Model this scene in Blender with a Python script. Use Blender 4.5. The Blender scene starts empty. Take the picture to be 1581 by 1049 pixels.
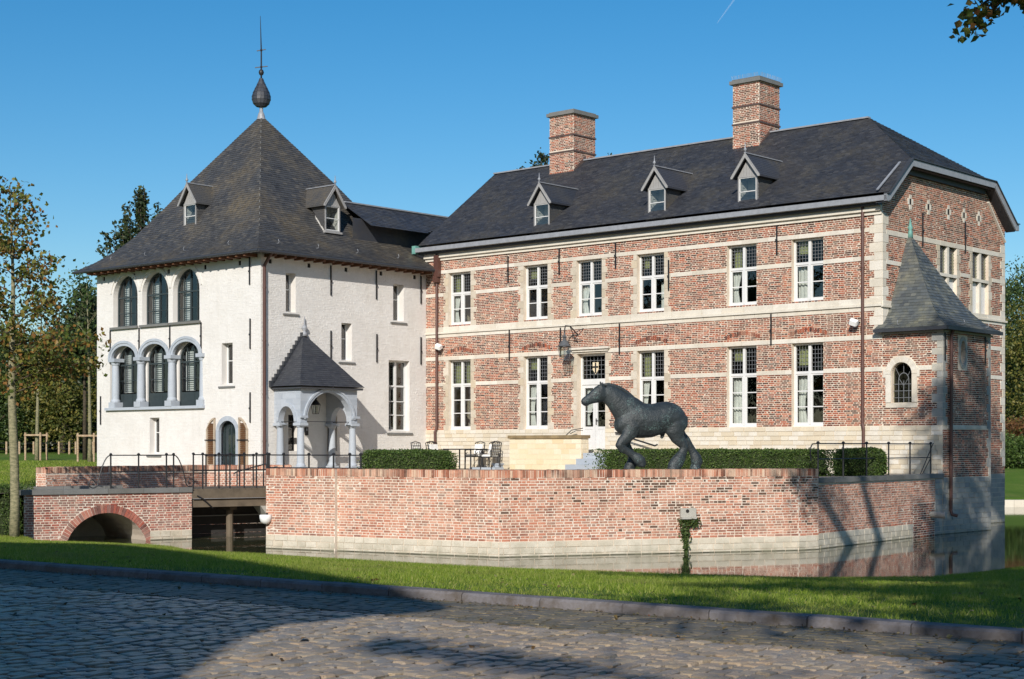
import bpy, math, random
import numpy as np
from mathutils import Vector, Matrix, Quaternion
random.seed(7); RNG = np.random.default_rng(7)
scn = bpy.context.scene
COL = scn.collection
PI = math.pi

# ------------------------------------------------------------------ camera, sky, sun, exposure
CAMZ = 1.65
cam_d = bpy.data.cameras.new("camera"); cam = bpy.data.objects.new("camera", cam_d); COL.objects.link(cam)
cam.location = (0, 0, CAMZ); cam.rotation_euler = (PI/2, 0, 0)
cam_d.sensor_fit = 'HORIZONTAL'; cam_d.sensor_width = 36.0
cam_d.lens = 2500.0/1581*36.0
cam_d.shift_y = (690-524.5)/1581.0
cam_d.clip_start = 0.1; cam_d.clip_end = 3000
scn.camera = cam

SUN_DIR = Vector((0.563, 2.987, -1.54)).normalized()      # the way the light travels
SUN_EL = math.asin(-SUN_DIR.z)
w = bpy.data.worlds.new("World"); scn.world = w; w.use_nodes = True
nt = w.node_tree
bg = nt.nodes["Background"]
sky = nt.nodes.new("ShaderNodeTexSky"); sky.sky_type = 'NISHITA'; sky.sun_disc = False
sky.sun_elevation = SUN_EL; sky.sun_rotation = math.atan2(-SUN_DIR.x, -SUN_DIR.y)
sky.air_density = 1.0; sky.dust_density = 0.6; sky.ozone_density = 3.2; sky.altitude = 200
hs_ = nt.nodes.new('ShaderNodeHueSaturation'); hs_.inputs['Saturation'].default_value = 1.38; hs_.inputs['Value'].default_value = 1.22; hs_.inputs['Hue'].default_value = 0.496
nt.links.new(sky.outputs[0], hs_.inputs['Color']); nt.links.new(hs_.outputs[0], bg.inputs[0]); bg.inputs[1].default_value = 0.092
sun_d = bpy.data.lights.new("sun", 'SUN'); sun = bpy.data.objects.new("sun", sun_d); COL.objects.link(sun)
sun_d.energy = 4.9; sun_d.angle = math.radians(0.5); sun_d.color = (1.0, 0.95, 0.88)
sun.rotation_mode = 'QUATERNION'; sun.rotation_quaternion = SUN_DIR.to_track_quat('-Z', 'Y')
sun.location = (0, -20, 40)
vs = scn.view_settings
scn.display_settings.display_device = 'sRGB'
vs.view_transform = 'Standard'; vs.look = 'None'; vs.gamma = 1.0; vs.use_curve_mapping = False; vs.exposure = -0.05
scn.cycles.max_bounces = 8; scn.cycles.transparent_max_bounces = 16

# ------------------------------------------------------------------ frames
TH = math.atan2(-0.663, 0.748)
CX, CY = 11.0, 48.1                       # front right corner of the brick house
cT, sT = math.cos(TH), math.sin(TH)
def c2w(x, y): return (CX + x*cT - y*sT, CY + x*sT + y*cT)
def w2c(X, Y):
    dx, dy = X-CX, Y-CY
    return (dx*cT + dy*sT, -dx*sT + dy*cT)
def px(x, Y): return (x-790.5)/2500.0*Y   # across at a given depth
ORG = {}; FRM = {}

def thing(name, label, cat, loc=(0, 0, 0), frame='C', group=None, kind=None):
    o = bpy.data.objects.new(name, None); COL.objects.link(o)
    o.empty_display_size = 0.3
    if frame == 'C':
        X, Y = c2w(loc[0], loc[1]); o.location = (X, Y, loc[2]); o.rotation_euler = (0, 0, TH)
    else:
        o.location = loc
    if label: o['label'] = label
    if cat: o['category'] = cat
    if group: o['group'] = group
    if kind: o['kind'] = kind
    ORG[o] = np.array(loc, float); FRM[o] = frame
    return o

def link(name, mesh, parent=None, mat=None, kind=None, label=None, loc=None):
    o = bpy.data.objects.new(name, mesh); COL.objects.link(o)
    if mat is not None and len(mesh.materials) == 0: mesh.materials.append(mat)
    if parent is not None:
        o.parent = parent; ORG[o] = ORG[parent].copy(); FRM[o] = FRM[parent]
        if loc is not None:
            o.location = loc
    if kind: o['kind'] = kind
    if label: o['label'] = label
    return o

def raw_mesh(name, V, Q=None, T=None, smooth=False):
    """fast mesh from numpy quads and/or triangles"""
    V = np.asarray(V, np.float32).reshape(-1, 3)
    m = bpy.data.meshes.new(name)
    parts, starts, n = [], [], 0
    for F, k in ((Q, 4), (T, 3)):
        if F is not None and len(F):
            F = np.asarray(F, np.int32).reshape(-1, k)
            parts.append(F.ravel()); starts.append(n + np.arange(len(F))*k); n += F.size
    L = np.concatenate(parts); S = np.concatenate(starts)
    m.vertices.add(len(V)); m.vertices.foreach_set('co', V.ravel())
    m.loops.add(len(L)); m.loops.foreach_set('vertex_index', L)
    m.polygons.add(len(S)); m.polygons.foreach_set('loop_start', S.astype(np.int32))
    m.polygons.foreach_set('use_smooth', np.full(len(S), bool(smooth)))
    m.update(calc_edges=True); m.validate()
    return m

class MB:
    def __init__(s, xf=None): s.v = []; s.f = []; s.n = 0; s.xf = xf
    def add(s, V, F):
        V = [s.xf(p) for p in V] if s.xf else V
        s.v.extend([tuple(p) for p in V]); o = s.n
        s.f.extend([tuple(i+o for i in f) for f in F]); s.n += len(V)
    def quad(s, a, b, c, d): s.add([a, b, c, d], [(0, 1, 2, 3)])
    def poly(s, P): s.add(P, [tuple(range(len(P)))])
    def box(s, x0, x1, y0, y1, z0, z1):
        s.add([(x0,y0,z0),(x1,y0,z0),(x1,y1,z0),(x0,y1,z0),(x0,y0,z1),(x1,y0,z1),(x1,y1,z1),(x0,y1,z1)],
              [(0,3,2,1),(4,5,6,7),(0,1,5,4),(1,2,6,5),(2,3,7,6),(3,0,4,7)])
    def bar(s, a, b, wid, hei, up=(0, 0, 1)):
        a = Vector(a); b = Vector(b); d = (b-a).normalized(); u = Vector(up)
        r = d.cross(u)
        if r.length < 1e-4: r = d.cross(Vector((1, 0, 0)))
        r.normalize(); u = r.cross(d).normalized()
        r *= wid/2; u *= hei/2
        P = [a-r-u, a+r-u, a+r+u, a-r+u, b-r-u, b+r-u, b+r+u, b-r+u]
        s.add(P, [(0,1,2,3),(4,7,6,5),(0,4,5,1),(1,5,6,2),(2,6,7,3),(3,7,4,0)])
    def prism(s, P, off):
        n = len(P); off = Vector(off); A = [Vector(p) for p in P]
        s.add(A+[p+off for p in A], [tuple(range(n))[::-1], tuple(range(n, 2*n))]+[(i, (i+1) % n, n+(i+1) % n, n+i) for i in range(n)])
    def tube(s, pts, r, n=8, cap=True):
        pts = [Vector(p) for p in pts]; k = len(pts)
        rs = [r]*k if not hasattr(r, '__len__') else list(r)
        V = []; ref = None
        for i, p in enumerate(pts):
            d = (pts[min(i+1, k-1)]-pts[max(i-1, 0)]).normalized()
            if ref is None:
                ref = d.cross(Vector((0, 0, 1)))
                if ref.length < 1e-3: ref = Vector((1, 0, 0))
            ref = (ref-d*ref.dot(d)).normalized(); q = d.cross(ref)
            for j in range(n):
                a = 2*PI*j/n; V.append(p+(ref*math.cos(a)+q*math.sin(a))*rs[i])
        F = [(i*n+j, i*n+(j+1) % n, (i+1)*n+(j+1) % n, (i+1)*n+j) for i in range(k-1) for j in range(n)]
        if cap: F += [tuple(range(n))[::-1], tuple(range((k-1)*n, k*n))]
        s.add(V, F)
    def lathe(s, prof, c, n=16):
        V = [(c[0]+r*math.cos(2*PI*j/n), c[1]+r*math.sin(2*PI*j/n), c[2]+z) for r, z in prof for j in range(n)]
        k = len(prof)
        F = [(i*n+j, i*n+(j+1) % n, (i+1)*n+(j+1) % n, (i+1)*n+j) for i in range(k-1) for j in range(n)]
        F += [tuple(range(n))[::-1], tuple(range((k-1)*n, k*n))]
        s.add(V, F)
    def mesh(s, name, org=(0, 0, 0), smooth=False):
        m = bpy.data.meshes.new(name)
        V = np.array(s.v, float)-np.array(org, float)
        m.from_pydata(V.tolist(), [], s.f)
        if smooth: m.polygons.foreach_set('use_smooth', np.ones(len(m.polygons), bool))
        m.update(); return m
    def build(s, name, mat, parent=None, kind=None, label=None, smooth=False):
        if not s.f: return None
        return link(name, s.mesh(name, ORG[parent] if parent is not None else (0, 0, 0), smooth), parent, mat, kind, label)

def solo(name, mb_or_mesh, mat, label=None, cat=None, kind=None, group=None, frame='W', loc=(0, 0, 0), smooth=False):
    """a top-level thing that is one mesh"""
    m = mb_or_mesh.mesh(name, loc, smooth) if isinstance(mb_or_mesh, MB) else mb_or_mesh
    o = link(name, m, None, mat, kind)
    if frame == 'C':
        X, Y = c2w(loc[0], loc[1]); o.location = (X, Y, loc[2]); o.rotation_euler = (0, 0, TH)
    else: o.location = loc
    if label: o['label'] = label
    if cat: o['category'] = cat
    if group: o['group'] = group
    ORG[o] = np.array(loc, float); FRM[o] = frame
    return o

# ------------------------------------------------------------------ materials
def lin(r, g, b):
    f = lambda c: (c/255/12.92 if c/255 <= 0.04045 else ((c/255+0.055)/1.055)**2.4)
    return (f(r), f(g), f(b), 1)
class Mat:
    def __init__(s, name, rough=0.8, metal=0.0, spec=0.3):
        s.m = bpy.data.materials.new(name); s.m.use_nodes = True; s.t = s.m.node_tree
        s.p = s.t.nodes["Principled BSDF"]
        s.p.inputs['Roughness'].default_value = rough; s.p.inputs['Metallic'].default_value = metal
        s.p.inputs['Specular IOR Level'].default_value = spec
        s._pos = None
    def nd(s, typ, **kw):
        n = s.t.nodes.new(typ)
        for k, v in kw.items(): setattr(n, k, v)
        return n
    def pos(s):
        if s._pos is None: s._pos = s.nd("ShaderNodeNewGeometry").outputs['Position']
        return s._pos
    def noise(s, scale, detail=3.0, rough=0.55, stretch=None):
        n = s.nd("ShaderNodeTexNoise"); n.inputs['Scale'].default_value = scale
        n.inputs['Detail'].default_value = detail; n.inputs['Roughness'].default_value = rough
        src = s.pos()
        if stretch:
            mp = s.nd("ShaderNodeMapping"); mp.inputs['Scale'].default_value = stretch
            s.t.links.new(src, mp.inputs[0]); src = mp.outputs[0]
        s.t.links.new(src, n.inputs['Vector']); return n.outputs['Fac']
    def rnd(s):
        g = s.nd("ShaderNodeNewGeometry"); o = s.nd("ShaderNodeObjectInfo")
        a = s.nd("ShaderNodeMath", operation='ADD'); f = s.nd("ShaderNodeMath", operation='FRACT')
        s.t.links.new(g.outputs['Random Per Island'], a.inputs[0]); s.t.links.new(o.outputs['Random'], a.inputs[1])
        s.t.links.new(a.outputs[0], f.inputs[0]); return f.outputs[0]
    def ramp(s, fac, stops, interp='LINEAR'):
        r = s.nd("ShaderNodeValToRGB"); cr = r.color_ramp; cr.interpolation = interp
        while len(cr.elements) < len(stops): cr.elements.new(0.5)
        for e, (p, c) in zip(cr.elements, stops): e.position = p; e.color = c if len(c) == 4 else (*c, 1)
        s.t.links.new(fac, r.inputs[0]); return r.outputs[0]
    def rng(s, fac, a, b, c=0.0, d=1.0):
        n = s.nd("ShaderNodeMapRange"); n.inputs[1].default_value = a; n.inputs[2].default_value = b
        n.inputs[3].default_value = c; n.inputs[4].default_value = d
        s.t.links.new(fac, n.inputs[0]); return n.outputs[0]
    def mix(s, fac, a, b, blend='MIX'):
        n = s.nd("ShaderNodeMixRGB", blend_type=blend)
        for i, v in ((0, fac), (1, a), (2, b)):
            if hasattr(v, 'is_linked'): s.t.links.new(v, n.inputs[i])
            elif i == 0: n.inputs[0].default_value = v
            else: n.inputs[i].default_value = v if len(v) == 4 else (*v, 1)
        return n.outputs[0]
    def mul(s, a, b):
        n = s.nd("ShaderNodeMath", operation='MULTIPLY')
        for i, v in ((0, a), (1, b)):
            if hasattr(v, 'is_linked'): s.t.links.new(v, n.inputs[i])
            else: n.inputs[i].default_value = v
        return n.outputs[0]
    def base(s, c):
        if hasattr(c, 'is_linked'): s.t.links.new(c, s.p.inputs['Base Color'])
        else: s.p.inputs['Base Color'].default_value = c if len(c) == 4 else (*c, 1)
        return s
    def bump(s, fac, strength=0.3, dist=0.01):
        b = s.nd("ShaderNodeBump"); b.inputs['Strength'].default_value = strength; b.inputs['Distance'].default_value = dist
        s.t.links.new(fac, b.inputs['Height']); s.t.links.new(b.outputs[0], s.p.inputs['Normal']); return s
    def sheer(s, amt):
        """leaves let some light through"""
        tr = s.nd("ShaderNodeBsdfTranslucent"); mx = s.nd("ShaderNodeMixShader"); mx.inputs[0].default_value = amt
        src = s.p.inputs['Base Color']
        if src.is_linked: s.t.links.new(src.links[0].from_socket, tr.inputs[0])
        else: tr.inputs[0].default_value = src.default_value
        out = s.t.nodes["Material Output"]
        s.t.links.new(s.p.outputs[0], mx.inputs[1]); s.t.links.new(tr.outputs[0], mx.inputs[2]); s.t.links.new(mx.outputs[0], out.inputs[0])
        return s

def brick_mat(name, stops, pale, amt, scale=0.9):
    M = Mat(name, 0.9, spec=0.15)
    c = M.ramp(M.rnd(), stops)
    c = M.mix(M.rng(M.noise(1.7, 4, 0.7), 0.50, 0.60, 0, 0.42), c, (0.085, 0.034, 0.028, 1))
    c = M.mix(M.rng(M.noise(2.9, 4, 0.7), 0.58, 0.68, 0, 0.42), c, lin(206, 172, 148))
    c = M.mix(M.rng(M.noise(55, 4), 0.4, 0.8, 0.0, 0.22), c, lin(180, 140, 116))
    c = M.mix(M.rng(M.noise(scale, 4, 0.65), 0.42, 0.72, 0.0, amt), c, pale)
    c = M.mix(M.rng(M.noise(0.45, 5, 0.7), 0.52, 0.72, 0, 0.35), c, lin(78, 58, 52))
    M.base(c).bump(M.noise(90, 4), 0.6, 0.008); return M.m
BR_HOUSE = brick_mat("house_brick", [(0, lin(54,40,40)), (0.16, lin(72,48,46)), (0.27, lin(114,62,52)), (0.42, lin(150,78,58)), (0.57, lin(168,86,60)), (0.68, lin(176,104,76)), (0.77, lin(102,60,55)), (0.85, lin(190,142,116)), (0.92, lin(74,54,53)), (1, lin(138,74,58))], lin(204,166,138), 0.24)
BR_WALL = brick_mat("terrace_brick", [(0, lin(146,102,88)), (0.2, lin(186,122,98)), (0.45, lin(200,132,106)), (0.62, lin(192,148,128)), (0.78, lin(208,152,128)), (0.9, lin(136,112,102)), (1, lin(188,112,86))], lin(214,184,160), 0.36, 0.7)
BR_BRIDGE = brick_mat("bridge_brick", [(0, lin(104,64,60)), (0.25, lin(148,82,70)), (0.5, lin(172,92,76)), (0.7, lin(186,120,102)), (0.85, lin(140,100,92)), (1, lin(122,70,64))], lin(205,185,168), 0.5, 0.8)
BR_COPE = brick_mat("coping_brick", [(0, lin(92,62,52)), (0.2, lin(150,96,76)), (0.45, lin(190,124,98)), (0.65, lin(206,150,124)), (0.82, lin(214,184,158)), (1, lin(168,98,76))], lin(220,200,175), 0.45, 1.2)

def mortar_mat(name, a, b, sc=2.0):
    M = Mat(name, 0.95, spec=0.1)
    c = M.mix(M.rng(M.noise(sc, 4), 0.35, 0.7), a, b)
    c = M.mix(M.rng(M.noise(40, 3), 0.4, 0.7, 0, 0.5), c, (a[0]*0.7, a[1]*0.7, a[2]*0.68, 1))
    M.base(c).bump(M.noise(60, 3), 0.5, 0.006); return M.m
MORTAR = mortar_mat("lime_mortar", lin(230,217,198), lin(212,192,170))
MORTAR_W = mortar_mat("pale_lime_mortar", lin(230,218,202), lin(220,198,178), 1.2)

def paint_brick(name, a, b):
    M = Mat(name, 0.75, spec=0.25)
    c = M.mix(M.rng(M.noise(1.3, 5, 0.65), 0.4, 0.75), a, b)
    c = M.mix(M.rng(M.rnd(), 0, 1, 0, 0.2), c, lin(200,194,186))
    z = M.noise(3.0, 3, 0.6, (1, 1, 0.12))
    c = M.mix(M.rng(z, 0.55, 0.8, 0, 0.22), c, lin(188,180,166))
    M.base(c).bump(M.noise(45, 4), 0.25, 0.004); return M.m
LIMEWASH = paint_brick("limewashed_brick", lin(226,222,216), lin(217,212,205))

def stone_mat(name, stops, stain, amt, rough=0.85, sc=2.2):
    M = Mat(name, rough, spec=0.25)
    c = M.ramp(M.rnd(), stops)
    c = M.mix(M.rng(M.noise(sc, 5, 0.65), 0.45, 0.75, 0, amt), c, stain)
    c = M.mix(M.rng(M.noise(30, 4), 0.35, 0.7, 0, 0.3), c, stain)
    if name in ('damp_limestone', 'grey_chapel_stone'):
        sp = M.nd('ShaderNodeSeparateXYZ'); M.t.links.new(M.pos(), sp.inputs[0])
        c = M.mix(M.rng(sp.outputs[2], -0.852, -0.868, 0, 0.93), c, lin(52, 52, 38))
        c = M.mix(M.mul(M.rng(sp.outputs[2], -0.45, -0.85, 0, 0.6), M.rng(M.noise(3.5, 4), 0.35, 0.65)), c, lin(142, 138, 116))
    M.base(c).bump(M.noise(38, 4), 0.4, 0.008); return M.m
LIMESTONE = stone_mat("limestone", [(0, lin(216,207,190)), (0.4, lin(228,221,208)), (0.75, lin(208,199,184)), (1, lin(222,212,194))], lin(172,162,144), 0.45)
JAMB = stone_mat('jamb_limestone', [(0, lin(200,188,168)), (0.4, lin(214,204,188)), (0.75, lin(190,178,158)), (1, lin(206,190,164))], lin(164,150,130), 0.55)
PLINTH = stone_mat("plinth_limestone", [(0, lin(212,203,186)), (0.3, lin(224,217,204)), (0.6, lin(218,208,188)), (0.85, lin(206,192,168)), (1, lin(224,210,184))], lin(190,178,156), 0.4)
WATERSTONE = stone_mat("damp_limestone", [(0, lin(214,204,186)), (0.4, lin(224,214,196)), (0.75, lin(206,196,178)), (1, lin(218,204,182))], lin(170,162,142), 0.45)
CREAMSTONE = stone_mat("cream_ashlar", [(0, lin(226,212,184)), (0.4, lin(234,223,200)), (0.75, lin(222,202,166)), (1, lin(232,218,190))], lin(206,178,132), 0.35)
BLUESTONE = stone_mat("blue_stone", [(0, lin(166,173,181)), (0.5, lin(182,188,195)), (1, lin(174,180,187))], lin(150,156,162), 0.4, 0.65)
BLUEGREY = stone_mat("grey_coping_stone", [(0, lin(112,112,110)), (0.5, lin(128,128,126)), (1, lin(118,116,112))], lin(96,96,88), 0.5, 0.7)
DAMPGREY = stone_mat("grey_chapel_stone", [(0, lin(160,160,156)), (0.35, lin(182,178,168)), (0.7, lin(150,152,152)), (1, lin(190,184,170))], lin(130,128,118), 0.45)
KERBSTONE = stone_mat("kerb_stone", [(0, lin(108,106,110)), (0.5, lin(126,122,124)), (1, lin(114,108,106))], lin(84,74,62), 0.9, 0.7, 4.5)
COBBLE = stone_mat("cobble_stone", [(0, lin(106,100,92)), (0.2, lin(146,132,114)), (0.42, lin(116,114,114)), (0.6, lin(158,138,116)), (0.8, lin(132,128,124)), (0.92, lin(170,152,126)), (1, lin(98,92,86))], lin(170,150,122), 0.5, 0.30, 1.6)
GUTTERSTONE = stone_mat("gutter_cobble", [(0, lin(88,82,72)), (0.3, lin(118,106,88)), (0.6, lin(104,98,90)), (0.85, lin(132,118,96)), (1, lin(80,76,68))], lin(92,88,62), 0.7, 0.5, 1.6)

_cb = COBBLE.node_tree
_bn = [n for n in _cb.nodes if n.type == 'BUMP'][0]; _bn.inputs['Strength'].default_value = 0.9; _bn.inputs['Distance'].default_value = 0.016
_nn = _bn.inputs['Height'].links[0].from_node; _nn.inputs['Scale'].default_value = 26; _nn.inputs['Detail'].default_value = 6; _nn.inputs['Roughness'].default_value = 0.65
def slate_mat(name, stops, lich, amt, sc=0.7, rough=0.5):
    M = Mat(name, rough, spec=0.5)
    c = M.ramp(M.rnd(), stops)
    c = M.mix(M.mul(M.rng(M.noise(sc, 5, 0.6), 0.46, 0.7, 0, amt), M.rng(M.noise(7, 4), 0.25, 0.6)), c, lich)
    M.base(c).bump(M.noise(28, 4), 0.4, 0.006); return M.m
SLATE = slate_mat("roof_slate", [(0, lin(50,52,58)), (0.35, lin(66,68,74)), (0.7, lin(57,58,63)), (1, lin(80,80,82))], lin(104,96,78), 0.5)
SLATE_OLD = slate_mat("weathered_slate", [(0, lin(60,60,62)), (0.35, lin(78,77,76)), (0.7, lin(68,68,69)), (1, lin(94,90,84))], lin(120,106,80), 0.64, 0.55)
SLATE_PORCH = slate_mat("dark_porch_slate", [(0, lin(52,54,60)), (0.5, lin(58,60,66)), (1, lin(66,68,72))], lin(84,84,82), 0.3)
SLATE_GREEN = slate_mat("mossy_slate", [(0, lin(70,75,78)), (0.35, lin(90,95,96)), (0.7, lin(80,84,83)), (1, lin(112,113,106))], lin(138,134,110), 0.6, 1.3)

def plain(name, c, rough=0.5, metal=0.0, spec=0.4, var=0.12, sc=6.0, dirt=None):
    M = Mat(name, rough, metal, spec)
    d = dirt or (c[0]*(1-2*var), c[1]*(1-2*var), c[2]*(1-2*var), 1)
    M.base(M.mix(M.rng(M.noise(sc, 4, 0.6), 0.35, 0.75), c, d)); M.bump(M.noise(sc*8, 3), 0.12, 0.004); return M.m
ZINC = plain("zinc", lin(150,152,156), 0.45, 0.0, 0.5)
ZINC_DARK = plain("dark_zinc", lin(62,64,68), 0.5)
WHITE = plain("white_paint", lin(220,219,216), 0.4, var=0.04)
GREYWOOD = plain("grey_painted_wood", lin(160,158,155), 0.55, var=0.08)
IRON = plain("black_iron", lin(38,38,40), 0.5, 0.0, 0.5)
STEELGREEN = plain("dark_green_steel", lin(56,65,67), 0.45)
PIPE = plain("brown_copper_pipe", lin(92,62,54), 0.45, 0.0, 0.5)
COPPER = plain("copper_patina", lin(110,160,150), 0.6, var=0.15)
LEADGREY = plain("lead_flashing", lin(96,78,72), 0.6)
WOODBROWN = plain("brown_rafter_wood", lin(110,72,48), 0.7)
SHUTWOOD = plain("oak_shutter", lin(130,94,64), 0.6)
SHUTFRAME = plain("cream_shutter_frame", lin(188,170,148), 0.6)
DEADWOOD = plain("weathered_beam", lin(112,100,84), 0.85, var=0.2, sc=3.0)
DARKVOID = plain("dark_interior", lin(46,42,40), 0.9)  # dark colour stands in for unlit rooms and hollows
PALEROOM = plain("pale_plaster", lin(206,202,194), 0.9)
CURTAIN = plain("white_curtain", lin(224,222,214), 0.9)
GREENCURTAIN = plain("yellow_green_curtain", lin(196,196,160), 0.9)
CUSHION = plain("white_cushion", lin(238,236,230), 0.9)
LAMPWHITE = plain("white_globe", lin(240,240,236), 0.4, var=0.03)
LEAD = plain("lead_came", lin(120,122,124), 0.5)
def glass_mat(name, tint, refl=0.06):
    M = Mat(name); t = M.t; out = t.nodes["Material Output"]
    tr = M.nd("ShaderNodeBsdfTransparent"); tr.inputs[0].default_value = tint
    gl = M.nd("ShaderNodeBsdfGlossy"); gl.inputs['Roughness'].default_value = 0.015; gl.inputs[0].default_value = (1, 1, 1, 1)
    fr = M.nd("ShaderNodeLayerWeight"); fr.inputs['Blend'].default_value = 0.5
    pw_ = M.nd("ShaderNodeMath", operation='POWER'); pw_.inputs[1].default_value = 4.5; t.links.new(fr.outputs['Facing'], pw_.inputs[0])
    ad = M.nd("ShaderNodeMath", operation='MULTIPLY_ADD'); ad.inputs[1].default_value = 0.8; ad.inputs[2].default_value = refl; t.links.new(pw_.outputs[0], ad.inputs[0])
    n = M.noise(2.5, 2); b = M.nd("ShaderNodeBump"); b.inputs['Strength'].default_value = 0.05; b.inputs['Distance'].default_value = 0.02
    t.links.new(n, b.inputs['Height']); t.links.new(b.outputs[0], gl.inputs['Normal'])
    mx = M.nd("ShaderNodeMixShader"); t.links.new(ad.outputs[0], mx.inputs[0]); t.links.new(tr.outputs[0], mx.inputs[1]); t.links.new(gl.outputs[0], mx.inputs[2])
    t.links.new(mx.outputs[0], out.inputs[0]); return M.m
GLASS = glass_mat("window_glass", (0.80, 0.84, 0.83, 1), 0.11)
GLASS_LEAD = glass_mat("leaded_glass", (0.62, 0.66, 0.56, 1), 0.04)

def leaf_mat(name, stops, sheer=0.3, rough=0.5):
    M = Mat(name, rough, spec=0.35)
    c = M.ramp(M.rnd(), stops)
    if name == 'grass_blades':
        c = M.mix(M.rng(M.noise(0.55, 4, 0.65), 0.48, 0.68, 0, 0.6), c, lin(158,152,88)); c = M.mix(M.rng(M.noise(2.2, 3), 0.5, 0.7, 0, 0.45), c, lin(70,104,30))
    M.base(c); M.sheer(sheer); return M.m
LEAF_AUTUMN = leaf_mat("autumn_leaves", [(0, lin(80,96,42)), (0.36, lin(108,116,52)), (0.6, lin(138,128,62)), (0.78, lin(156,114,58)), (0.93, lin(122,82,50)), (1, lin(100,110,50))], 0.4)
LEAF_WOOD = leaf_mat("woodland_leaves", [(0, lin(48,66,34)), (0.4, lin(68,88,44)), (0.75, lin(84,102,50)), (1, lin(100,110,56))])
LEAF_DARK = leaf_mat("dark_tree_leaves", [(0, lin(40,54,34)), (0.5, lin(54,68,40)), (1, lin(80,86,50))])
LEAF_OLIVE = leaf_mat("olive_tree_leaves", [(0, lin(70,80,36)), (0.5, lin(100,104,48)), (1, lin(134,122,60))])
LEAF_RED = leaf_mat("reddish_leaves", [(0, lin(96,74,44)), (0.5, lin(126,96,56)), (1, lin(110,64,44))])
LEAF_DRY = leaf_mat('dry_leaves', [(0, lin(84,66,44)), (0.35, lin(112,88,56)), (0.6, lin(92,92,52)), (0.85, lin(150,136,104)), (1, lin(110,64,40))], 0.1)
LEAF_HEDGE = leaf_mat("hedge_leaves", [(0, lin(56,76,34)), (0.45, lin(74,98,42)), (0.8, lin(94,116,54)), (1, lin(116,130,72))], 0.3)
LEAF_IVY = leaf_mat("ivy_leaves", [(0, lin(48,66,32)), (0.5, lin(66,86,42)), (1, lin(96,108,58))], 0.2)
HEDGECORE = plain("hedge_twigs", lin(48,58,30), 0.95)
GRASSBLADE = leaf_mat("grass_blades", [(0, lin(108,134,38)), (0.4, lin(136,158,50)), (0.75, lin(160,174,68)), (0.93, lin(180,182,96)), (1, lin(198,186,128))], 0.45, 0.55)
def bark_mat(name, a, b):
    M = Mat(name, 0.9, spec=0.15)
    c = M.mix(M.rng(M.noise(9, 5, 0.65, (1, 1, 2.5)), 0.4, 0.65), a, b)
    M.base(c).bump(M.noise(22, 4), 0.6, 0.015); return M.m
BARK_PALE = bark_mat("pale_mottled_bark", lin(150,142,112), lin(100,100,76))
BARK = bark_mat("brown_bark", lin(92,82,68), lin(58,52,44))
STAKE = bark_mat("stake_wood", lin(186,166,138), lin(150,120,92))

def ground_mat():
    M = Mat("lawn_turf", 0.95, spec=0.1)
    c = M.mix(M.rng(M.noise(0.8, 5, 0.6), 0.35, 0.65), lin(82,110,40), lin(100,122,50))
    c = M.mix(M.rng(M.noise(0.35, 4, 0.6), 0.52, 0.72, 0, 0.6), c, lin(140,134,82))
    c = M.mix(M.rng(M.noise(14, 4), 0.4, 0.7, 0, 0.5), c, lin(64,88,34))
    M.base(c).bump(M.noise(30, 4), 0.8, 0.04); return M.m
TURF = ground_mat()
def soil():
    M = Mat("sandy_soil", 0.95, spec=0.1)
    c = M.mix(M.rng(M.noise(5, 5), 0.35, 0.7), lin(66,60,47), lin(50,47,36))
    c = M.mix(M.rng(M.noise(1.2, 4), 0.5, 0.75, 0, 0.5), c, lin(62,66,40))
    M.base(c).bump(M.noise(40, 4), 0.7, 0.02); return M.m
SOIL = soil()
def water():
    M = Mat("moat_water", 0.03, spec=0.5)
    M.p.inputs['IOR'].default_value = 1.33
    M.base(M.mix(M.rng(M.noise(0.5, 3), 0.35, 0.7), lin(62,64,40), lin(54,60,44)))
    n = M.noise(1.6, 3, 0.55, (1, 2.2, 1)); M.bump(n, 0.022, 0.05); return M.m
WATER = water()
def bronze():
    M = Mat("patinated_bronze", 0.46, 0.0, 0.5)
    c = M.mix(M.rng(M.noise(3, 5), 0.35, 0.7), lin(40,46,48), lin(56,62,64))
    pat = M.mul(M.rng(M.noise(2.6, 4, 0.6), 0.52, 0.64, 0, 1.0), M.rng(M.noise(34, 5, 0.7), 0.52, 0.62))
    c = M.mix(pat, c, lin(104,128,124))
    c = M.mix(M.rng(M.noise(70, 2), 0.72, 0.78, 0, 0.6), c, lin(150,160,156))
    M.base(c).bump(M.noise(11, 6, 0.7), 0.7, 0.035); return M.m
BRONZE = bronze()
GRAVEL = plain("terrace_gravel", lin(176,164,144), 0.95, sc=12, var=0.12)

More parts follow.
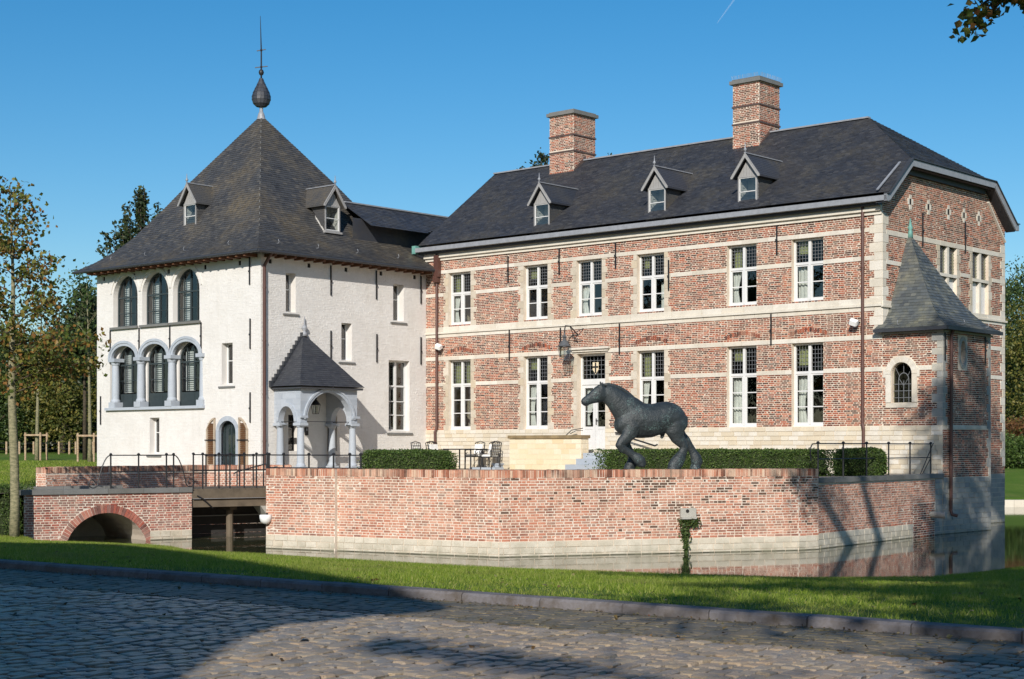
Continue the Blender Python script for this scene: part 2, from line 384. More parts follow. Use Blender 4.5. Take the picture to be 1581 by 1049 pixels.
# ------------------------------------------------------------------ walls, bricks, openings
class Wall:
    """upright wall face in a 2-D frame: point o, direction d along u, outward normal n"""
    def __init__(s, o, d, n, z0, z1, outline=None, length=None, frame='C'):
        s.o = np.array(o, float); s.d = np.array(d, float); s.n = np.array(n, float)
        s.z0, s.z1 = z0, z1; s.L = length; s.outline = outline or (lambda z: (0.0, s.L)); s.ops = []; s.brk = []; s.frame = frame
    def pt(s, u, z, off=0.0):
        p = s.o+s.d*u+s.n*off; return (p[0], p[1], z)
    def rect(s, u0, u1, z0, z1): s.ops.append(('r', u0, u1, z0, z1, 0)); return s.ops[-1]
    def arch(s, u0, u1, z0, zs, rise): s.ops.append(('a', u0, u1, z0, zs, rise)); return s.ops[-1]
    def oval(s, uc, zc, a, b): s.ops.append(('o', uc, zc, a, b, 0)); return s.ops[-1]
    @staticmethod
    def span(op, z):
        if op[0] == 'r': return (op[1], op[2]) if op[3] < z < op[4] else None
        if op[0] == 'o':
            t = (z-op[2])/op[4]
            if abs(t) >= 1: return None
            w_ = op[3]*math.sqrt(1-t*t); return (op[1]-w_, op[1]+w_)
        if z <= op[3]: return None
        if z < op[4]: return (op[1], op[2])
        t = (z-op[4])/op[5]
        if t >= 1: return None
        c = (op[1]+op[2])/2; w_ = (op[2]-op[1])/2*math.sqrt(1-t*t); return (c-w_, c+w_)
    @staticmethod
    def cut(iv, a, b):
        out = []
        for p, q in iv:
            if b <= p or a >= q: out.append((p, q)); continue
            if a > p: out.append((p, a))
            if b < q: out.append((b, q))
        return out
    def solid(s, z, rects=()):
        iv = [s.outline(z)]
        if iv[0][1] <= iv[0][0]: return []
        for op in s.ops:
            sp = s.span(op, z)
            if sp: iv = s.cut(iv, *sp)
        for r in rects:
            if r[2] < z < r[3]: iv = s.cut(iv, r[0], r[1])
        return iv
    def face(s, mb, off=0.0):
        zs = {s.z0, s.z1, *s.brk}
        for op in s.ops:
            if op[0] == 'r': zs |= {op[3], op[4]}
            elif op[0] == 'o': zs |= {op[2]+op[4]*math.sin(t) for t in np.linspace(-PI/2, PI/2, 15)}
            else: zs |= {op[3], op[4]} | {op[4]+op[5]*math.sin(t) for t in np.linspace(0, PI/2, 12)}
        zs = sorted(z for z in zs if s.z0-1e-6 <= z <= s.z1+1e-6)
        for a, b in zip(zs[:-1], zs[1:]):
            if b-a < 1e-5: continue
            e = min(1e-4, (b-a)/4)
            A, B = s.solid(a+e), s.solid(b-e)
            if len(A) != len(B): A = B = s.solid((a+b)/2)
            for (p, q), (r, t) in zip(A, B):
                mb.quad(s.pt(p, a, off), s.pt(q, a, off), s.pt(t, b, off), s.pt(r, b, off))
    def ring(s, op, n=20):
        if op[0] == 'r': return [(op[1], op[3]), (op[2], op[3]), (op[2], op[4]), (op[1], op[4])]
        if op[0] == 'o': return [(op[1]+op[3]*math.cos(2*PI*i/24), op[2]+op[4]*math.sin(2*PI*i/24)) for i in range(24)]
        c = (op[1]+op[2])/2; h = (op[2]-op[1])/2
        return [(op[1], op[3]), (op[2], op[3])]+[(c+h*math.cos(PI*i/n), op[4]+op[5]*math.sin(PI*i/n)) for i in range(n+1)]
    def reveal(s, mb, op, depth, back=False, start=0.0):
        R = s.ring(op); k = len(R)
        for i in range(k):
            (u, z), (u2, z2) = R[i], R[(i+1) % k]
            if abs(u-u2)+abs(z-z2) < 1e-6: continue
            mb.quad(s.pt(u, z, start), s.pt(u, z, -depth), s.pt(u2, z2, -depth), s.pt(u2, z2, start))
        if back: mb.poly([s.pt(u, z, -depth) for u, z in R])
    def courses(s, z0, z1, h=0.0605, L=0.215, joint=0.0122, skip=(), bond='english', seed=0, wob=0.004, free=0.02):
        rg = random.Random(seed); out = []; k = 0; z = z0; drift = 0.0
        while z+h*0.7 <= z1:
            zm = z+h/2
            head = (k % 2 == 1)
            for p, q in s.solid(zm, skip):
                if bond == 'english': bl = (L-joint)/2+0 if head else L; ph = (0.25*L if not head else 0.0)
                else: bl = L; ph = 0.5*L if k % 2 else 0.0
                ph += rg.uniform(-free, free)
                u = math.floor((p-ph)/(bl+joint))*(bl+joint)+ph
                while u < q:
                    a, b = max(u, p+0.004), min(u+bl+rg.uniform(-0.006, 0.006), q-0.004)
                    if b-a > 0.03: out.append((a, b, z+joint/2+rg.uniform(-0.002, 0.002), z+h-joint/2+rg.uniform(-0.002, 0.002)))
                    u += bl+joint+rg.uniform(-wob, wob)
            z += h; k += 1
        return out
    def world(s, u, z):
        p = s.o+s.d*u
        if s.frame == 'C': X, Y = c2w(p[0], p[1])
        else: X, Y = p
        return X, Y, z

UNIT = {}
def unit_mesh(name, mat, bevel=0.0, sides=5):
    key = (name, mat.name, bevel)
    if key in UNIT: return UNIT[key]
    b = bevel
    V = [(-.5,0,-.5),(.5,0,-.5),(.5,0,.5),(-.5,0,.5)]+[(-.5+b,1,-.5+b),(.5-b,1,-.5+b),(.5-b,1,.5-b),(-.5+b,1,.5-b)]
    m = bpy.data.meshes.new(name)
    m.from_pydata([(x, -y, z) for x, y, z in V], [], [(4,5,6,7)[::1], (0,1,5,4), (1,2,6,5), (2,3,7,6), (3,0,4,7)])
    m.materials.append(mat); m.update(); UNIT[key] = m
    return m

def lay(wall, lst, parent, mat, name='brick', stuff='brickwork', n=300, depth=0.02, proud=(0.001, 0.006), weight=None, bevel=0.03, seed=1, base=0.0):
    """the n largest in view as parts of their own, the rest joined as one"""
    if not lst: return
    rg = random.Random(seed)
    A = np.array(lst)
    uc, zc = (A[:, 0]+A[:, 1])/2, (A[:, 2]+A[:, 3])/2
    P = np.array([wall.world(u, z) for u, z in zip(uc, zc)])
    dist = np.sqrt(P[:, 0]**2+P[:, 1]**2+(P[:, 2]-CAMZ)**2)
    score = (A[:, 1]-A[:, 0])/dist
    if weight is not None: score = score*np.array([weight(*p) for p in P])
    order = np.argsort(-score)
    pr = np.array([rg.uniform(*proud) for _ in range(len(A))])
    org = ORG[parent]
    ang = math.atan2(wall.d[1], wall.d[0])
    um = unit_mesh(name, mat, bevel)
    for i in order[:n]:
        o = bpy.data.objects.new(name, um); COL.objects.link(o); o.parent = parent
        p = wall.pt(uc[i], zc[i], base+pr[i]-depth)
        o.location = (p[0]-org[0], p[1]-org[1], p[2]-org[2])
        o.rotation_euler = (0, 0, ang); o.scale = (A[i, 1]-A[i, 0], depth, A[i, 3]-A[i, 2])
    rest = order[n:]
    if len(rest) == 0: return
    B = A[rest]; q = pr[rest]+base
    k = len(B)
    V = np.zeros((k, 8, 3)); d3 = np.array([*wall.d, 0]); n3 = np.array([*wall.n, 0]); o3 = np.array([*wall.o, 0])
    bv = 0.002; ta, tb = RNG.normal(0, min(0.0012, proud[1]*0.18), k), RNG.normal(0, min(0.0012, proud[1]*0.18), k)
    for j, (ui, zi, f) in enumerate([(0,2,0),(1,2,0),(1,3,0),(0,3,0),(0,2,1),(1,2,1),(1,3,1),(0,3,1)]):
        su = (bv if ui == 0 else -bv)*f; sz = (bv if zi == 2 else -bv)*f
        tilt = ta*(1 if ui else -1)+tb*(1 if zi == 3 else -1)
        off = (q+tilt) if f else (q-depth)
        V[:, j] = o3+d3*(B[:, ui]+su)[:, None]+n3*off[:, None]; V[:, j, 2] += B[:, zi]+sz
    V -= org
    F = np.array([(4,5,6,7),(0,1,5,4),(1,2,6,5),(2,3,7,6),(3,0,4,7)])
    Q = (F[None]+(np.arange(k)*8)[:, None, None]).reshape(-1, 4)
    link(stuff, raw_mesh(stuff, V, Q), parent, mat, 'stuff')

def blocks(wall, u0, u1, z0, z1, h, L, joint=0.008, seed=0, skip=()):
    """ashlar blocks of uneven length"""
    rg = random.Random(seed); out = []; nrow = max(1, round((z1-z0)/h)); hh = (z1-z0)/nrow
    for k in range(nrow):
        z = z0+k*hh
        for p, q in wall.solid(z+hh/2, list(skip)):
            p, q = max(p, u0), min(q, u1)
            if q-p < 0.03: continue
            u = p-rg.uniform(0, L*0.6)
            while u < q:
                l = L*rg.uniform(0.7, 1.35)
                a, b = max(u, p), min(u+l, q)
                if b-a > 0.04: out.append((a+joint/2, b-joint/2, z+joint/2, z+hh-joint/2))
                u += l
    return out

def slab(wall, mb, u0, u1, z0, z1, off, back=0.0):
    P = [wall.pt(u0, z0, back), wall.pt(u1, z0, back), wall.pt(u1, z0, off), wall.pt(u0, z0, off)]
    T = [(p[0], p[1], z1) for p in P]
    mb.add(P+T, [(0,1,2,3),(4,7,6,5),(0,4,5,1),(1,5,6,2),(2,6,7,3),(3,7,4,0)])

def arch_ring(wall, mb, uc, zs, a0, b0, a1, b1, off, back, n=24, t0=0.0, t1=PI):
    """moulded ring between two half-ellipses"""
    for i in range(n):
        t, t2 = t0+(t1-t0)*i/n, t0+(t1-t0)*(i+1)/n
        I = [(uc+a0*math.cos(x), zs+b0*math.sin(x)) for x in (t, t2)]; O = [(uc+a1*math.cos(x), zs+b1*math.sin(x)) for x in (t, t2)]
        P = [I[0], I[1], O[1], O[0]]
        F = [wall.pt(u, z, off) for u, z in P]; B = [wall.pt(u, z, back) for u, z in P]
        mb.add(F+B, [(0,1,2,3),(0,4,5,1),(2,6,7,3),(0,3,7,4),(1,5,6,2)])

def slates(rows, parent, mat, w=0.2, lift=0.016, n_ind=0, seed=3, name='slate', stuff='slating', under=None):
    """rows: list of (left, right) points from the eave up. Courses of overlapping slates."""
    rg = random.Random(seed); V = []; cnt = 0
    if under is not None:
        for (l, r), (l2, r2) in zip(rows[:-1], rows[1:]): under.quad(l, r, r2, l2)
    quads = []
    for k in range(len(rows)-1):
        l, r = np.array(rows[k][0]), np.array(rows[k][1]); l2, r2 = np.array(rows[k+1][0]), np.array(rows[k+1][1])
        W1 = np.linalg.norm(r-l)
        if W1 < 0.05: continue
        nrm = np.cross(r-l, (l2-l) if np.linalg.norm(l2-l) > 1e-6 else (r2-r)); nrm /= max(np.linalg.norm(nrm), 1e-9)
        dirv = (r-l)/W1
        a2, b2 = np.dot(l2-l, dirv), np.dot(r2-l, dirv)
        upv = ((l2-l)-dirv*a2)
        s = -rg.uniform(0, w) if k % 2 else -rg.uniform(0, w*0.3)
        while s < max(W1, b2):
            ww = w*rg.uniform(0.9, 1.1)
            e0, e1 = s+0.002, s+ww-0.002
            x0, x1 = max(e0, 0), min(e1, W1); y0, y1 = max(e0, a2), min(e1, b2)
            if x1-x0 > 0.01 or y1-y0 > 0.01:
                x0, x1 = min(x0, x1), max(x0, x1)
                if y1 < y0: y0 = y1 = min(max((e0+e1)/2, a2), b2)
                lf = lift*rg.uniform(0.7, 1.25); tl = rg.uniform(-0.002, 0.002)
                quads.append((l+dirv*x0+nrm*(lf+tl), l+dirv*x1+nrm*(lf-tl), l+dirv*y1+upv+nrm*0.001, l+dirv*y0+upv+nrm*0.001, l+dirv*x1-nrm*0.004, l+dirv*x0-nrm*0.004))
            s += ww
    if not quads: return
    Q = np.array(quads); org = ORG[parent]
    idx = np.arange(len(Q))
    F6 = [(0, 1, 2, 3), (5, 4, 1, 0)]
    if n_ind:
        size = np.linalg.norm(Q[:, 1]-Q[:, 0], axis=1)
        idx = np.argsort(-size, kind='stable'); ind = idx[:n_ind]; idx = idx[n_ind:]
        for i in ind:
            c = Q[i].mean(0); m = bpy.data.meshes.new(name); m.from_pydata((Q[i]-c).tolist(), [], F6); m.materials.append(mat)
            o = bpy.data.objects.new(name, m); COL.objects.link(o); o.parent = parent; o.location = c-org
    if len(idx):
        V = Q[idx]-org; k = len(V)
        FF = (np.array(F6)[None]+(np.arange(k)*6)[:, None, None]).reshape(-1, 4)
        link(stuff, raw_mesh(stuff, V, FF), parent, mat, 'stuff')

def copy_of(o, parent, loc=None, rz=None, scale=None):
    c = o.copy(); COL.objects.link(c); c.parent = parent
    if loc is not None: c.location = loc
    if rz is not None: c.rotation_euler = (0, 0, rz)
    if scale is not None: c.scale = scale
    if o in ORG: ORG[c] = ORG[o].copy(); FRM[c] = FRM[o]
    return c

# ================================================================== GROUND, ROAD, WATER
ROAD = np.array([0.803, -0.595]); ROAD /= np.linalg.norm(ROAD)
ACR = np.array([-ROAD[1]*-1, -ROAD[0]])            # towards the viewer
ACR = np.array([ROAD[1], -ROAD[0]])
K0 = np.array([-6.9, 21.9])                        # foot of the kerb
def kerb_t(X, Y): return (X-K0[0])*ACR[0]+(Y-K0[1])*ACR[1]
CRX = [-60, -20, -12.9, -11.6, -8, -7.3, -5.4, -1.2, 2.6, 5.0, 7.9, 10.4, 16, 30, 60, 500]
CRY = [43, 43, 42.4, 39.6, 37.9, 37.2, 36.2, 32.7, 31.1, 30.4, 30.4, 33.0, 36, 44, 60, 60]
def sstep(x, a, b):
    t = np.clip((x-a)/(b-a), 0, 1); return t*t*(3-2*t)
def ground_z(X, Y):
    X = np.asarray(X, float); Y = np.asarray(Y, float)
    t = -kerb_t(X, Y)                               # metres beyond the kerb
    yc = np.interp(X, CRX, CRY); d = yc-Y           # metres short of the water's edge
    f = np.clip(t/np.maximum(t+np.maximum(d, 0)*0.86, 0.5), 0, 1)
    lawn = 0.09-0.78*f**1.15-0.05*np.clip(-np.maximum(X+7, -6)*0+0, 0, 1)
    lawn = lawn-0.14*sstep(f, 0.5, 1)*sstep(X, -9, -6)
    z = np.where(t < 0.12, -0.07, lawn)
    z = np.where(d < 0, np.minimum(z, lawn-1.5*sstep(-d, 0.0, 1.3)), z)
    land = 0.55+0.85*np.clip((Y-46)/58, 0, 1)
    left = sstep(-(X+12.9+(Y-42)*0.12), 0.0, 1.0)*sstep(Y, 42.8, 45.0)
    z = z*(1-left)+land*left
    far = sstep(Y, 67.6, 69.2+0*X)*sstep(X, 13, 14)
    bank = -0.55+1.1*sstep(Y, 69, 80)+0.55*np.clip((Y-80)/60, 0, 1)
    z = z*(1-far)+bank*far
    back = sstep(Y, 64, 66)*(1-sstep(X, 13, 14))
    z = z*(1-back)+land*back
    far_left = sstep(-X, 15, 25)*sstep(Y, 30, 45)
    z = np.where(Y > 42, z, z)
    return z
xs = np.unique(np.concatenate([np.linspace(-600, -60, 19), np.linspace(-60, -26, 24), np.linspace(-26, 26, 160), np.linspace(26, 60, 24), np.linspace(60, 600, 19)]))
ys = np.unique(np.concatenate([np.linspace(-300, 0, 20), np.linspace(0, 9, 12), np.linspace(9, 48, 150), np.linspace(48, 90, 70), np.linspace(90, 150, 24), np.linspace(150, 1200, 20)]))
GX, GY = np.meshgrid(xs, ys)
GZ = ground_z(GX, GY); tk = -kerb_t(GX, GY); GZ = np.where((tk > 0) & (tk < 0.9), -0.07, GZ)
V = np.stack([GX, GY, GZ], -1).reshape(-1, 3)
nx_ = len(xs); ii = (np.arange(len(ys)-1)[:, None]*nx_+np.arange(nx_-1)[None]).ravel()
o = link('ground', raw_mesh('ground', V, np.stack([ii, ii+1, ii+nx_+1, ii+nx_], 1), smooth=True), None, TURF, 'structure')
def rp(s, t, z): p = K0+ROAD*s+ACR*t; return (p[0], p[1], z)
mb = MB(); ss = np.linspace(-60, 60, 200); tt_ = (-0.19, -0.5, -1.0, -1.5)
for a, b in zip(ss[:-1], ss[1:]):
    for c, d in zip(tt_[:-1], tt_[1:]):
        mb.quad(*[rp(s_, t_, float(ground_z(*(np.array([q]) for q in rp(s_, t_, 0)[:2]))[0])+0.004) for s_, t_ in ((a, c), (b, c), (b, d), (a, d))])
mb.build('lawn_verge', TURF, None, 'structure')
mb = MB(); mb.quad((-40, 28, -0.88), (75, 28, -0.88), (75, 72, -0.88), (-40, 72, -0.88))
mb.build('water', WATER, None, 'structure')
def rp(s, t, z): p = K0+ROAD*s+ACR*t; return (p[0], p[1], z)
mb = MB(); mb.quad(rp(-40, 0.0, -0.024), rp(-40, 60, -0.024), rp(60, 60, -0.024), rp(60, 0.0, -0.024))
mb.build('road_bed', SOIL, None, 'structure')

# kerb: metre-long stones
k_root = thing('stone_kerb', 'long grey stone kerb between the cobbled road and the lawn', 'kerb', (K0[0], K0[1], 0), 'W')
s = -7.0
while s < 19:
    l = random.choice([1.0, 1.0, 0.98, 1.02]); mb = MB(); e = 0.006
    dz = random.uniform(-0.004, 0.004); a = random.uniform(-0.006, 0.006)
    P = [(-0.20, -0.06), (0.0+a, -0.06), (0.0+a, 0.075+dz), (-0.025+a, 0.10+dz), (-0.20, 0.105+dz)]
    mb.prism([rp(s+e, t, z) for t, z in P], Vector((*(ROAD*(l-2*e)), 0)))
    mb.build('kerb_stone', KERBSTONE, k_root); s += l

# cobbles: rows across the road, flatter rows along the gutter
def cobble_unit():
    V = [(-.5,-.5,-1),(.5,-.5,-1),(.5,.5,-1),(-.5,.5,-1)]
    for a, z in ((.5, -.6), (.485, .5), (.41, .93)):
        c = a*0.72
        V += [(-a,-c,z),(-c,-a,z),(c,-a,z),(a,-c,z),(a,c,z),(c,a,z),(-c,a,z),(-a,c,z)]
    F = []
    lo = [0, 0, 1, 1, 2, 2, 3, 3]
    for j in range(8):
        q = (j+1) % 8
        if lo[j] == lo[q]: F.append((lo[j], 4+q, 4+j))
        else: F.append((lo[j], lo[q], 4+q, 4+j))
    for r in range(2):
        for j in range(8): F.append((4+r*8+j, 4+r*8+(j+1) % 8, 12+r*8+(j+1) % 8, 12+r*8+j))
    F.append(tuple(range(20, 28)))
    return np.array(V, float), F
CV, CF = cobble_unit()
road = thing('cobbled_road', None, None, (K0[0], K0[1], 0), 'W', kind='structure')
cm = bpy.data.meshes.new('cobble'); cm.from_pydata(CV.tolist(), [], CF); cm.materials.append(COBBLE)
cm.polygons.foreach_set('use_smooth', np.zeros(len(cm.polygons), bool)); cm.update()
cob = []
rg = random.Random(5)
def in_view(X, Y): return Y > 9.0 and abs(X) < 0.36*Y+1.6
def add_cobble(s_, t_, ls, lt, amp):
    p = K0+ROAD*s_+ACR*t_
    if in_view(*p): cob.append((p[0], p[1], rg.uniform(-0.009, 0.007)*amp, ls, lt, rg.uniform(-0.07, 0.07), 0.010*amp+0.010, 1.0 if amp < 0.5 else 0.0))
t = 0.03                                                      # gutter: rows along the kerb
while t < 1.36:
    s = -9+rg.uniform(0, 0.2); wt = rg.uniform(0.15, 0.17)
    while s < 22:
        l = rg.uniform(0.15, 0.24); add_cobble(s+l/2, t+wt/2, l-0.008, wt-0.008, 0.35); s += l
    t += wt
s = -9.0
while s < 22:                                                 # carriageway: rows across the road
    ws = rg.uniform(0.135, 0.16); t = 1.60+rg.uniform(-0.12, 0)
    t = max(t, 1.57)
    while t < 11.5:
        l = rg.uniform(0.14, 0.25)
        if not 5.79 < t+l/2 < 5.80: add_cobble(s+ws/2, t+l/2, ws-0.012, l-0.012, 1.0)
        t += l
    s += ws
cob.sort(key=lambda c: c[1]*c[1]+c[0]*c[0])
aR = math.atan2(ROAD[1], ROAD[0])
cm2 = cm.copy(); cm2.materials.clear(); cm2.materials.append(GUTTERSTONE)
for c in cob[:300]:
    o = bpy.data.objects.new('cobble', cm2 if c[7] else cm); COL.objects.link(o); o.parent = road
    o.location = (c[0]-K0[0], c[1]-K0[1], c[2]); o.rotation_euler = (rg.uniform(-.03, .03), rg.uniform(-.03, .03), aR+c[5]); o.scale = (c[3], c[4], c[6])
ALLC = np.array(cob[300:])
for nm_, R_, mt_ in (('cobbles', ALLC[ALLC[:, 7] < .5], COBBLE), ('gutter_cobbles', ALLC[ALLC[:, 7] > .5], GUTTERSTONE)):
  k = len(R_)
  sh = RNG.uniform(0.86, 1.08, (k, len(CV), 2))
  co_, si_ = np.cos(aR+R_[:, 5]), np.sin(aR+R_[:, 5])
  lx = CV[None, :, 0]*R_[:, 3, None]*sh[..., 0]; ly = CV[None, :, 1]*R_[:, 4, None]*sh[..., 1]
  tl = RNG.normal(0, 0.03, (k, 2))
  Z = CV[None, :, 2]*R_[:, 6, None]+R_[:, 2, None]+lx*tl[:, :1]+ly*tl[:, 1:]
  V = np.stack([lx*co_[:, None]-ly*si_[:, None]+R_[:, 0, None]-K0[0], lx*si_[:, None]+ly*co_[:, None]+R_[:, 1, None]-K0[1], Z], -1).reshape(-1, 3)
  Qs = np.array([f for f in CF if len(f) == 4]); Ts = [f for f in CF if len(f) == 3]
  top = list(range(20, 28)); Ts = np.array(Ts+[(top[0], top[i], top[i+1]) for i in range(1, 7)])
  offs = (np.arange(k)*len(CV))[:, None, None]
  link(nm_, raw_mesh(nm_, V, (Qs[None]+offs).reshape(-1, 4), (Ts[None]+offs).reshape(-1, 3), smooth=False), road, mt_, 'stuff')

# lawn: blades of grass
def grass(name, n, region, hmin, hmax, wid, seed):
    rr = np.random.default_rng(seed)
    X, Y = region(rr, n)
    z = ground_z(X, Y)
    n = len(X); a = rr.uniform(0, 2*PI, n); h = rr.uniform(hmin, hmax, n)*(1+0.35*np.sin(X*1.7+np.sin(Y*1.3))*np.sin(Y*2.1)); ww = wid*rr.uniform(.7, 1.3, n)
    lean = rr.normal(0, 0.45, (n, 2))*h[:, None]
    B = np.stack([X, Y, z-0.01], 1); dv = np.stack([np.cos(a)*ww, np.sin(a)*ww, np.zeros(n)], 1)
    T = B+np.stack([lean[:, 0], lean[:, 1], h], 1)
    V = np.stack([B-dv, B+dv, T], 1).reshape(-1, 3)
    return link(name, raw_mesh(name, V, None, np.arange(3*n).reshape(-1, 3)), None, GRASSBLADE, 'stuff')
def near_lawn(rr, n):
    Y = 13+(np.sqrt(rr.uniform(0, 1, n*2)))*27.5; X = rr.uniform(-1, 1, n*2)*(0.34*Y+0.5)
    t = -kerb_t(X, Y); d = np.interp(X, CRX, CRY)-Y
    pick = (t > 0.17+rr.uniform(0, 0.09, len(t))) & (d > -0.35)
    bare = np.sin(X*0.9+1.3*np.sin(Y*0.8))*np.sin(Y*0.75+X*0.31)
    pick &= ~((bare > 0.72) & (t < 2.2) & (rr.uniform(0, 1, len(t)) < 0.6))
    return X[pick][:n], Y[pick][:n]
grass('lawn_grass', 430000, near_lawn, 0.03, 0.075, 0.0055, 2)
def edge_lawn(rr, n):
    X = rr.uniform(-13, 11, n*2); Y = np.interp(X, CRX, CRY)+rr.uniform(-0.5, 0.12, n*2)
    m = np.abs(X) < 0.34*Y+0.5; return X[m][:n], Y[m][:n]
grass('bank_grass', 26000, edge_lawn, 0.03, 0.075, 0.006, 9)
def back_lawn(rr, n):
    Y = rr.uniform(42, 75, n); X = -13.2-(Y-42)*0.12-rr.uniform(0, 12, n)
    m = np.abs(X) < 0.335*Y; return X[m], Y[m]
grass('far_lawn_grass', 60000, back_lawn, 0.05, 0.10, 0.012, 4)

# ================================================================== BRICK HOUSE
house = thing('brick_house', 'long two-storey brick house with white stone bands, dark slate roof and two chimneys', 'house', (0, 0, 0.85))
EAVE, RIDGE, SL = 9.0, 12.32, 0.746
FW = Wall((-19.0, 0), (1, 0), (0, -1), 0.80, 8.90, length=19.0)       # facade: u = x + 19
U = lambda x: x+19.0
WX = [-17.275, -13.585, -11.17, -8.55, -4.96, -2.56]                   # window axes, left to right
HW = 0.56
ops_up = [FW.rect(U(x)-HW, U(x)+HW, 6.12, 8.07) for x in WX]
ops_lo = [FW.rect(U(x)-HW, U(x)+HW, 2.27, 4.85) for i, x in enumerate(WX) if i != 2]
DX = -11.08
op_door = FW.rect(U(DX)-0.62, U(DX)+0.62, 1.5, 4.85)
mb = MB(); FW.face(mb)
for op in ops_up+ops_lo: FW.reveal(mb, op, 0.16)
FW.reveal(mb, op_door, 0.25)
# gable end: u = y
GT = 10.02
def gable_out(z):
    if z < 8.86: return (0.0, 8.35)
    a = max(0.0, (z-8.92)/SL-0.35); return (a, 8.0-a+0.35 if a > 0 else 8.35)
GW = Wall((0, 0), (0, 1), (1, 0), -1.2, GT, outline=gable_out); GW.brk = [8.86, 9.2, 9.6]
GWX = [(3.66, 4.82), (5.93, 7.1)]
g_ops = [GW.rect(a, b, 7.12, 8.0) for a, b in GWX]
g_blind = [GW.rect(a, b, 5.98, 7.02) for a, b in GWX]
GW.face(mb)
for op in g_ops: GW.reveal(mb, op, 0.18)
for op in g_blind: GW.reveal(mb, op, 0.14)
# rear and left walls, ceiling: keep the rooms dark
mb.quad((-19, 8.35, 0.5), (0, 8.35, 0.5), (0, 8.35, 8.9), (-19, 8.35, 8.9))
mb.quad((-19, 0, 0.5), (-19, 8.35, 0.5), (-19, 8.35, 8.9), (-19, 0, 8.9))
mb.poly([(-19, 0, 8.9), (-19, 8.35, 8.9), (-19, 8.35, 9.0), (-19, 4.0, 12.2), (-19, 0, 9.2)])
mb.build('wall', MORTAR, house)
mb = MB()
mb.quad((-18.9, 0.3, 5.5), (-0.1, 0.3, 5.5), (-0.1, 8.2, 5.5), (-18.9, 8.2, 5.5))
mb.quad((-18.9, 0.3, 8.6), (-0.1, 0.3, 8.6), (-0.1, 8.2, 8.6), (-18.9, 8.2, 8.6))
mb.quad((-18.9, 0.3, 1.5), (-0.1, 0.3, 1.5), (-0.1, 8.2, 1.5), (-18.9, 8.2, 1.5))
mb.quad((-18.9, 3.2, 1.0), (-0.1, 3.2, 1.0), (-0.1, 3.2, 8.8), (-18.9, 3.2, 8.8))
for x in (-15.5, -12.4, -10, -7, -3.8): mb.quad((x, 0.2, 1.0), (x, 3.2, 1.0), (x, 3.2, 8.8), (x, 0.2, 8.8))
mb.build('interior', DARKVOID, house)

bands = [(8.07, 8.20), (7.22, 7.35), (5.70, 6.08), (4.85, 4.98), (3.89, 4.02)]
skip = [(-1, 30, a, b) for a, b in bands]+[(-1, 30, 8.58, 9.0)]
jambs = []                                                             # toothed stone surrounds
rj = random.Random(11)
def jamb_side(ue, sgn, z0, z1):
    z = z0; k = 0
    while z < z1-0.05:
        h = min(rj.uniform(0.20, 0.30), z1-z); wd = 0.15 if k % 2 else rj.uniform(0.22, 0.28)
        jambs.append((min(ue, ue+sgn*wd), max(ue, ue+sgn*wd), z, z+h)); z += h; k += 1
for i, x in enumerate(WX):
    if i in (0, 1, 2, 3):
        jamb_side(U(x)-HW, -1, 6.08, 8.07); jamb_side(U(x)+HW, 1, 6.08, 8.07)
    if i in (0, 1, 3):
        jamb_side(U(x)-HW, -1, 2.26, 4.85); jamb_side(U(x)+HW, 1, 2.26, 4.85)
jamb_side(U(DX)-0.62, -1, 1.5, 4.85); jamb_side(U(DX)+0.62, 1, 1.5, 4.85)
corner_f, corner_g = [], []
z = 5.0; k = 0
while z < 8.6:
    h = rj.uniform(0.24, 0.31); a, b = (0.42, 0.22) if k % 2 else (0.26, 0.36)
    z1 = min(z+h, 8.6); corner_f.append((19-a, 19.0, z, z1)); corner_g.append((0.0, b, z, z1)); z += h; k += 1
skip_f = skip+[(a-0.004, b+0.004, c, d) for a, b, c, d in jambs+corner_f]
fb = FW.courses(2.27, 8.58, skip=skip_f, seed=4)
lay(FW, fb, house, BR_HOUSE, n=300, weight=lambda X, Y, z: 0.55 if X > 10.9 else 1.0, seed=5)
cg = [(0.0, 0.22, 5.0, 5.7)]
cross = [(1.73, 9.12), (2.9, 9.09), (4.25, 9.08), (5.33, 9.09), (6.4, 9.10)]
crs = []
for u, z in cross:
    crs += [(u-0.07, u+0.07, z-0.24, z-0.09), (u-0.17, u-0.07, z-0.09, z+0.09), (u+0.07, u+0.17, z-0.09, z+0.09), (u-0.07, u+0.07, z+0.09, z+0.22)]
g_bands = [(7.98, 8.12), (7.10, 7.23), (5.70, 6.0), (4.85, 4.98), (3.89, 4.02)]
gj = []
for a, b in GWX:
    for ue, sg in ((a, -1), (b, 1)):
        z = 6.0; k = 0
        while z < 7.98:
            h = min(rj.uniform(0.2, 0.28), 7.98-z); wd = 0.16 if k % 2 else 0.26
            gj.append((min(ue, ue+sg*wd), max(ue, ue+sg*wd), z, z+h)); z += h; k += 1
far_q = []
z = 1.0; k = 0
while z < 8.4:
    h = rj.uniform(0.24, 0.31); far_q.append((8.35-(0.34 if k % 2 else 0.2), 8.35, z, min(z+h, 8.4))); z += h; k += 1
skip_g = [(-1, 9, a, b) for a, b in g_bands]+corner_g+gj+crs+far_q
skip_g += [(u-0.07, u+0.07, z-0.09, z+0.09) for u, z in cross]
gb = GW.courses(0.75, GT, skip=skip_g, seed=8)
gb = [b for b in gb if not (b[3] < 5.0 and b[1] < 3.1)]
lay(GW, gb, house, BR_HOUSE, n=0, seed=9, stuff='gable_brickwork')
lay(FW, [(a+.003, b-.003, c+.003, d-.003) for a, b, c, d in jambs], house, JAMB, 'jamb_stone', n=300, depth=0.05, proud=(0.012, 0.016), bevel=0.01)
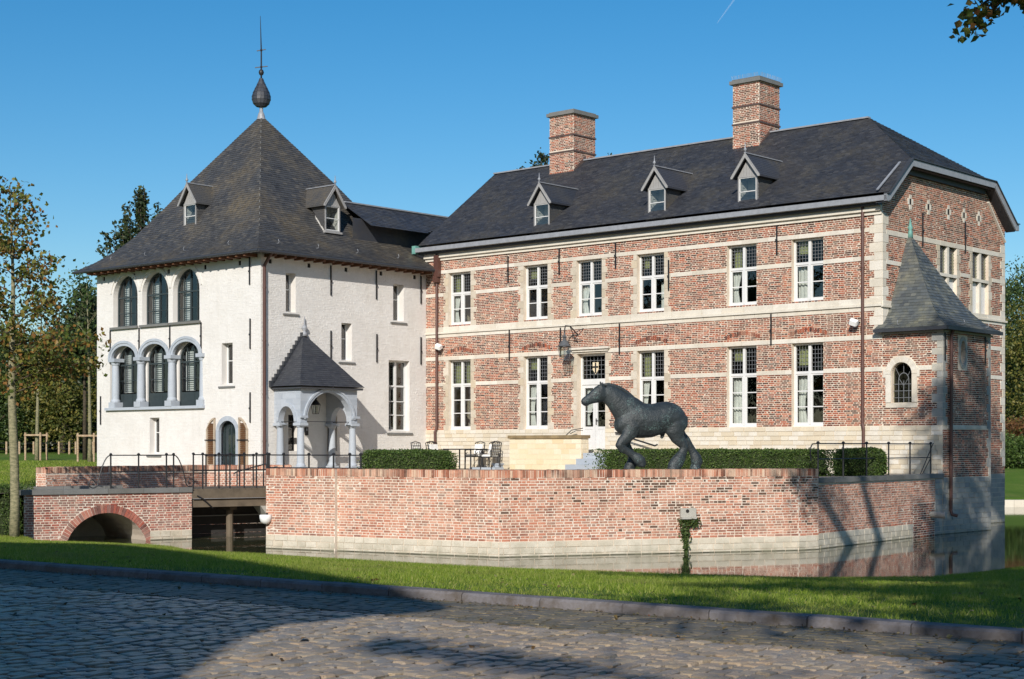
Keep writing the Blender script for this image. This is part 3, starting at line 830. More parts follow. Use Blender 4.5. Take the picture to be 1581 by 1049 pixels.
lay(FW, [(a+.003, b, c+.003, d-.003) for a, b, c, d in corner_f], house, LIMESTONE, 'quoin_stone', n=300, depth=0.05, proud=(0.012, 0.016), bevel=0.01)
lay(GW, [(a, b-.003, c+.003, d-.003) for a, b, c, d in corner_g+far_q], house, LIMESTONE, 'quoin_stone', n=300, depth=0.05, proud=(0.012, 0.0155), bevel=0.01)
lay(GW, [(a+.003, b-.003, c+.003, d-.003) for a, b, c, d in gj], house, JAMB, 'jamb_stone', n=300, depth=0.05, proud=(0.012, 0.016), bevel=0.01)
lay(GW, crs, house, LIMESTONE, 'vent_stone', n=300, depth=0.05, proud=(0.012, 0.016), bevel=0.01)
for u, z in cross:
    mb = MB(); slab(GW, mb, u-0.07, u+0.07, z-0.09, z+0.09, 0.004); mb.build('vent_hole_shade', DARKVOID, house)  # dark plate paints the shade inside the vent
# stone bands, cut into lengths, interrupted by the openings and the jamb stones
def band(wall, zs, skips, off, L, name, mat, seed, lo=None, hi=None):
    lst = []
    for a, b in zs:
        rg = random.Random(seed); 
        for p, q in wall.solid((a+b)/2, skips):
            if lo is not None: p = max(p, lo)
            if hi is not None: q = min(q, hi)
            u = p
            while u < q-0.02:
                e = min(u+L*rg.uniform(0.7, 1.3), q)
                if q-e < 0.2: e = q
                lst.append((u+0.002, e-0.002, a, b)); u = e
    lay(wall, lst, house, mat, name, n=300, depth=0.05, proud=(off, off+0.002), bevel=0.005, seed=seed)
band(FW, [(8.07, 8.20), (4.85, 4.98)], corner_f, 0.018, 0.9, 'band_stone', LIMESTONE, 3)
band(FW, [(7.22, 7.35), (3.89, 4.02)], jambs+corner_f, 0.018, 0.9, 'band_stone', LIMESTONE, 6)
band(FW, [(5.91, 6.09)], [], 0.022, 1.0, 'band_stone', LIMESTONE, 7)
band(FW, [(5.70, 5.83)], corner_f, 0.018, 1.0, 'band_stone', LIMESTONE, 8)
band(GW, [(7.98, 8.12)], corner_g, 0.018, 0.9, 'band_stone', LIMESTONE, 3)
band(GW, [(7.10, 7.23)], corner_g+gj, 0.018, 0.9, 'band_stone', LIMESTONE, 3)
band(GW, [(5.86, 6.0)], [], 0.022, 0.9, 'band_stone', LIMESTONE, 5)
band(GW, [(5.70, 5.80), (4.85, 4.98), (3.89, 4.02)], far_q, 0.018, 0.9, 'band_stone', LIMESTONE, 5, lo=3.1)
mb = MB()                                                              # drip moulding under the belt course
slab(FW, mb, 0.0, 19.0, 5.835, 5.905, 0.07); slab(GW, mb, -0.07, 8.42, 5.805, 5.865, 0.07)
mb.build('drip_moulding', LIMESTONE, house)
mb = MB()                                                              # stepped white cornice
slab(FW, mb, 0.0, 19.0, 8.56, 8.66, 0.06); slab(FW, mb, 0.0, 19.0, 8.665, 8.745, 0.14); slab(FW, mb, 0.0, 19.0, 8.75, 8.82, 0.10)
mb.build('cornice', LIMESTONE, house)
# pale ashlar plinth
pb = blocks(FW, 0, 18.999, 0.85, 2.265, 0.135, 0.36, seed=2)
lay(FW, pb, house, PLINTH, 'plinth_stone', 'plinth_stones', n=300, depth=0.06, proud=(0.018, 0.024), bevel=0.015, weight=lambda X, Y, z: 1.0 if z > 1.35 else 0.3)
pg = blocks(GW, 3.1, 8.35, -1.1, 0.75, 0.16, 0.4, seed=12)
lay(GW, pg, house, DAMPGREY, 'plinth_stone', 'plinth_stones', n=0, depth=0.06, proud=(0.006, 0.008), bevel=0.015)
# brick relieving arches over the openings
mb = MB()
for x, zt in [(WX[i], 8.28) for i in range(0)]+[(x, 5.06) for i, x in enumerate(WX) if i != 2]:
    for k in range(15):
        a = -0.62+k*0.088; sag = 0.12-0.12*(a/0.62)**2
        slab(FW, mb, U(x)+a, U(x)+a+0.070, zt+sag, zt+sag+0.13, 0.0075)
mb.build('relieving_arch', BR_HOUSE, house, 'stuff')

# ---- sash windows: one of each kind, then copies
def sash(name, hw, h, zt, rows, door=False):
    """white cross-window; z from 0 to h, transom at zt; front at y=0 in its own frame"""
    root = bpy.data.objects.new(name, None)
    fr = MB(); f = 0.055
    fr.box(-hw, -hw+f, 0, 0.07, 0, h); fr.box(hw-f, hw, 0, 0.07, 0, h)
    fr.box(-hw+f, hw-f, 0, 0.07, h-f, h); fr.box(-hw+f, hw-f, 0, 0.07, 0, f)
    fr.box(-0.045, 0.045, -0.012, 0.07, f, h-f); fr.box(-hw+f, -0.045, -0.010, 0.07, zt-0.04, zt+0.04); fr.box(0.045, hw-f, -0.010, 0.07, zt-0.04, zt+0.04)
    fr.box(-hw-0.03, hw+0.03, -0.035, 0.0, -0.02, 0.04)
    panes = []
    for sx in (-1, 1):
        a, b = (-hw+f, -0.045) if sx < 0 else (0.045, hw-f)
        s_ = 0.045
        fr.box(a, a+s_, 0.012, 0.06, f, zt-0.04); fr.box(b-s_, b, 0.012, 0.06, f, zt-0.04)
        fr.box(a+s_, b-s_, 0.012, 0.06, f, f+s_+0.02); fr.box(a+s_, b-s_, 0.012, 0.06, zt-0.04-s_, zt-0.04)
        z0, z1 = f+s_+0.02, zt-0.04-s_
        for k in range(rows):
            p, q = z0+(z1-z0)*k/rows, z0+(z1-z0)*(k+1)/rows
            if k: fr.box(a+s_, b-s_, 0.015, 0.055, p-0.016, p+0.016)
            panes.append((a+s_, b-s_, p+0.004, q-0.004))
        # leaded upper light
        panes.append((a+0.02, b-0.02, zt+0.05, h-f-0.01, 'L'))
    return fr, panes

def place_window(parent, kind, x, y, z, cache, hw, h, zt, rows, seed, ax=0.0):
    if kind not in cache:
        fr, panes = sash('window', hw, h, zt, rows)
        fm = fr.mesh('window'); fm.materials.append(WHITE)
        subs = []
        for p in panes:
            m = MB(); ld = len(p) == 5
            m.quad((p[0], .037, p[2]), (p[1], .037, p[2]), (p[1], .037, p[3]), (p[0], .037, p[3])); me = m.mesh('pane'); me.materials.append(GLASS_LEAD if ld else GLASS); subs.append(('pane', me))
            if ld:
                m = MB(); nx, nz = 4, 6
                for i in range(1, nx): xx = p[0]+(p[1]-p[0])*i/nx; m.box(xx-0.006, xx+0.006, 0.028, 0.034, p[2], p[3])
                for i in range(1, nz): zz = p[2]+(p[3]-p[2])*i/nz; m.box(p[0], p[1], 0.026, 0.032, zz-0.006, zz+0.006)
                me = m.mesh('leading'); me.materials.append(LEAD); subs.append(('leading', me))
        cache[kind] = (fm, subs)
    fm, subs = cache[kind]
    wnd = link('window', fm, parent)
    wnd.location = np.array((x, y, z))-ORG[parent]; wnd.rotation_euler = (0, 0, ax)
    for n_, me in subs: link(n_, me, wnd)
    return wnd

def curtain(wnd, x0, x1, z0, z1, y, mat, seed, tie=False):
    rg = random.Random(seed); n = 14; V = []; F = []; zs = np.linspace(z0, z1, 9)
    for j, zz in enumerate(zs):
        t = (zz-z0)/(z1-z0); pin = 1.0 if not tie else 0.55+0.45*abs(t-0.42)/0.58
        for i in range(n+1):
            a = i/n; V.append((x0+(x1-x0)*a*pin, y+0.03*math.sin(a*18+rg.uniform(-.2, .2))*pin, zz))
    for j in range(8):
        for i in range(n): F.append((j*(n+1)+i, j*(n+1)+i+1, (j+1)*(n+1)+i+1, (j+1)*(n+1)+i))
    m = MB(); m.add(V, F); me = m.mesh('curtain', smooth=True); me.materials.append(mat); link('curtain', me, wnd)
WC = {}
for i, x in enumerate(WX):
    wn = place_window(house, 'up', x, 0.15, 6.13, WC, HW, 1.93, 1.18, 2, i)
    if i in (0, 2, 4, 5): curtain(wn, -0.5, -0.20+0.03*(i % 3), 0.05, 1.1, 0.16+0.02*(i % 2), CURTAIN, i, i != 5)
    if i == 3: curtain(wn, 0.12, 0.4, 0.05, 1.0, 0.3, CURTAIN, i, False)
    if i != 2: curtain(wn, -0.5, -0.26+0.1*((i*7) % 3)/2, 1.2+0.3*(i % 2), 1.9, 0.2, GREENCURTAIN, i+20)
    if i != 2:
        wn = place_window(house, 'lo', x, 0.15, 2.28, WC, HW, 2.56, 1.66, 3, i)
        if i: curtain(wn, -0.5, -0.22+0.05*(i % 3), 0.05, 1.6, 0.16+0.02*(i % 3), CURTAIN, i+40, i != 4)
        curtain(wn, -0.5, -0.22+0.07*(i % 3), 1.7+0.2*((i*5) % 3), 2.5, 0.2, GREENCURTAIN, i+60)
        if i == 0: curtain(wn, 0.06, 0.5, 1.7, 2.5, 0.18, GREENCURTAIN, 81)
# ---- front door with a leaded light over it
mb = MB(); y0 = 0.22
for a, b in ((-0.62, -0.56), (0.56, 0.62)): mb.box(DX+a, DX+b, y0, y0+0.08, 1.5, 4.85)
mb.box(DX-0.56, DX+0.56, y0, y0+0.08, 4.77, 4.85); mb.box(DX-0.56, DX+0.56, y0-0.02, y0+0.08, 3.78, 3.98)
dr = mb.build('door_frame', WHITE, house)
for sx in (-1, 1):
    a, b = (DX-0.555, DX-0.005) if sx < 0 else (DX+0.005, DX+0.555)
    m = MB(); m.box(a, a+0.09, y0+0.01, y0+0.07, 1.51, 3.775); m.box(b-0.09, b, y0+0.01, y0+0.07, 1.51, 3.775)
    m.box(a+0.09, b-0.09, y0+0.01, y0+0.07, 3.67, 3.775); m.box(a+0.09, b-0.09, y0+0.022, y0+0.06, 1.51, 2.25); m.box(a+0.09, b-0.09, y0+0.01, y0+0.07, 2.25, 2.34)
    for k in range(1, 3): m.box(a+0.09+k*0.122, a+0.094+k*0.122, y0+0.014, y0+0.03, 1.53, 2.24)
    m.box(a+0.09, b-0.09, y0+0.02, y0+0.055, 2.86, 2.88)
    leaf = m.build('door', WHITE, house)
    m = MB(); m.quad((a+0.09, y0+.038, 2.34), (b-0.09, y0+.038, 2.34), (b-.09, y0+.038, 3.67), (a+.09, y0+.038, 3.67)); m.build('pane', GLASS, leaf)
    if sx > 0:
        m = MB(); m.box(a+0.03, a+0.06, y0-0.01, y0+0.01, 2.40, 2.62); m.bar((a+0.045, y0-0.03, 2.55), (a+0.16, y0-0.03, 2.55), 0.02, 0.02); m.build('handle', IRON, leaf)
    else: curtain(leaf, -0.1, 0.3, 0, 0, 0, CURTAIN, 3) if False else None
m = MB()
V = []; F = []; n = 12
for j, (zz, wdt) in enumerate([(3.66, 0.40), (3.2, 0.34), (2.85, 0.2), (2.7, 0.10), (2.4, 0.16)]):
    for i in range(n+1): V.append((DX-0.46+wdt*i/n, y0+0.16+0.03*math.sin(i*1.9), zz))
for j in range(4):
    for i in range(n): F.append((j*(n+1)+i, j*(n+1)+i+1, (j+1)*(n+1)+i+1, (j+1)*(n+1)+i))
m.add(V, F); m.build('curtain', CURTAIN, dr, smooth=True)
m = MB(); m.quad((DX-.56, y0+.052, 3.98), (DX+.56, y0+.052, 3.98), (DX+.56, y0+.052, 4.77), (DX-.56, y0+.052, 4.77)); fan = m.build('fanlight', GLASS_LEAD, house)
m = MB()
for i in range(1, 7): xx = DX-0.56+1.12*i/7; m.box(xx-0.007, xx+0.007, y0+0.04, y0+0.05, 3.98, 4.77)
for i in range(1, 5): zz = 3.98+0.79*i/5; m.box(DX-0.56, DX+0.56, y0+0.036, y0+0.046, zz-0.007, zz+0.007)
m.build('leading', LEAD, fan)
m = MB()                                                               # coat of arms in the leaded light
m.poly([(DX-0.13, y0+0.03, 4.55), (DX-0.13, y0+0.03, 4.30), (DX, y0+0.03, 4.14), (DX+0.13, y0+0.03, 4.30), (DX+0.13, y0+0.03, 4.55)])
m.build('glass_shield', CREAMSTONE, fan)
m = MB(); m.box(DX-0.03, DX+0.03, y0+0.02, y0+0.026, 4.18, 4.54); m.box(DX-0.12, DX+0.12, y0+0.018, y0+0.024, 4.36, 4.42); m.build('shield_cross', IRON, fan)
m = MB(); m.box(DX-0.85, DX+0.85, -0.16, 0.0, 4.985, 5.06); m.box(DX-0.78, DX+0.78, -0.09, 0.0, 4.91, 4.98); m.build('door_hood', LIMESTONE, house)
# gable windows: stone crosses with leaded glass, boarded lower lights
for gi, (a, b) in enumerate(GWX):
    m = MB(); c = (a+b)/2
    slab(GW, m, c-0.07, c+0.07, 7.12, 8.0, 0.0, -0.16); slab(GW, m, a, b, 7.02, 7.12, 0.02, -0.16); slab(GW, m, c-0.07, c+0.07, 5.98, 7.02, 0.0, -0.135)
    fr = m.build('window', LIMESTONE, house)
    for p, q in ((a, c-0.07), (c+0.07, b)):
        m = MB(); m.quad(GW.pt(p, 7.12, -.1), GW.pt(q, 7.12, -.1), GW.pt(q, 8.0, -.1), GW.pt(p, 8.0, -.1)); m.build('pane', GLASS_LEAD, fr)
        m = MB()
        for i in range(1, 4): u = p+(q-p)*i/4; slab(GW, m, u-0.005, u+0.005, 7.12, 8.0, -0.09, -0.096)
        for i in range(1, 9): zz = 7.12+0.88*i/9; slab(GW, m, p, q, zz-0.005, zz+0.005, -0.087, -0.093)
        m.build('leading', LEAD, fr)
        m = MB(); slab(GW, m, p+0.002, q-0.002, 5.98, 7.02, -0.11, -0.13); m.build('board', WHITE, fr)
# iron wall anchors
am = MB(); am.box(-0.022, 0.022, -0.035, 0, 0, 1.0); am.box(-0.04, 0.04, -0.05, -0.03, 0.44, 0.5); anch = am.mesh('wall_anchor'); anch.materials.append(IRON)
for x, z0, z1 in [(-14.86, 7.52, 8.47), (-12.48, 7.65, 8.6), (-10.0, 7.67, 8.6), (-3.64, 7.65, 8.6), (-7.79, 6.78, 7.79), (-14.8, 4.73, 5.82), (-12.42, 4.8, 5.79), (-9.83, 4.77, 5.8), (-3.85, 4.83, 5.8)]:
    o = link('wall_anchor', anch, house); o.location = (x, -0.014, z0-0.85); o.scale = (1, 1, z1-z0)
for u, z0, z1 in [(2.48, 7.84, 8.86), (5.38, 7.9, 8.9)]:
    o = link('wall_anchor', anch, house); o.location = (0.014, u, z0-0.85); o.rotation_euler = (0, 0, PI/2); o.scale = (1, 1, z1-z0)
# rainwater pipes
for x, zt, zb in ((-18.35, 8.85, 1.65), (-0.6, 8.85, 0.9)):
    m = MB(); m.tube([(x, -0.10, zt), (x, -0.10, 2.35), (x-0.05*(1 if x < -9 else -1), -0.14, 2.2), (x-0.05*(1 if x < -9 else -1), -0.14, zb)], 0.05, 10)
    for z in (8.2, 7.0, 5.2, 4.0, 2.6): m.tube([(x, -0.10, z), (x, -0.10, z+0.06)], 0.062, 10)
    m.build('downpipe', PIPE, house, smooth=False)
m = MB(); m.box(-18.42, -18.2, -0.2, -0.02, 7.95, 8.75); m.box(-18.45, -18.25, -0.22, -0.02, 7.75, 7.98); m.build('rainwater_head', PIPE, house)

# ---- main roof
XL, XR = -19.15, 0.36
zr = lambda y: EAVE+0.06+SL*(y+0.45)
under = MB()
def main_rows(n=62):
    R = []
    for i in range(n+1):
        y = -0.27+(4.0+0.27)*i/n; z = zr(y)
        if i < 5: z -= 0.03*(1-i/5)
        xr = XR if y <= 1.2 else XR+(-2.66-XR)*(y-1.2)/(4.0-1.2)
        R.append(((XL, y, z), (xr, y, z)))
    return R
slates(main_rows(), house, SLATE, w=0.19, under=under)
zrid = zr(4.0)
hip = []
for i in range(36):
    t = i/35; ya, yb = 1.2+2.8*t, 6.8-2.8*t; x = XR+(-2.66-XR)*t; z = zr(1.2)+(zrid-zr(1.2))*t
    hip.append(((x, ya, z), (x, yb, z)))
slates(hip, house, SLATE, w=0.19, under=under, seed=6)
zb = zr(-0.45)
under.poly([(XL, 8.45, zb), (XR, 8.45, zb), (XR, 6.8, zr(1.2)), (-2.66, 4.0, zrid), (XL, 4.0, zrid)])
under.quad((XL, -0.2, 8.92), (-0.05, -0.2, 8.92), (-0.05, 8.3, 8.92), (XL, 8.3, 8.92))
roof = under.build('roof', SLATE, house)
m = MB(); m.bar((XL, 4.0, zrid+0.02), (-2.66, 4.0, zrid+0.02), 0.2, 0.05); m.build('ridge_capping', ZINC, house)
m = MB(); m.box(XL, XR+0.02, -0.44, -0.24, 8.90, 9.055); m.build('gutter', ZINC, house)
m = MB(); m.box(XL, 0.0, -0.25, -0.005, 8.82, 8.90); m.build('soffit', ZINC_DARK, house)
# verge boards round the half-hip
VX = XR-0.02
m = MB(); pts = [(VX, -0.44, 8.98), (VX, -0.30, 8.98), (VX, 1.15, zr(1.2)-0.09), (VX, 6.85, zr(1.2)-0.09), (VX, 8.42, 8.98), (VX, 8.62, 8.98)]
for a, b in zip(pts[:-1], pts[1:]): m.bar(a, b, 0.09, 0.20, up=(0, 0, 1))
m.build('verge_board', ZINC, house)
m = MB()
pts = [(VX+0.02, p[1], p[2]+0.125) for p in pts]
for a, b in zip(pts[:-1], pts[1:]): m.bar(a, b, 0.14, 0.03, up=(0, 0, 1))
m.build('verge_capping', ZINC_DARK, house)
m = MB(); so = [(0.0, -0.42, 8.84), (0.0, 1.15, zr(1.2)-0.22), (0.0, 6.85, zr(1.2)-0.22), (0.0, 8.42, 8.84)]
for a, b in zip(so[:-1], so[1:]): m.quad(a, b, (VX, b[1], b[2]), (VX, a[1], a[2]))
m.bar((0.05, 1.3, 10.03), (0.05, 6.7, 10.03), 0.1, 0.22); m.build('verge_soffit', ZINC_DARK, house)
m = MB(); m.bar((0.02, -0.35, zr(-0.3)+0.07), (0.02, 1.05, zr(1.1)+0.03), 0.07, 0.03); m.build('verge_flashing', ZINC, house)
m = MB(); m.bar((0.02, 8.28, 8.5), (0.02, 7.0, 9.7), 0.05, 0.12, up=(1, 0, 0)); m.build('verge_stone', LIMESTONE, house)

# ---- chimneys
def chimney(x0, x1, y0, y1, zt, zb):
    m = MB(); m.box(x0, x1, y0, y1, zb-0.6, zt-0.14); ch = m.build('chimney', MORTAR, house)
    A = Wall((x0, y0), (1, 0), (0, -1), zb, zt, length=x1-x0); B = Wall((x1, y0), (0, 1), (1, 0), zb, zt, length=y1-y0)
    C_ = Wall((x0, y1), (0, -1), (-1, 0), zb, zt, length=y1-y0)
    for W, sd, nn in ((A, 2, 0), (B, 3, 0), (C_, 5, 0)):
        zlow = zb if W is A else zb+0.2
        lst = W.courses(zlow, zt-0.14, skip=[(-1, 9, zt-0.93, zt-0.88), (-1, 9, zt-1.53, zt-1.48)] , seed=sd)
        lay(W, lst, ch, BR_HOUSE, n=0, seed=sd)
    for z in (zt-0.93, zt-1.53):
        m = MB(); m.box(x0-0.03, x1+0.03, y0-0.03, y1+0.03, z-0.025, z+0.03); m.build('iron_band', LEADGREY, ch)
    m = MB(); m.box(x0-0.09, x1+0.09, y0-0.09, y1+0.09, zt-0.15, zt-0.03); m.box(x0-0.02, x1+0.02, y0-0.02, y1+0.02, zt-0.03, zt+0.02); m.build('cap', BLUEGREY, ch)
    m = MB(); m.box(x0-0.03, x1+0.03, y0-0.03, y0+0.02, zb-0.3, zb+0.06)
    m.prism([(x1+0.005, y0, zb-0.15), (x1+0.005, y0, zb+0.12), (x1+0.005, 4.05, zr(4.05)+0.16), (x1+0.005, 4.05, zr(4.05)-0.1)], (0.03, 0, 0))
    m.build('flashing', LEADGREY, ch)
    if x0 > -9:
        m = MB()
        for k in range(26): xx = x0+(x1-x0)*k/25; m.bar((xx, y0-0.06, zt), (xx+random.uniform(-.03, .03), y0-0.08, zt+0.14), 0.006, 0.006)
        for k in range(26): yy = y0+(y1-y0)*k/25; m.bar((x1+0.06, yy, zt), (x1+0.08, yy+random.uniform(-.03, .03), zt+0.14), 0.006, 0.006)
        m.build('bird_spike_strip', ZINC, ch)
chimney(-15.78, -14.62, 3.36, 4.66, 14.22, 11.86)
chimney(-7.50, -6.44, 3.30, 4.58, 14.2, 11.78)

# ---- dormers (any roof): built in their own frame, a = along, b = outward
def dormer(parent, cx, cy, out, z0, w_, h, hg, depth, slope, mat_roof, ridge_len, name='dormer'):
    ox, oy = out; ax, ay = -oy, ox
    def xf(p): return (cx+ax*p[0]+ox*p[1], cy+ay*p[0]+oy*p[1], z0+p[2])
    hw = w_/2; f = 0.045
    m = MB(xf)
    m.box(-hw, -hw+f, -0.08, 0.0, 0, h); m.box(hw-f, hw, -0.08, 0.0, 0, h); m.box(-hw+f, hw-f, -0.08, 0, 0, f); m.box(-hw+f, hw-f, -0.08, 0, h-f, h)
    m.box(-hw-0.05, hw+0.05, -0.06, 0.07, -0.07, 0.0)
    dm = m.build(name, GREYWOOD, parent)
    m = MB(xf)                                                        # tongue-and-groove gable
    gh = hg-0.14; nb = 7
    for k in range(nb):
        a, b = -hw+w_*k/nb+0.004, -hw+w_*(k+1)/nb-0.004
        za, zb_ = h+gh*(1-abs(a)/hw), h+gh*(1-abs(b)/hw)
        if k == nb//2: P = [(a, -0.05, h), (b, -0.05, h), (b, -0.05, zb_), (0, -0.05, h+gh), (a, -0.05, za)]
        else: P = [(a, -0.05, h), (b, -0.05, h), (b, -0.05, max(zb_, h+0.004)), (a, -0.05, max(za, h+0.004))]
        vx = Vector((ox, oy, 0))*0.03
        P = [Vector(xf(p)) for p in P]; n = len(P)
        m2 = [tuple(p) for p in P]+[tuple(p+vx) for p in P]
        m.v += m2; m.f += [tuple(i+m.n for i in ff) for ff in [tuple(range(n, 2*n))]+[(i, (i+1) % n, n+(i+1) % n, n+i) for i in range(n)]]; m.n += 2*n
    m.build('gable_board', GREYWOOD, dm)
    m = MB(xf)
    for s_ in (-1, 1): m.poly([(s_*hw, -0.02, 0), (s_*hw, -0.02, h), (s_*hw, -(h)/slope, h)])
    m.build('cheek', SLATE_OLD, dm)
    # slate hanging on the cheeks
    for s_ in (-1, 1):
        rows = []; n = 9
        for k in range(n+1):
            zz = h*k/n; b0, b1 = -0.03, -zz/slope-0.02
            pa, pb = xf((s_*(hw+0.003), b0, zz)), xf((s_*(hw+0.003), min(b1, b0-0.001), zz))
            rows.append((pb, pa) if s_ > 0 else (pa, pb))
        slates(rows[::1], dm, SLATE_GREEN if parent is house else SLATE_OLD, w=0.13, seed=8+s_, stuff='cheek_slating')
    m = MB(xf); ov = 0.16; fo = 0.15
    zE = h-0.02-ov*(hg/ (hw+0.0))*0.55
    hgt = h+hg; slp = (hgt-h)/(hw+ov)
    ze = h-0.02
    bl = -hgt/slope*1.0
    for s_ in (-1, 1):
        e = s_*(hw+ov)
        m.add([(0, fo, hgt), (e, fo, ze), (e, -ze/slope-0.1, ze), (0, -hgt/slope-0.1, hgt), (0, fo, hgt-0.05), (e, fo, ze-0.05), (e, -ze/slope-0.1, ze-0.05), (0, -hgt/slope-0.1, hgt-0.05)],
              [(0,1,2,3),(4,7,6,5),(0,4,5,1),(1,5,6,2)])
    m.build('dormer_roof', mat_roof, dm)
    for s_ in (-1, 1):
        rows = []
        for k in range(11):
            t = k/10; a = s_*(hw+ov)*(1-t); zz = ze+(hgt-ze)*t
            pf, pb = xf((a, fo+0.01, zz+0.004)), xf((a, -zz/slope-0.06, zz+0.004))
            rows.append((pb, pf) if s_ > 0 else (pf, pb))
        slates(rows, dm, mat_roof, w=0.17, seed=4+s_, stuff='dormer_slating', lift=0.014)
    for s_ in (-1, 1):
        m = MB(xf); P = [(0, fo+0.005, hgt+0.03), (s_*(hw+ov+0.02), fo+0.005, ze), (s_*(hw+ov+0.02), fo+0.005, ze-0.06), (s_*(hw+ov-0.04), fo+0.005, ze-0.06), (0, fo+0.005, hgt-0.115)]
        m.add(P+[(a, b-0.035, c) for a, b, c in P], [(0,1,2,3,4),(9,8,7,6,5)]+[(i, (i+1) % 5, 5+(i+1) % 5, 5+i) for i in range(5)])
        m.build('bargeboard', GREYWOOD, dm)
    m = MB(xf); m.bar((0, fo, hgt+0.03), (0, -hgt/slope-0.05, hgt+0.03), 0.07, 0.03); m.build('ridge_strip', ZINC, dm)
    m = MB(); c = xf((0, fo-0.02, hgt+0.02)); m.lathe([(0.02, 0), (0.02, 0.06), (0.05, 0.09), (0.055, 0.12), (0.02, 0.17), (0.008, 0.34)], c, 8); m.build('finial', ZINC, dm, smooth=True)
    m = MB(xf); m.quad((-hw+f, -.048, f), (hw-f, -.048, f), (hw-f, -.048, h-f), (-hw+f, -.048, h-f)); m.build('pane', GLASS, dm)
    m = MB(xf); m.box(-hw+f, hw-f, -0.044, -0.02, h*0.5-0.012, h*0.5+0.012)
    m.box(-hw+f, -hw+f+0.025, -0.044, -0.02, f, h-f); m.box(hw-f-0.025, hw-f, -0.044, -0.02, f, h-f); m.box(-hw+f+.025, hw-f-.025, -0.044, -0.02, f, f+0.025); m.box(-hw+f+.025, hw-f-.025, -0.044, -0.02, h-f-0.025, h-f); m.build('sash', WHITE, dm)
    m = MB(xf); d = 0.55
    m.quad((-hw+.01, -d, 0.02), (hw-.01, -d, 0.02), (hw-.01, -d, h), (-hw+.01, -d, h))
    for s_ in (-1, 1): m.quad((s_*(hw-.012), -0.09, 0.02), (s_*(hw-.012), -d, 0.02), (s_*(hw-.012), -d, h), (s_*(hw-.012), -0.09, h))
    m.quad((-hw+.012, -0.09, 0.02), (hw-.012, -0.09, 0.02), (hw-.012, -d, 0.02), (-hw+.012, -d, 0.02)); m.quad((-hw+.012, -0.09, h), (hw-.012, -0.09, h), (hw-.012, -d, h), (-hw+.012, -d, h))
    m.build('lining', PALEROOM, dm)
    return dm
for x in (-13.36, -8.34, -4.78):
    dormer(house, x, 0.06, (0, -1), 9.25, 0.72, 0.99, 0.68, 1.3, SL, SLATE, 2.0)
# ---- low link roof between the tower and the house
m = MB()
LK = [(-20.9, -1.9, 10.72), (-20.9, 4.0, 10.72), (-19.3, 4.0, 9.72), (-19.3, -1.6, 9.72)]
rows = []
for k in range(14):
    t = k/13; x = -19.25-1.65*t; z = 9.70+1.02*t
    rows.append(((x, -2.6, z), (x, 0.2+3.8*t, z)))
slates(rows, house, SLATE, w=0.19, under=m, seed=21, stuff='link_slating')
m.poly([(-20.9, -2.6, 10.72), (-20.9, 4.0, 10.72), (-23.5, 4.0, 9.4), (-23.5, -2.6, 9.4)])
m.build('link_roof', SLATE, house)
m = MB(); m.quad((-19.8, -3, 8.6), (-19.8, 4, 8.6), (-19.8, 4, 10.0), (-19.8, -3, 10.0)); m.build('link_wall', SLATE, house)  # dark slate colour stands in for the shadow under the link eave
m = MB(); m.box(-19.36, -19.16, -0.40, 0.2, 8.86, 9.16); m.build('copper_gutter', COPPER, house)
m = MB(); m.bar((-20.9, -2.4, 10.75), (-20.9, 4.0, 10.75), 0.14, 0.05); m.build('ridge_capping', ZINC, house)
# ================================================================== WHITE TOWER
TX0, TX1, TY = -28.55, -18.99, -7.97
tower = thing('white_tower', 'square whitewashed brick tower with a steep slate roof, onion ball and iron spike', 'tower', (TX1, TY, 0.9))
TF = Wall((TX0, TY), (1, 0), (0, -1), -0.9, 8.22, length=TX1-TX0); TU = lambda x: x-TX0
TR = Wall((TX1, TY), (0, 1), (1, 0), 0.4, 8.22, length=7.96); TV = lambda y: y-TY
up3 = [TF.arch(TU(a), TU(b), 6.09, 7.20, 0.78) for a, b in ((-27.5, -25.98), (-25.70, -24.12), (-23.85, -22.32))]
ARC = [(-27.72, -25.90), (-25.86, -24.02), (-23.98, -22.16)]
big = TF.rect(TU(-27.72), TU(-22.16), 3.1, 4.92)
low3 = [TF.arch(TU(a)+0.0, TU(b)-0.0, 4.92-0.001, 4.921, 0.62) for a, b in ARC]
slit1 = TF.rect(TU(-21.08), TU(-20.48), 3.80, 5.23); slit2 = TF.rect(TU(-25.24), TU(-24.66), 1.40, 2.70)
tdoor = TF.arch(TU(-21.36), TU(-20.14), 0.9, 2.15, 0.55)
holesF = [TF.rect(TU(x)-.07, TU(x)+.07, 7.86, 8.02) for x in (-28.1, -26.2, -24.1, -22.0, -20.1)]
rops = [TR.rect(TV(a), TV(b), c, d) for a, b, c, d in ((-6.86, -6.42, 6.28, 7.64), (-1.73, -1.19, 6.28, 7.64), (-4.29, -3.79, 4.72, 6.07))]
fren = TR.rect(TV(-1.96), TV(-0.89), 2.22, 4.82)
pw = [TR.rect(TV(a), TV(b), 1.5, 2.75) for a, b in ((-6.75, -6.25), (-4.95, -4.5))]
holesR = [TR.rect(TV(y)-.07, TV(y)+.07, 7.88, 8.03) for y in (-7.55, -5.81, -4.07, -2.35, -0.62)]
mb = MB(); TF.face(mb); TR.face(mb)
for op in up3: TF.reveal(mb, op, 0.22)
for op in (slit1, slit2): TF.reveal(mb, op, 0.25)
TF.reveal(mb, tdoor, 0.3)
for op in holesF: TF.reveal(mb, op, 0.12, False)
for op in holesR: TR.reveal(mb, op, 0.12, False)
for W_, hh_ in ((TF, holesF), (TR, holesR)):
    for op in hh_: m = MB(); slab(W_, m, op[1], op[2], op[3], op[4], -0.03, -0.06); m.build('putlog_hole_shade', DARKVOID, tower)  # dark plate stands in for the shade deep in each recess
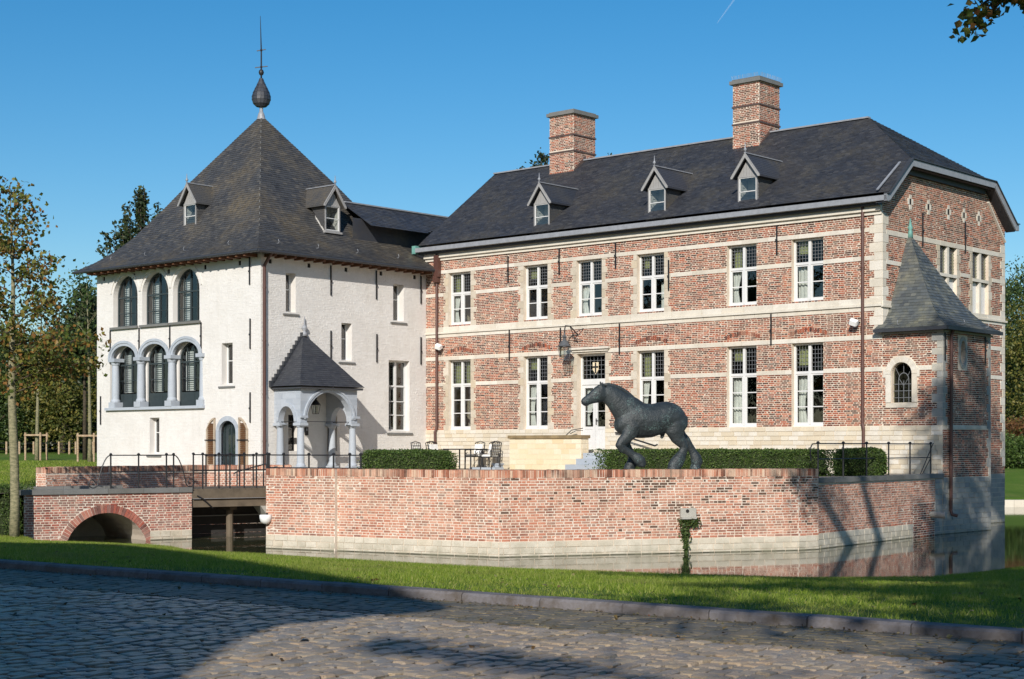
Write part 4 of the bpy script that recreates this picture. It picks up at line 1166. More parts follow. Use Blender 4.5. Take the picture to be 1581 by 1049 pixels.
for op in rops+pw: TR.reveal(mb, op, 0.30)
TR.reveal(mb, fren, 0.22)
# recess behind the arcade: soffits, sides, inner wall with three arched openings
RD = 0.22
for op, (a, b) in zip(low3, ARC):
    c, h = TU((a+b)/2), (b-a)/2
    pts = [(c+h*math.cos(PI*i/16), 4.92+0.62*math.sin(PI*i/16)) for i in range(17)]
    for p, q in zip(pts[:-1], pts[1:]): mb.quad(TF.pt(*p), TF.pt(*p, -RD), TF.pt(*q, -RD), TF.pt(*q))
mb.quad(TF.pt(TU(-27.72), 3.1), TF.pt(TU(-27.72), 3.1, -RD), TF.pt(TU(-27.72), 4.92, -RD), TF.pt(TU(-27.72), 4.92))
mb.quad(TF.pt(TU(-22.16), 3.1), TF.pt(TU(-22.16), 3.1, -RD), TF.pt(TU(-22.16), 4.92, -RD), TF.pt(TU(-22.16), 4.92))
mb.quad(TF.pt(TU(-27.72), 3.1), TF.pt(TU(-22.16), 3.1), TF.pt(TU(-22.16), 3.1, -RD), TF.pt(TU(-27.72), 3.1, -RD))
IW = Wall((TX0, TY+RD), (1, 0), (0, -1), 3.0, 5.7, length=TX1-TX0); IW.outline = lambda z: (TU(-27.8), TU(-22.0))
arc_w = [IW.arch(TU(c)-0.84, TU(c)+0.84, 3.1, 4.70, 0.72) for c in (-26.72, -24.86, -22.98)]
IW.face(mb)
for op in arc_w: IW.reveal(mb, op, 0.08)
mb.quad((TX0, TY, -0.9), (TX0, TY, 8.22), (TX0, 0.2, 8.22), (TX0, 0.2, -0.9)); mb.quad((TX0, 0.2, -.9), (TX0, 0.2, 8.22), (TX1, 0.2, 8.22), (TX1, 0.2, -.9))
mb.build('wall', LIMEWASH, tower)
allT = TF.courses(-0.2, 8.2, h=0.0605, joint=0.008, wob=0.02, free=0.1, seed=31, skip=[(TU(-27.9), TU(-22.0), 3.0, 3.12), (TU(-21.6), TU(-19.9), 0.9, 2.2)])
lay(TF, allT, tower, LIMEWASH, n=0, proud=(0.0005, 0.006), seed=32)
allR = TR.courses(0.9, 8.2, h=0.0605, joint=0.008, wob=0.02, free=0.1, seed=33)
lay(TR, allR, tower, LIMEWASH, n=0, proud=(0.0005, 0.007), seed=34, stuff='side_brickwork')
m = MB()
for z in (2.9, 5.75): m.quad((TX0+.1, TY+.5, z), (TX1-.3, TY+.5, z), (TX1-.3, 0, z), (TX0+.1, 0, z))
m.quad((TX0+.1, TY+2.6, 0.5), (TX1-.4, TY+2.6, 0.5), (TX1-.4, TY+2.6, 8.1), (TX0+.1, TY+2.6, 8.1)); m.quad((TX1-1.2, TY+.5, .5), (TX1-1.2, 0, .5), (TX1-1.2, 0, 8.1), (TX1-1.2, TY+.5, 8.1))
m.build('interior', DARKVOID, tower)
# steel arched windows
def arch_window(wall, uc, hw, z0, zs, rise, back, parent, panel=0.0, seed=0):
    f = 0.05; m = MB()
    arch_ring(wall, m, uc, zs, hw-f, rise-f, hw, rise, -back, -back-0.06)
    slab(wall, m, uc-hw, uc-hw+f, z0, zs, -back, -back-0.06); slab(wall, m, uc+hw-f, uc+hw, z0, zs, -back, -back-0.06)
    slab(wall, m, uc-hw+f, uc+hw-f, z0, z0+f, -back, -back-0.06)
    zt = zs-0.02; slab(wall, m, uc-hw+f, uc+hw-f, zt-0.03, zt+0.03, -back+0.01, -back-0.06)
    for du, e in ((0, 0.03), (-hw*0.5, 0.014), (hw*0.5, 0.014)):
        zt2 = zs+rise*math.sqrt(1-(du/hw)**2)-f*0.6
        slab(wall, m, uc+du-e, uc+du+e, z0+f+panel, zt2, -back+0.003, -back-0.05)
    zm = z0+panel+(zs-z0-panel)*0.45
    slab(wall, m, uc-hw+f, uc+hw-f, zm-0.012, zm+0.012, -back-0.005, -back-0.05)
    if panel: slab(wall, m, uc-hw+f, uc+hw-f, z0+f, z0+panel, -back-0.01, -back-0.05); slab(wall, m, uc-0.015, uc+0.015, z0+f, z0+panel, -back, -back-0.02)
    w_ = m.build('window', STEELGREEN, parent)
    for sg in (-1, 1):
        P = [(uc, z0+f+panel), (uc+sg*(hw-f), z0+f+panel)]+[(uc+sg*(hw-f)*math.cos(t), zs+(rise-f)*math.sin(t)) for t in np.linspace(0, PI/2, 9)]
        m = MB(); m.poly([wall.pt(u, z, -back-0.035) for u, z in P]); m.build('pane', GLASS, w_)
    m = MB(); rgx = random.Random(seed)                                # louvred shutter folded open inside
    ua, ub = uc-hw*0.82, uc-hw*0.22
    slab(wall, m, ua, ua+0.05, z0+panel+f, zs+rise*0.5, -back-0.16, -back-0.20); slab(wall, m, ub-0.05, ub, z0+panel+f, zs+rise*0.6, -back-0.16, -back-0.20)
    z = z0+panel+f
    while z < zs+rise*0.5:
        slab(wall, m, ua+0.05, ub-0.05, z, z+0.05, -back-0.165, -back-0.19); z += 0.075
    m.build('shutter', WHITE, w_)
for i, op in enumerate(up3): arch_window(TF, (op[1]+op[2])/2, (op[2]-op[1])/2-0.005, 6.10, 7.20, 0.775, 0.20, tower, 0, i)
for i, op in enumerate(arc_w): arch_window(TF, (op[1]+op[2])/2, 0.835, 3.11, 4.70, 0.715, RD+0.06, tower, 0.5, i+5)
# sills and hood mouldings
for a, b in ((-27.60, -25.92), (-25.76, -24.04), (-23.95, -22.24)):
    m = MB(); slab(TF, m, TU(a), TU(b), 6.0, 6.085, 0.10, -0.2); m.build('sill', BLUEGREY, tower)
m = MB(); slab(TF, m, TU(-27.9), TU(-22.0), 3.0, 3.10, 0.12, -0.3); m.build('sill', BLUESTONE, tower)
for op in up3:
    m = MB(); c = (op[1]+op[2])/2; arch_ring(TF, m, c, 7.24, 0.86, 0.84, 0.93, 0.92, 0.035, 0.0, t0=0.12, t1=PI-0.12); m.build('hood_mould', LIMEWASH, tower)
for a, b in ARC:
    m = MB(); c, h = TU((a+b)/2), (b-a)/2; arch_ring(TF, m, c, 4.92, h-0.16, 0.46, h, 0.62, 0.05, -0.05); arch_ring(TF, m, c, 4.92, h-0.06, 0.56, h+0.03, 0.65, 0.075, 0.05)
    m.build('arch_moulding', BLUESTONE, tower)
for i, x in enumerate((-27.50, -25.83, -23.97, -22.22)):
    m = MB(); yy = TY-0.02+(0.12 if i in (0, 3) else 0.06)
    m.box(x-0.19, x+0.19, yy-0.18, yy+0.2, 3.10, 3.30)
    m.lathe([(0.18, 3.30), (0.185, 3.34), (0.165, 3.38), (0.145, 3.42), (0.142, 3.9), (0.128, 4.62), (0.125, 4.66), (0.15, 4.70), (0.16, 4.74), (0.18, 4.80)], (x, yy, 0), 18)
    m.box(x-0.20, x+0.20, yy-0.20, yy+0.25, 4.80, 4.93)
    col = m.build('column', BLUESTONE, tower)
for p in col.data.polygons: pass
# iron anchors and slit windows
for x, z0, z1 in [(-27.66, 5.1, 6.0), (-25.85, 5.1, 6.0), (-24.0, 5.1, 6.0), (-22.2, 5.1, 6.02), (-19.54, 7.16, 8.13), (-19.51, 4.98, 6.01), (-19.51, 2.47, 3.5), (-28.28, 2.48, 3.55)]:
    o = link('wall_anchor', anch, tower); o.location = (x-TX1, -0.012, z0-0.9); o.scale = (1, 1, z1-z0)
for y, z0, z1 in [(-4.81, 6.99, 8.04), (-2.6, 7.0, 8.04), (-0.31, 6.99, 8.03), (-4.81, 4.71, 5.74), (-2.58, 4.71, 5.74), (-0.31, 4.72, 5.74)]:
    o = link('wall_anchor', anch, tower); o.location = (0.012, y-TY, z0-0.9); o.rotation_euler = (0, 0, PI/2); o.scale = (1, 1, z1-z0)
def slit(wall, op, depth, sill=True, mat=None):
    _, a, b, c, d, _ = op; m = MB(); f = 0.05; dk = -depth
    slab(wall, m, a, a+f, c, d, dk, dk-0.05); slab(wall, m, b-f, b, c, d, dk, dk-0.05); slab(wall, m, a+f, b-f, c, c+f, dk, dk-0.05); slab(wall, m, a+f, b-f, d-f, d, dk, dk-0.05)
    slab(wall, m, a+f, b-f, (c+d)/2+0.1, (c+d)/2+0.13, dk-0.01, dk-0.04)
    wn = m.build('window', mat or WHITE, tower)
    m = MB(); m.quad(wall.pt(a+f, c+f, dk-.027), wall.pt(b-f, c+f, dk-.027), wall.pt(b-f, d-f, dk-.027), wall.pt(a+f, d-f, dk-.027)); m.build('pane', GLASS, wn)
    if sill: m = MB(); slab(wall, m, a-0.14, b+0.14, c-0.12, c-0.06, 0.05, 0.0); m.build('sill', BLUEGREY, tower)
slit(TF, slit1, 0.24); slit(TF, slit2, 0.24)
for op in rops: slit(TR, op, 0.28)
for op in pw: slit(TR, op, 0.28, False, IRON)
m = MB(); _, a, b, c, d, _ = fren; f = 0.06
for p, q in ((a, a+f), (b-f, b), ((a+b)/2-0.05, (a+b)/2+0.05)): slab(TR, m, p, q, c, d, -0.2, -0.27)
for zz in (c, d-f, 3.85): slab(TR, m, a+f, (a+b)/2-0.05, zz, zz+f, -0.2, -0.26); slab(TR, m, (a+b)/2+0.05, b-f, zz, zz+f, -0.2, -0.26)
for zz in (2.8, 3.3): slab(TR, m, a+f, (a+b)/2-0.05, zz, zz+0.03, -0.205, -0.25); slab(TR, m, (a+b)/2+0.05, b-f, zz, zz+0.03, -0.205, -0.25)
wn = m.build('window', WHITE, tower)
for p, q in ((a+f, (a+b)/2-.05), ((a+b)/2+.05, b-f)):
    m = MB(); m.quad(TR.pt(p, c+f, -.234), TR.pt(q, c+f, -.234), TR.pt(q, d-f, -.234), TR.pt(p, d-f, -.234)); m.build('pane', GLASS, wn)
m = MB(); slab(TR, m, a-0.1, b+0.14, c-0.13, c-0.06, 0.05, 0.0); m.build('sill', BLUEGREY, tower)
# cellar door: blue stone arch, two folded-back shutters
m = MB(); cu = (tdoor[1]+tdoor[2])/2
arch_ring(TF, m, cu, 2.15, 0.46, 0.40, 0.62, 0.56, 0.03, -0.08); slab(TF, m, tdoor[1]-0.01, tdoor[1]+0.15, 0.9, 2.15, 0.03, -0.08); slab(TF, m, tdoor[2]-0.15, tdoor[2]+0.01, 0.9, 2.15, 0.03, -0.08)
m.build('door_surround', BLUESTONE, tower)
m = MB(); slab(TF, m, cu-0.46, cu+0.46, 0.9, 2.6, -0.20, -0.24); slab(TF, m, cu-0.02, cu+0.02, 0.9, 2.56, -0.17, -0.2); slab(TF, m, cu-0.46, cu-0.4, 0.9, 2.15, -0.17, -0.2); slab(TF, m, cu+0.4, cu+0.46, 0.9, 2.15, -0.17, -0.2)
dd = m.build('door', STEELGREEN, tower)
for p, q in ((cu-.4, cu-.02), (cu+.02, cu+.4)):
    m = MB(); m.quad(TF.pt(p, 1.3, -.187), TF.pt(q, 1.3, -.187), TF.pt(q, 2.45, -.187), TF.pt(p, 2.45, -.187)); m.build('pane', GLASS, dd)
for sg in (-1, 1):
    e0 = cu+sg*0.65; e1 = cu+sg*1.12; a, b = min(e0, e1), max(e0, e1); m = MB()
    top = lambda u: 2.66-0.42*(abs(u-e0)/abs(e1-e0))**2.2
    slab(TF, m, a, a+0.06, 0.95, top(a+.03)-.03, 0.07, 0.02); slab(TF, m, b-0.06, b, 0.95, top(b-.03)-.03, 0.07, 0.02); slab(TF, m, a+0.06, b-0.06, .95, 1.03, .068, .022)
    uu = np.linspace(a, b, 9)
    for p_, q_ in zip(uu[:-1], uu[1:]): m.add([TF.pt(u, z, o_) for o_ in (.07, .02) for u, z in ((p_, top(p_)-.07), (q_, top(q_)-.07), (q_, top(q_)), (p_, top(p_)))], [(0,1,2,3), (3,2,6,7), (0,4,5,1), (4,7,6,5)])
    sh = m.build('shutter', SHUTFRAME, tower)
    for k in range(23):
        z = 1.04+k*0.065
        if z > top((a+b)/2)-0.16: break
        m = MB(); m.add([TF.pt(a+.08, z, .03), TF.pt(b-.08, z, .03), TF.pt(b-.08, z+.055, .062), TF.pt(a+.08, z+.055, .062), TF.pt(a+.08, z+.045, .055), TF.pt(b-.08, z+.045, .055)], [(0,1,2,3), (0,4,5,1)]); m.build('slat', SHUTWOOD, sh)
    m = MB(); slab(TF, m, a-0.06, b+0.06, 1.86, 1.9, 0.085, 0.07); m.build('shutter_bar', IRON, sh)
# roof
AP = np.array([-23.77, -3.98, 14.12]); OV = 0.55; EZ = 8.27
cor = [np.array(p) for p in ((TX0-OV, TY-OV, EZ), (TX1+OV, TY-OV, EZ), (TX1+OV, OV, EZ), (TX0-OV, OV, EZ))]
PT = [0, .1, .2, .3, .444, .6, .8, 1]; PF = [0, .05, .115, .2, .36, .55, .775, 1]
def hipped(cor, AP, PT, PF, i, j, n, tmax=0.985):
    ts = np.linspace(0, 1, 400); zz = np.interp(ts, PT, PF)*(AP[2]-cor[i][2])
    ru = np.linalg.norm(((cor[i]+cor[j])/2-AP)[:2]); L = np.concatenate([[0], np.cumsum(np.hypot(np.diff(ts)*ru, np.diff(zz)))])
    tt = np.interp(np.linspace(0, L[-1]*tmax, n+1), L, ts); R = []
    for t in tt:
        z = cor[i][2]+np.interp(t, PT, PF)*(AP[2]-cor[i][2])
        a = cor[i]*(1-t)+AP*t; b = cor[j]*(1-t)+AP*t; a[2] = b[2] = z; R.append((a, b))
    return R
under = MB()
for i, j, sd in ((0, 1, 41), (1, 2, 42)):
    slates(hipped(cor, AP, PT, PF, i, j, 70), tower, SLATE_OLD, w=0.19, under=under, seed=sd)
for i, j in ((2, 3), (3, 0)):
    R = hipped(cor, AP, PT, PF, i, j, 12)
    for (l, r), (l2, r2) in zip(R[:-1], R[1:]): under.quad(l, r, r2, l2)
under.quad(*[c-np.array([0, 0, 0.06]) for c in cor])
under.build('roof', SLATE_OLD, tower)
m = MB(); Rf = hipped(cor, AP, PT, PF, 0, 1, 24)                        # soldered hip with bright clips
for k in range(5, 24):
    a, b = Vector(Rf[k][1]), Vector(Rf[k+1][1] if k+1 < len(Rf) else AP); d = b-a
    m.bar(a+Vector((0.0, -0.0, 0.012)), a+d*0.4+Vector((0.0, -0.0, 0.012)), 0.02, 0.02)
m.build('hip_clip', BLUEGREY, tower, 'stuff')
m = MB(); e = OV+0.05; zg = EZ-0.07
ring_ = [(TX0-e, TY-e), (TX1+e, TY-e), (TX1+e, -0.02)]
for a, b in zip(ring_[:-1], ring_[1:]): m.tube([(a[0], a[1], zg), (b[0], b[1], zg)], 0.06, 8)
m.build('gutter', ZINC_DARK, tower)
rm = MB(); rm.box(-0.045, 0.045, -OV-0.0, 0.06, -0.07, 0.04); rafter = rm.mesh('rafter'); rafter.materials.append(WOODBROWN)
for k in range(22):
    o = link('rafter', rafter, tower); o.location = (TX0+0.2+k*0.436-TX1, 0, EZ-0.13-0.9)
for k in range(18):
    o = link('rafter', rafter, tower); o.location = (0, 0.2+k*0.44, EZ-0.13-0.9); o.rotation_euler = (0, 0, PI/2)
m = MB()
m.tube([(TX1+OV-0.05, TY+0.10, zg), (TX1+OV-0.2, TY+0.10, zg-0.12), (TX1+0.08, TY+0.10, zg-0.42), (TX1+0.08, TY+0.10, zg-0.6), (TX1+0.08, TY+0.10, 0.95)], 0.055, 10)
for z in (7.0, 5.2, 3.4, 1.8): m.tube([(TX1+0.08, TY+0.10, z), (TX1+0.08, TY+0.10, z+0.06)], 0.066, 10)
m.build('downpipe', PIPE, tower)
m = MB(); m.tube([(TX0-OV+0.1, TY+0.4, zg), (TX0-OV+0.1, TY+0.4, zg-0.25), (TX0-0.08, TY+0.4, zg-0.45), (TX0-0.08, TY+0.4, 0.9)], 0.05, 8); m.build('downpipe', PIPE, tower)
hk = MB(); hk.tube([(0, 0.02, 0), (0, -0.06, 0.0), (0, -0.09, 0.06), (0, -0.05, 0.13)], 0.009, 6); hkm = hk.mesh('roof_hook'); hkm.materials.append(ZINC)
for i, j, ks in ((0, 1, (0.12, 0.34, 0.58, 0.84)), (1, 2, (0.1, 0.32, 0.55, 0.8))):
    for k in ks:
        p = cor[i]*(1-k)+cor[j]*k; p = p*0.9+AP*0.1; o = link('roof_hook', hkm, tower)
        o.location = (p[0]-TX1, p[1]-TY, EZ+0.05*5.85+0.03-0.9); o.rotation_euler = (0, 0, 0 if i == 0 else PI/2)
for c, outv, z0 in (((-24.18, -6.98), (0, -1), 9.56), ((-19.88, -3.9), (1, 0), 9.40)):
    dormer(tower, c[0], c[1], outv, z0, 0.72, 0.95, 0.70, 1.3, 1.2, SLATE_OLD, 1.6)
# onion ball and spike
m = MB(); m.lathe([(0.17, 13.95), (0.12, 14.15), (0.07, 14.25), (0.07, 14.42)], (AP[0], AP[1], 0), 12); m.build('spire_base', ZINC, tower)
prof = [(0.06, 14.40), (0.18, 14.43), (0.29, 14.53), (0.345, 14.68), (0.35, 14.80), (0.31, 14.95), (0.24, 15.10), (0.16, 15.26), (0.09, 15.42), (0.065, 15.50)]
m = MB(); m.lathe(prof, (AP[0], AP[1], 0), 20); ball = m.build('onion_ball', ZINC_DARK, tower, smooth=True)
rows = []
for (r0, z0), (r1, z1) in zip(prof[1:-1], prof[2:]):
    m = MB()
    for j in range(16):
        a0, a1 = 2*PI*(j+0.04)/16, 2*PI*(j+0.96)/16
        q = lambda r, a, z: (AP[0]+r*math.cos(a), AP[1]+r*math.sin(a), z)
        m.add([q(r0+.014, a0, z0), q(r0+.014, a1, z0), q(r1+.004, a1, z1), q(r1+.004, a0, z1), q(r0, a0, z0-.002), q(r0, a1, z0-.002)], [(0,1,2,3), (4,5,1,0)])
    m.build('shingle_ring', SLATE, ball, 'stuff')
m = MB(); m.lathe([(0.03, 15.50), (0.03, 15.60), (0.08, 15.65), (0.10, 15.72), (0.08, 15.80), (0.03, 15.84)], (AP[0], AP[1], 0), 14); m.build('knob', IRON, tower, smooth=True)
m = MB(); m.tube([(AP[0], AP[1], 15.8), (AP[0], AP[1], 16.5), (AP[0]-.03, AP[1]-.02, 17.85)], [0.03, 0.028, 0.008], 8)
for z, l in ((15.93, 0.24), (16.56, 0.17)): m.bar((AP[0]-l*.7, AP[1]-l*.7, z-.03), (AP[0]+l*.7, AP[1]+l*.7, z+.03), 0.035, 0.03); m.lathe([(0.03, z-.05), (0.05, z), (0.03, z+.05)], (AP[0], AP[1], 0), 8)
m.build('spike', IRON, tower)

# ================================================================== CHAPEL TURRET
chap = thing('chapel_turret', 'small square brick turret with a bell-cast grey slate roof against the house gable', 'turret', (1.94, 0, -0.88))
CF_ = Wall((0.0, 0), (1, 0), (0, -1), -1.2, 5.08, length=1.94)
CR_ = Wall((1.94, 0), (0, 1), (1, 0), -1.2, 5.08, length=3.12)
cw = CF_.arch(0.30, 0.96, 2.95, 3.80, 0.33)
ov_ = CR_.oval(1.27, 4.42, 0.17, 0.36)
mb = MB(); CF_.face(mb); CR_.face(mb); CF_.reveal(mb, cw, 0.2); CR_.reveal(mb, ov_, 0.2)
mb.quad((0, 3.12, -1.2), (1.94, 3.12, -1.2), (1.94, 3.12, 5.08), (0, 3.12, 5.08)); mb.build('wall', MORTAR, chap)
qf, qr = [], []
z = 2.27; k = 0
while z < 5.08:
    h = min(rj.uniform(0.19, 0.27), 5.08-z); a, b = (0.34, 0.16) if k % 2 else (0.18, 0.28)
    qf.append((1.94-a, 1.94, z, z+h)); qr.append((0.0, b, z, z+h)); z += h; k += 1
qrear = []
z = 0.75; k = 0
while z < 5.08:
    h = min(rj.uniform(0.24, 0.3), 5.08-z); qrear.append((3.12-(0.26 if k % 2 else 0.15), 3.12, z, z+h)); z += h; k += 1
sur = [(0.12, 1.14, 2.80, 2.94), (0.12, 0.29, 2.95, 3.80), (0.97, 1.14, 2.95, 3.80)]
arcskip = [(0.63-0.53*math.sqrt(max(0, 1-t*t)), 0.63+0.53*math.sqrt(max(0, 1-t*t)), 3.80+0.53*t-0.03, 3.80+0.53*t+0.04) for t in np.linspace(0, 0.97, 12)]
cf = CF_.courses(2.27, 5.06, seed=51, skip=[(-1, 9, 3.89, 4.02)]+qf+sur+arcskip)
lay(CF_, cf, chap, BR_HOUSE, n=0, seed=52)
cr = CR_.courses(0.76, 5.06, seed=53, skip=[(-1, 9, 2.16, 2.30)]+qr+qrear+[(1.27-0.3, 1.27+0.3, 4.42-0.5+i*.1, 4.42-0.4+i*.1) for i in range(10)])
lay(CR_, cr, chap, BR_HOUSE, n=0, seed=54, stuff='side_brickwork')
lay(CF_, [(a+.003, b, c+.003, d-.003) for a, b, c, d in qf], chap, DAMPGREY, 'quoin_stone', depth=0.05, proud=(0.012, 0.016), bevel=0.01)
lay(CR_, [(a, b-.003, c+.003, d-.003) for a, b, c, d in qr+qrear], chap, DAMPGREY, 'quoin_stone', depth=0.05, proud=(0.012, 0.016), bevel=0.01)
lay(CF_, [(0.0, 0.12-.55+.55, 3.89, 4.02), (1.16, 1.59, 3.89, 4.02)][1:], chap, LIMESTONE, 'band_stone', depth=0.05, proud=(0.018, 0.02), bevel=0.01)
lay(CR_, [(0.29, 1.5, 2.17, 2.29), (1.504, 2.85, 2.17, 2.29)], chap, LIMESTONE, 'band_stone', depth=0.05, proud=(0.018, 0.02), bevel=0.01)
lay(CF_, [(a, b, c, d) for a, b, c, d in sur], chap, LIMESTONE, 'surround_stone', depth=0.1, proud=(0.03, 0.032), bevel=0.01)
m = MB(); arch_ring(CF_, m, 0.63, 3.80, 0.34, 0.34, 0.52, 0.52, 0.032, -0.06); slab(CF_, m, 0.04, 0.12, 3.7, 3.95, 0.031, -.05); slab(CF_, m, 1.14, 1.22, 3.7, 3.95, 0.031, -.05); m.build('window_arch', LIMESTONE, chap)
m = MB(); arch_ring(CR_, m, 1.27, 4.42, 0.17, 0.36, 0.28, 0.48, 0.02, -0.06, t1=2*PI, n=32); m.build('window_ring', DAMPGREY, chap)
m = MB(); P = [(0.30, 2.95), (0.96, 2.95)]+[(0.63+0.33*math.cos(t), 3.80+0.33*math.sin(t)) for t in np.linspace(0, PI, 15)]
m.poly([CF_.pt(u, z, -0.15) for u, z in P]); pn = m.build('pane', GLASS_LEAD, chap)
m = MB()
for u in (0.465, 0.63, 0.795): slab(CF_, m, u-0.009, u+0.009, 2.95, 3.62 if u != 0.63 else 3.6, -0.13, -0.14)
for z in (3.1, 3.3, 3.5): slab(CF_, m, 0.30, 0.96, z-0.008, z+0.008, -0.127, -0.137)
arch_ring(CF_, m, 0.63, 3.62, 0.155, 0.2, 0.175, 0.22, -0.13, -0.14, n=14)
for t in (0.6, 1.57, 2.54): a = CF_.pt(0.63+.16*math.cos(t), 3.62+.2*math.sin(t), -.135); b = CF_.pt(0.63+.32*math.cos(t), 3.80+.32*math.sin(t), -.135); m.bar(a, b, 0.016, 0.012)
for sg in (-1, 1): m.bar(CF_.pt(0.63+sg*.15, 3.66, -.135), CF_.pt(0.63, 3.45, -.135), 0.016, 0.012)
m.build('leading', LEAD, pn)
m = MB(); m.poly([CR_.pt(1.27+.17*math.cos(t), 4.42+.36*math.sin(t), -.15) for t in np.linspace(0, 2*PI, 25)[:-1]]); m.build('pane', GLASS_LEAD, chap)
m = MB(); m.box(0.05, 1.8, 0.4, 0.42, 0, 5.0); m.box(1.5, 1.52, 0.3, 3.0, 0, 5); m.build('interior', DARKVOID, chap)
lay(CF_, blocks(CF_, 0, 1.94, 0.85, 2.265, 0.135, 0.36, seed=61), chap, PLINTH, 'plinth_stone', n=200, depth=0.06, proud=(0.018, 0.024), bevel=0.015)
lay(CR_, blocks(CR_, 0, 3.12, -1.1, 0.755, 0.15, 0.36, seed=62), chap, DAMPGREY, 'plinth_stone', n=200, depth=0.06, proud=(0.018, 0.026), bevel=0.015)
CA = np.array([0.02, 1.62, 8.17]); cc = [np.array(p) for p in ((-0.14, -0.22, 5.14), (2.16, -0.22, 5.14), (2.16, 3.36, 5.14), (0.0, 3.36, 5.14))]
CT = [0, .12, .25, .4, .6, .8, 1]; CP = [0, .045, .125, .265, .5, .75, 1]
under = MB()
slates(hipped(cc, CA, CT, CP, 0, 1, 32), chap, SLATE_GREEN, w=0.17, under=under, seed=71, n_ind=150, lift=0.014)
slates(hipped(cc, CA, CT, CP, 1, 2, 32), chap, SLATE_GREEN, w=0.17, under=under, seed=72, n_ind=150, lift=0.014)
R = hipped(cc, CA, CT, CP, 2, 3, 8)
for (l, r), (l2, r2) in zip(R[:-1], R[1:]): under.quad(l, r, r2, l2)
under.quad(*[c-np.array([0, 0, 0.05]) for c in cc]); under.build('roof', SLATE_GREEN, chap)
m = MB(); m.box(-0.16, 2.2, -0.28, -0.2, 5.03, 5.13); m.box(2.14, 2.22, -0.2, 3.4, 5.03, 5.13); m.build('gutter', ZINC_DARK, chap)
m = MB(); slab(CF_, m, 0.0, 2.0, 4.97, 5.03, 0.07); slab(CR_, m, 0.0, 3.15, 4.97, 5.03, 0.07); m.build('cornice', DAMPGREY, chap)
m = MB(); m.lathe([(0.09, 8.0), (0.07, 8.2), (0.05, 8.25), (0.09, 8.31), (0.05, 8.38), (0.012, 8.6)], (CA[0]+.04, CA[1], 0), 10); m.build('finial', COPPER, chap, smooth=True)
m = MB(); m.tube([(2.1, 0.36, 5.05), (2.04, 0.36, 4.9), (2.02, 0.36, -0.2), (2.06, 0.36, -0.32), (2.2, 0.42, -0.36)], 0.05, 10)
for z in (4.0, 2.6, 1.0): m.tube([(2.02, 0.36, z), (2.02, 0.36, z+.06)], 0.062, 10)
m.build('downpipe', PIPE, chap)
for y in (0.1, 2.72):
    o = link('wall_anchor', anch, chap); o.location = (0.012, y, 4.15+0.88); o.rotation_euler = (0, 0, PI/2); o.scale = (1, 1, 0.85)
for x, y, r in ((0.6, -0.12, 0), (2.05, 1.0, PI/2), (2.05, 2.6, PI/2)):
    o = link('roof_hook', hkm, chap); o.location = (x-1.94, y, 5.24+0.88); o.rotation_euler = (0, 0, r)

# ================================================================== ENTRANCE PORCH
por = thing('entrance_porch', 'small blue stone porch on round columns with a dark pyramid roof against the white tower', 'porch', (-17.7, -6.1, 0.9))
PX0, PX1, PY0, PY1 = -18.985, -17.63, -7.38, -4.80
A = Wall((PX0, PY0), (1, 0), (0, -1), 2.46, 3.67, length=PX1-PX0); B = Wall((PX1, PY0), (0, 1), (1, 0), 2.46, 3.67, length=PY1-PY0)
C3 = Wall((PX1, PY1), (-1, 0), (0, 1), 2.46, 3.67, length=PX1-PX0)
aA = A.arch(0.24, 1.05, 2.4, 2.50, 0.52); aB = B.arch(0.28, 2.30, 2.4, 2.58, 0.93); aC = C3.arch(0.30, 1.11, 2.4, 2.50, 0.52)
mb = MB()
for W, op in ((A, aA), (B, aB), (C3, aC)):
    W.face(mb); W.face(mb, -0.22); W.reveal(mb, op, 0.22)
    for u in [(0.0, op[1]), (op[2], W.L)]: mb.quad(W.pt(u[0], 2.46, 0), W.pt(u[1], 2.46, 0), W.pt(u[1], 2.46, -.22), W.pt(u[0], 2.46, -.22))
mb.build('arcade_wall', BLUESTONE, por)
for W, op, nrow in ((A, aA, 6), (B, aB, 6), (C3, aC, 6)):              # ashlar facing blocks
    lst = blocks(W, 0.01, W.L-0.01, 2.47, 3.66, 0.2, 0.5, seed=int(W.L*100))
    lst = [b for b in lst if b[1]-b[0] > 0.06 and not ((op[1]-.2 < (b[0]+b[1])/2 < op[2]+.2) and (b[2]+b[3])/2 < op[4]+op[5]+0.1)]
    lay(W, lst, por, BLUESTONE, 'ashlar_block', n=300, depth=0.03, proud=(0.004, 0.008), bevel=0.01)
m = MB(); arch_ring(A, m, 0.645, 2.50, 0.405, 0.52, 0.53, 0.65, 0.035, -0.02); m.build('arch_moulding', BLUESTONE, por)
m = MB(); arch_ring(B, m, 1.29, 2.58, 1.01, 0.93, 1.10, 1.01, 0.03, -0.02); arch_ring(B, m, 1.29, 2.58, 1.10, 1.01, 1.17, 1.07, 0.06, -0.02); m.build('arch_moulding', BLUESTONE, por)
m = MB()
for u in (0.02, 2.4): slab(B, m, u-0.06, u+0.26, 2.62, 2.70, 0.07, 0.0)
m.build('impost', BLUESTONE, por)
for x, y in ((-18.80, -7.27), (-17.75, -7.27), (-17.75, -4.91), (-18.80, -4.91)):
    m = MB(); m.box(x-0.17, x+0.17, y-0.17, y+0.17, 0.86, 0.98)
    m.lathe([(0.165, 0.98), (0.17, 1.02), (0.145, 1.06), (0.132, 1.1), (0.13, 1.5), (0.112, 2.26), (0.11, 2.28), (0.14, 2.31), (0.155, 2.36)], (x, y, 0), 18)
    m.box(x-0.18, x+0.18, y-0.18, y+0.18, 2.36, 2.455); m.build('column', BLUESTONE, por)
PA = np.array([-18.97, -6.09, 5.58]); pc = [np.array(p) for p in ((-18.97, -7.56, 3.70), (-17.44, -7.56, 3.70), (-17.44, -4.62, 3.70), (-18.97, -4.62, 3.70))]
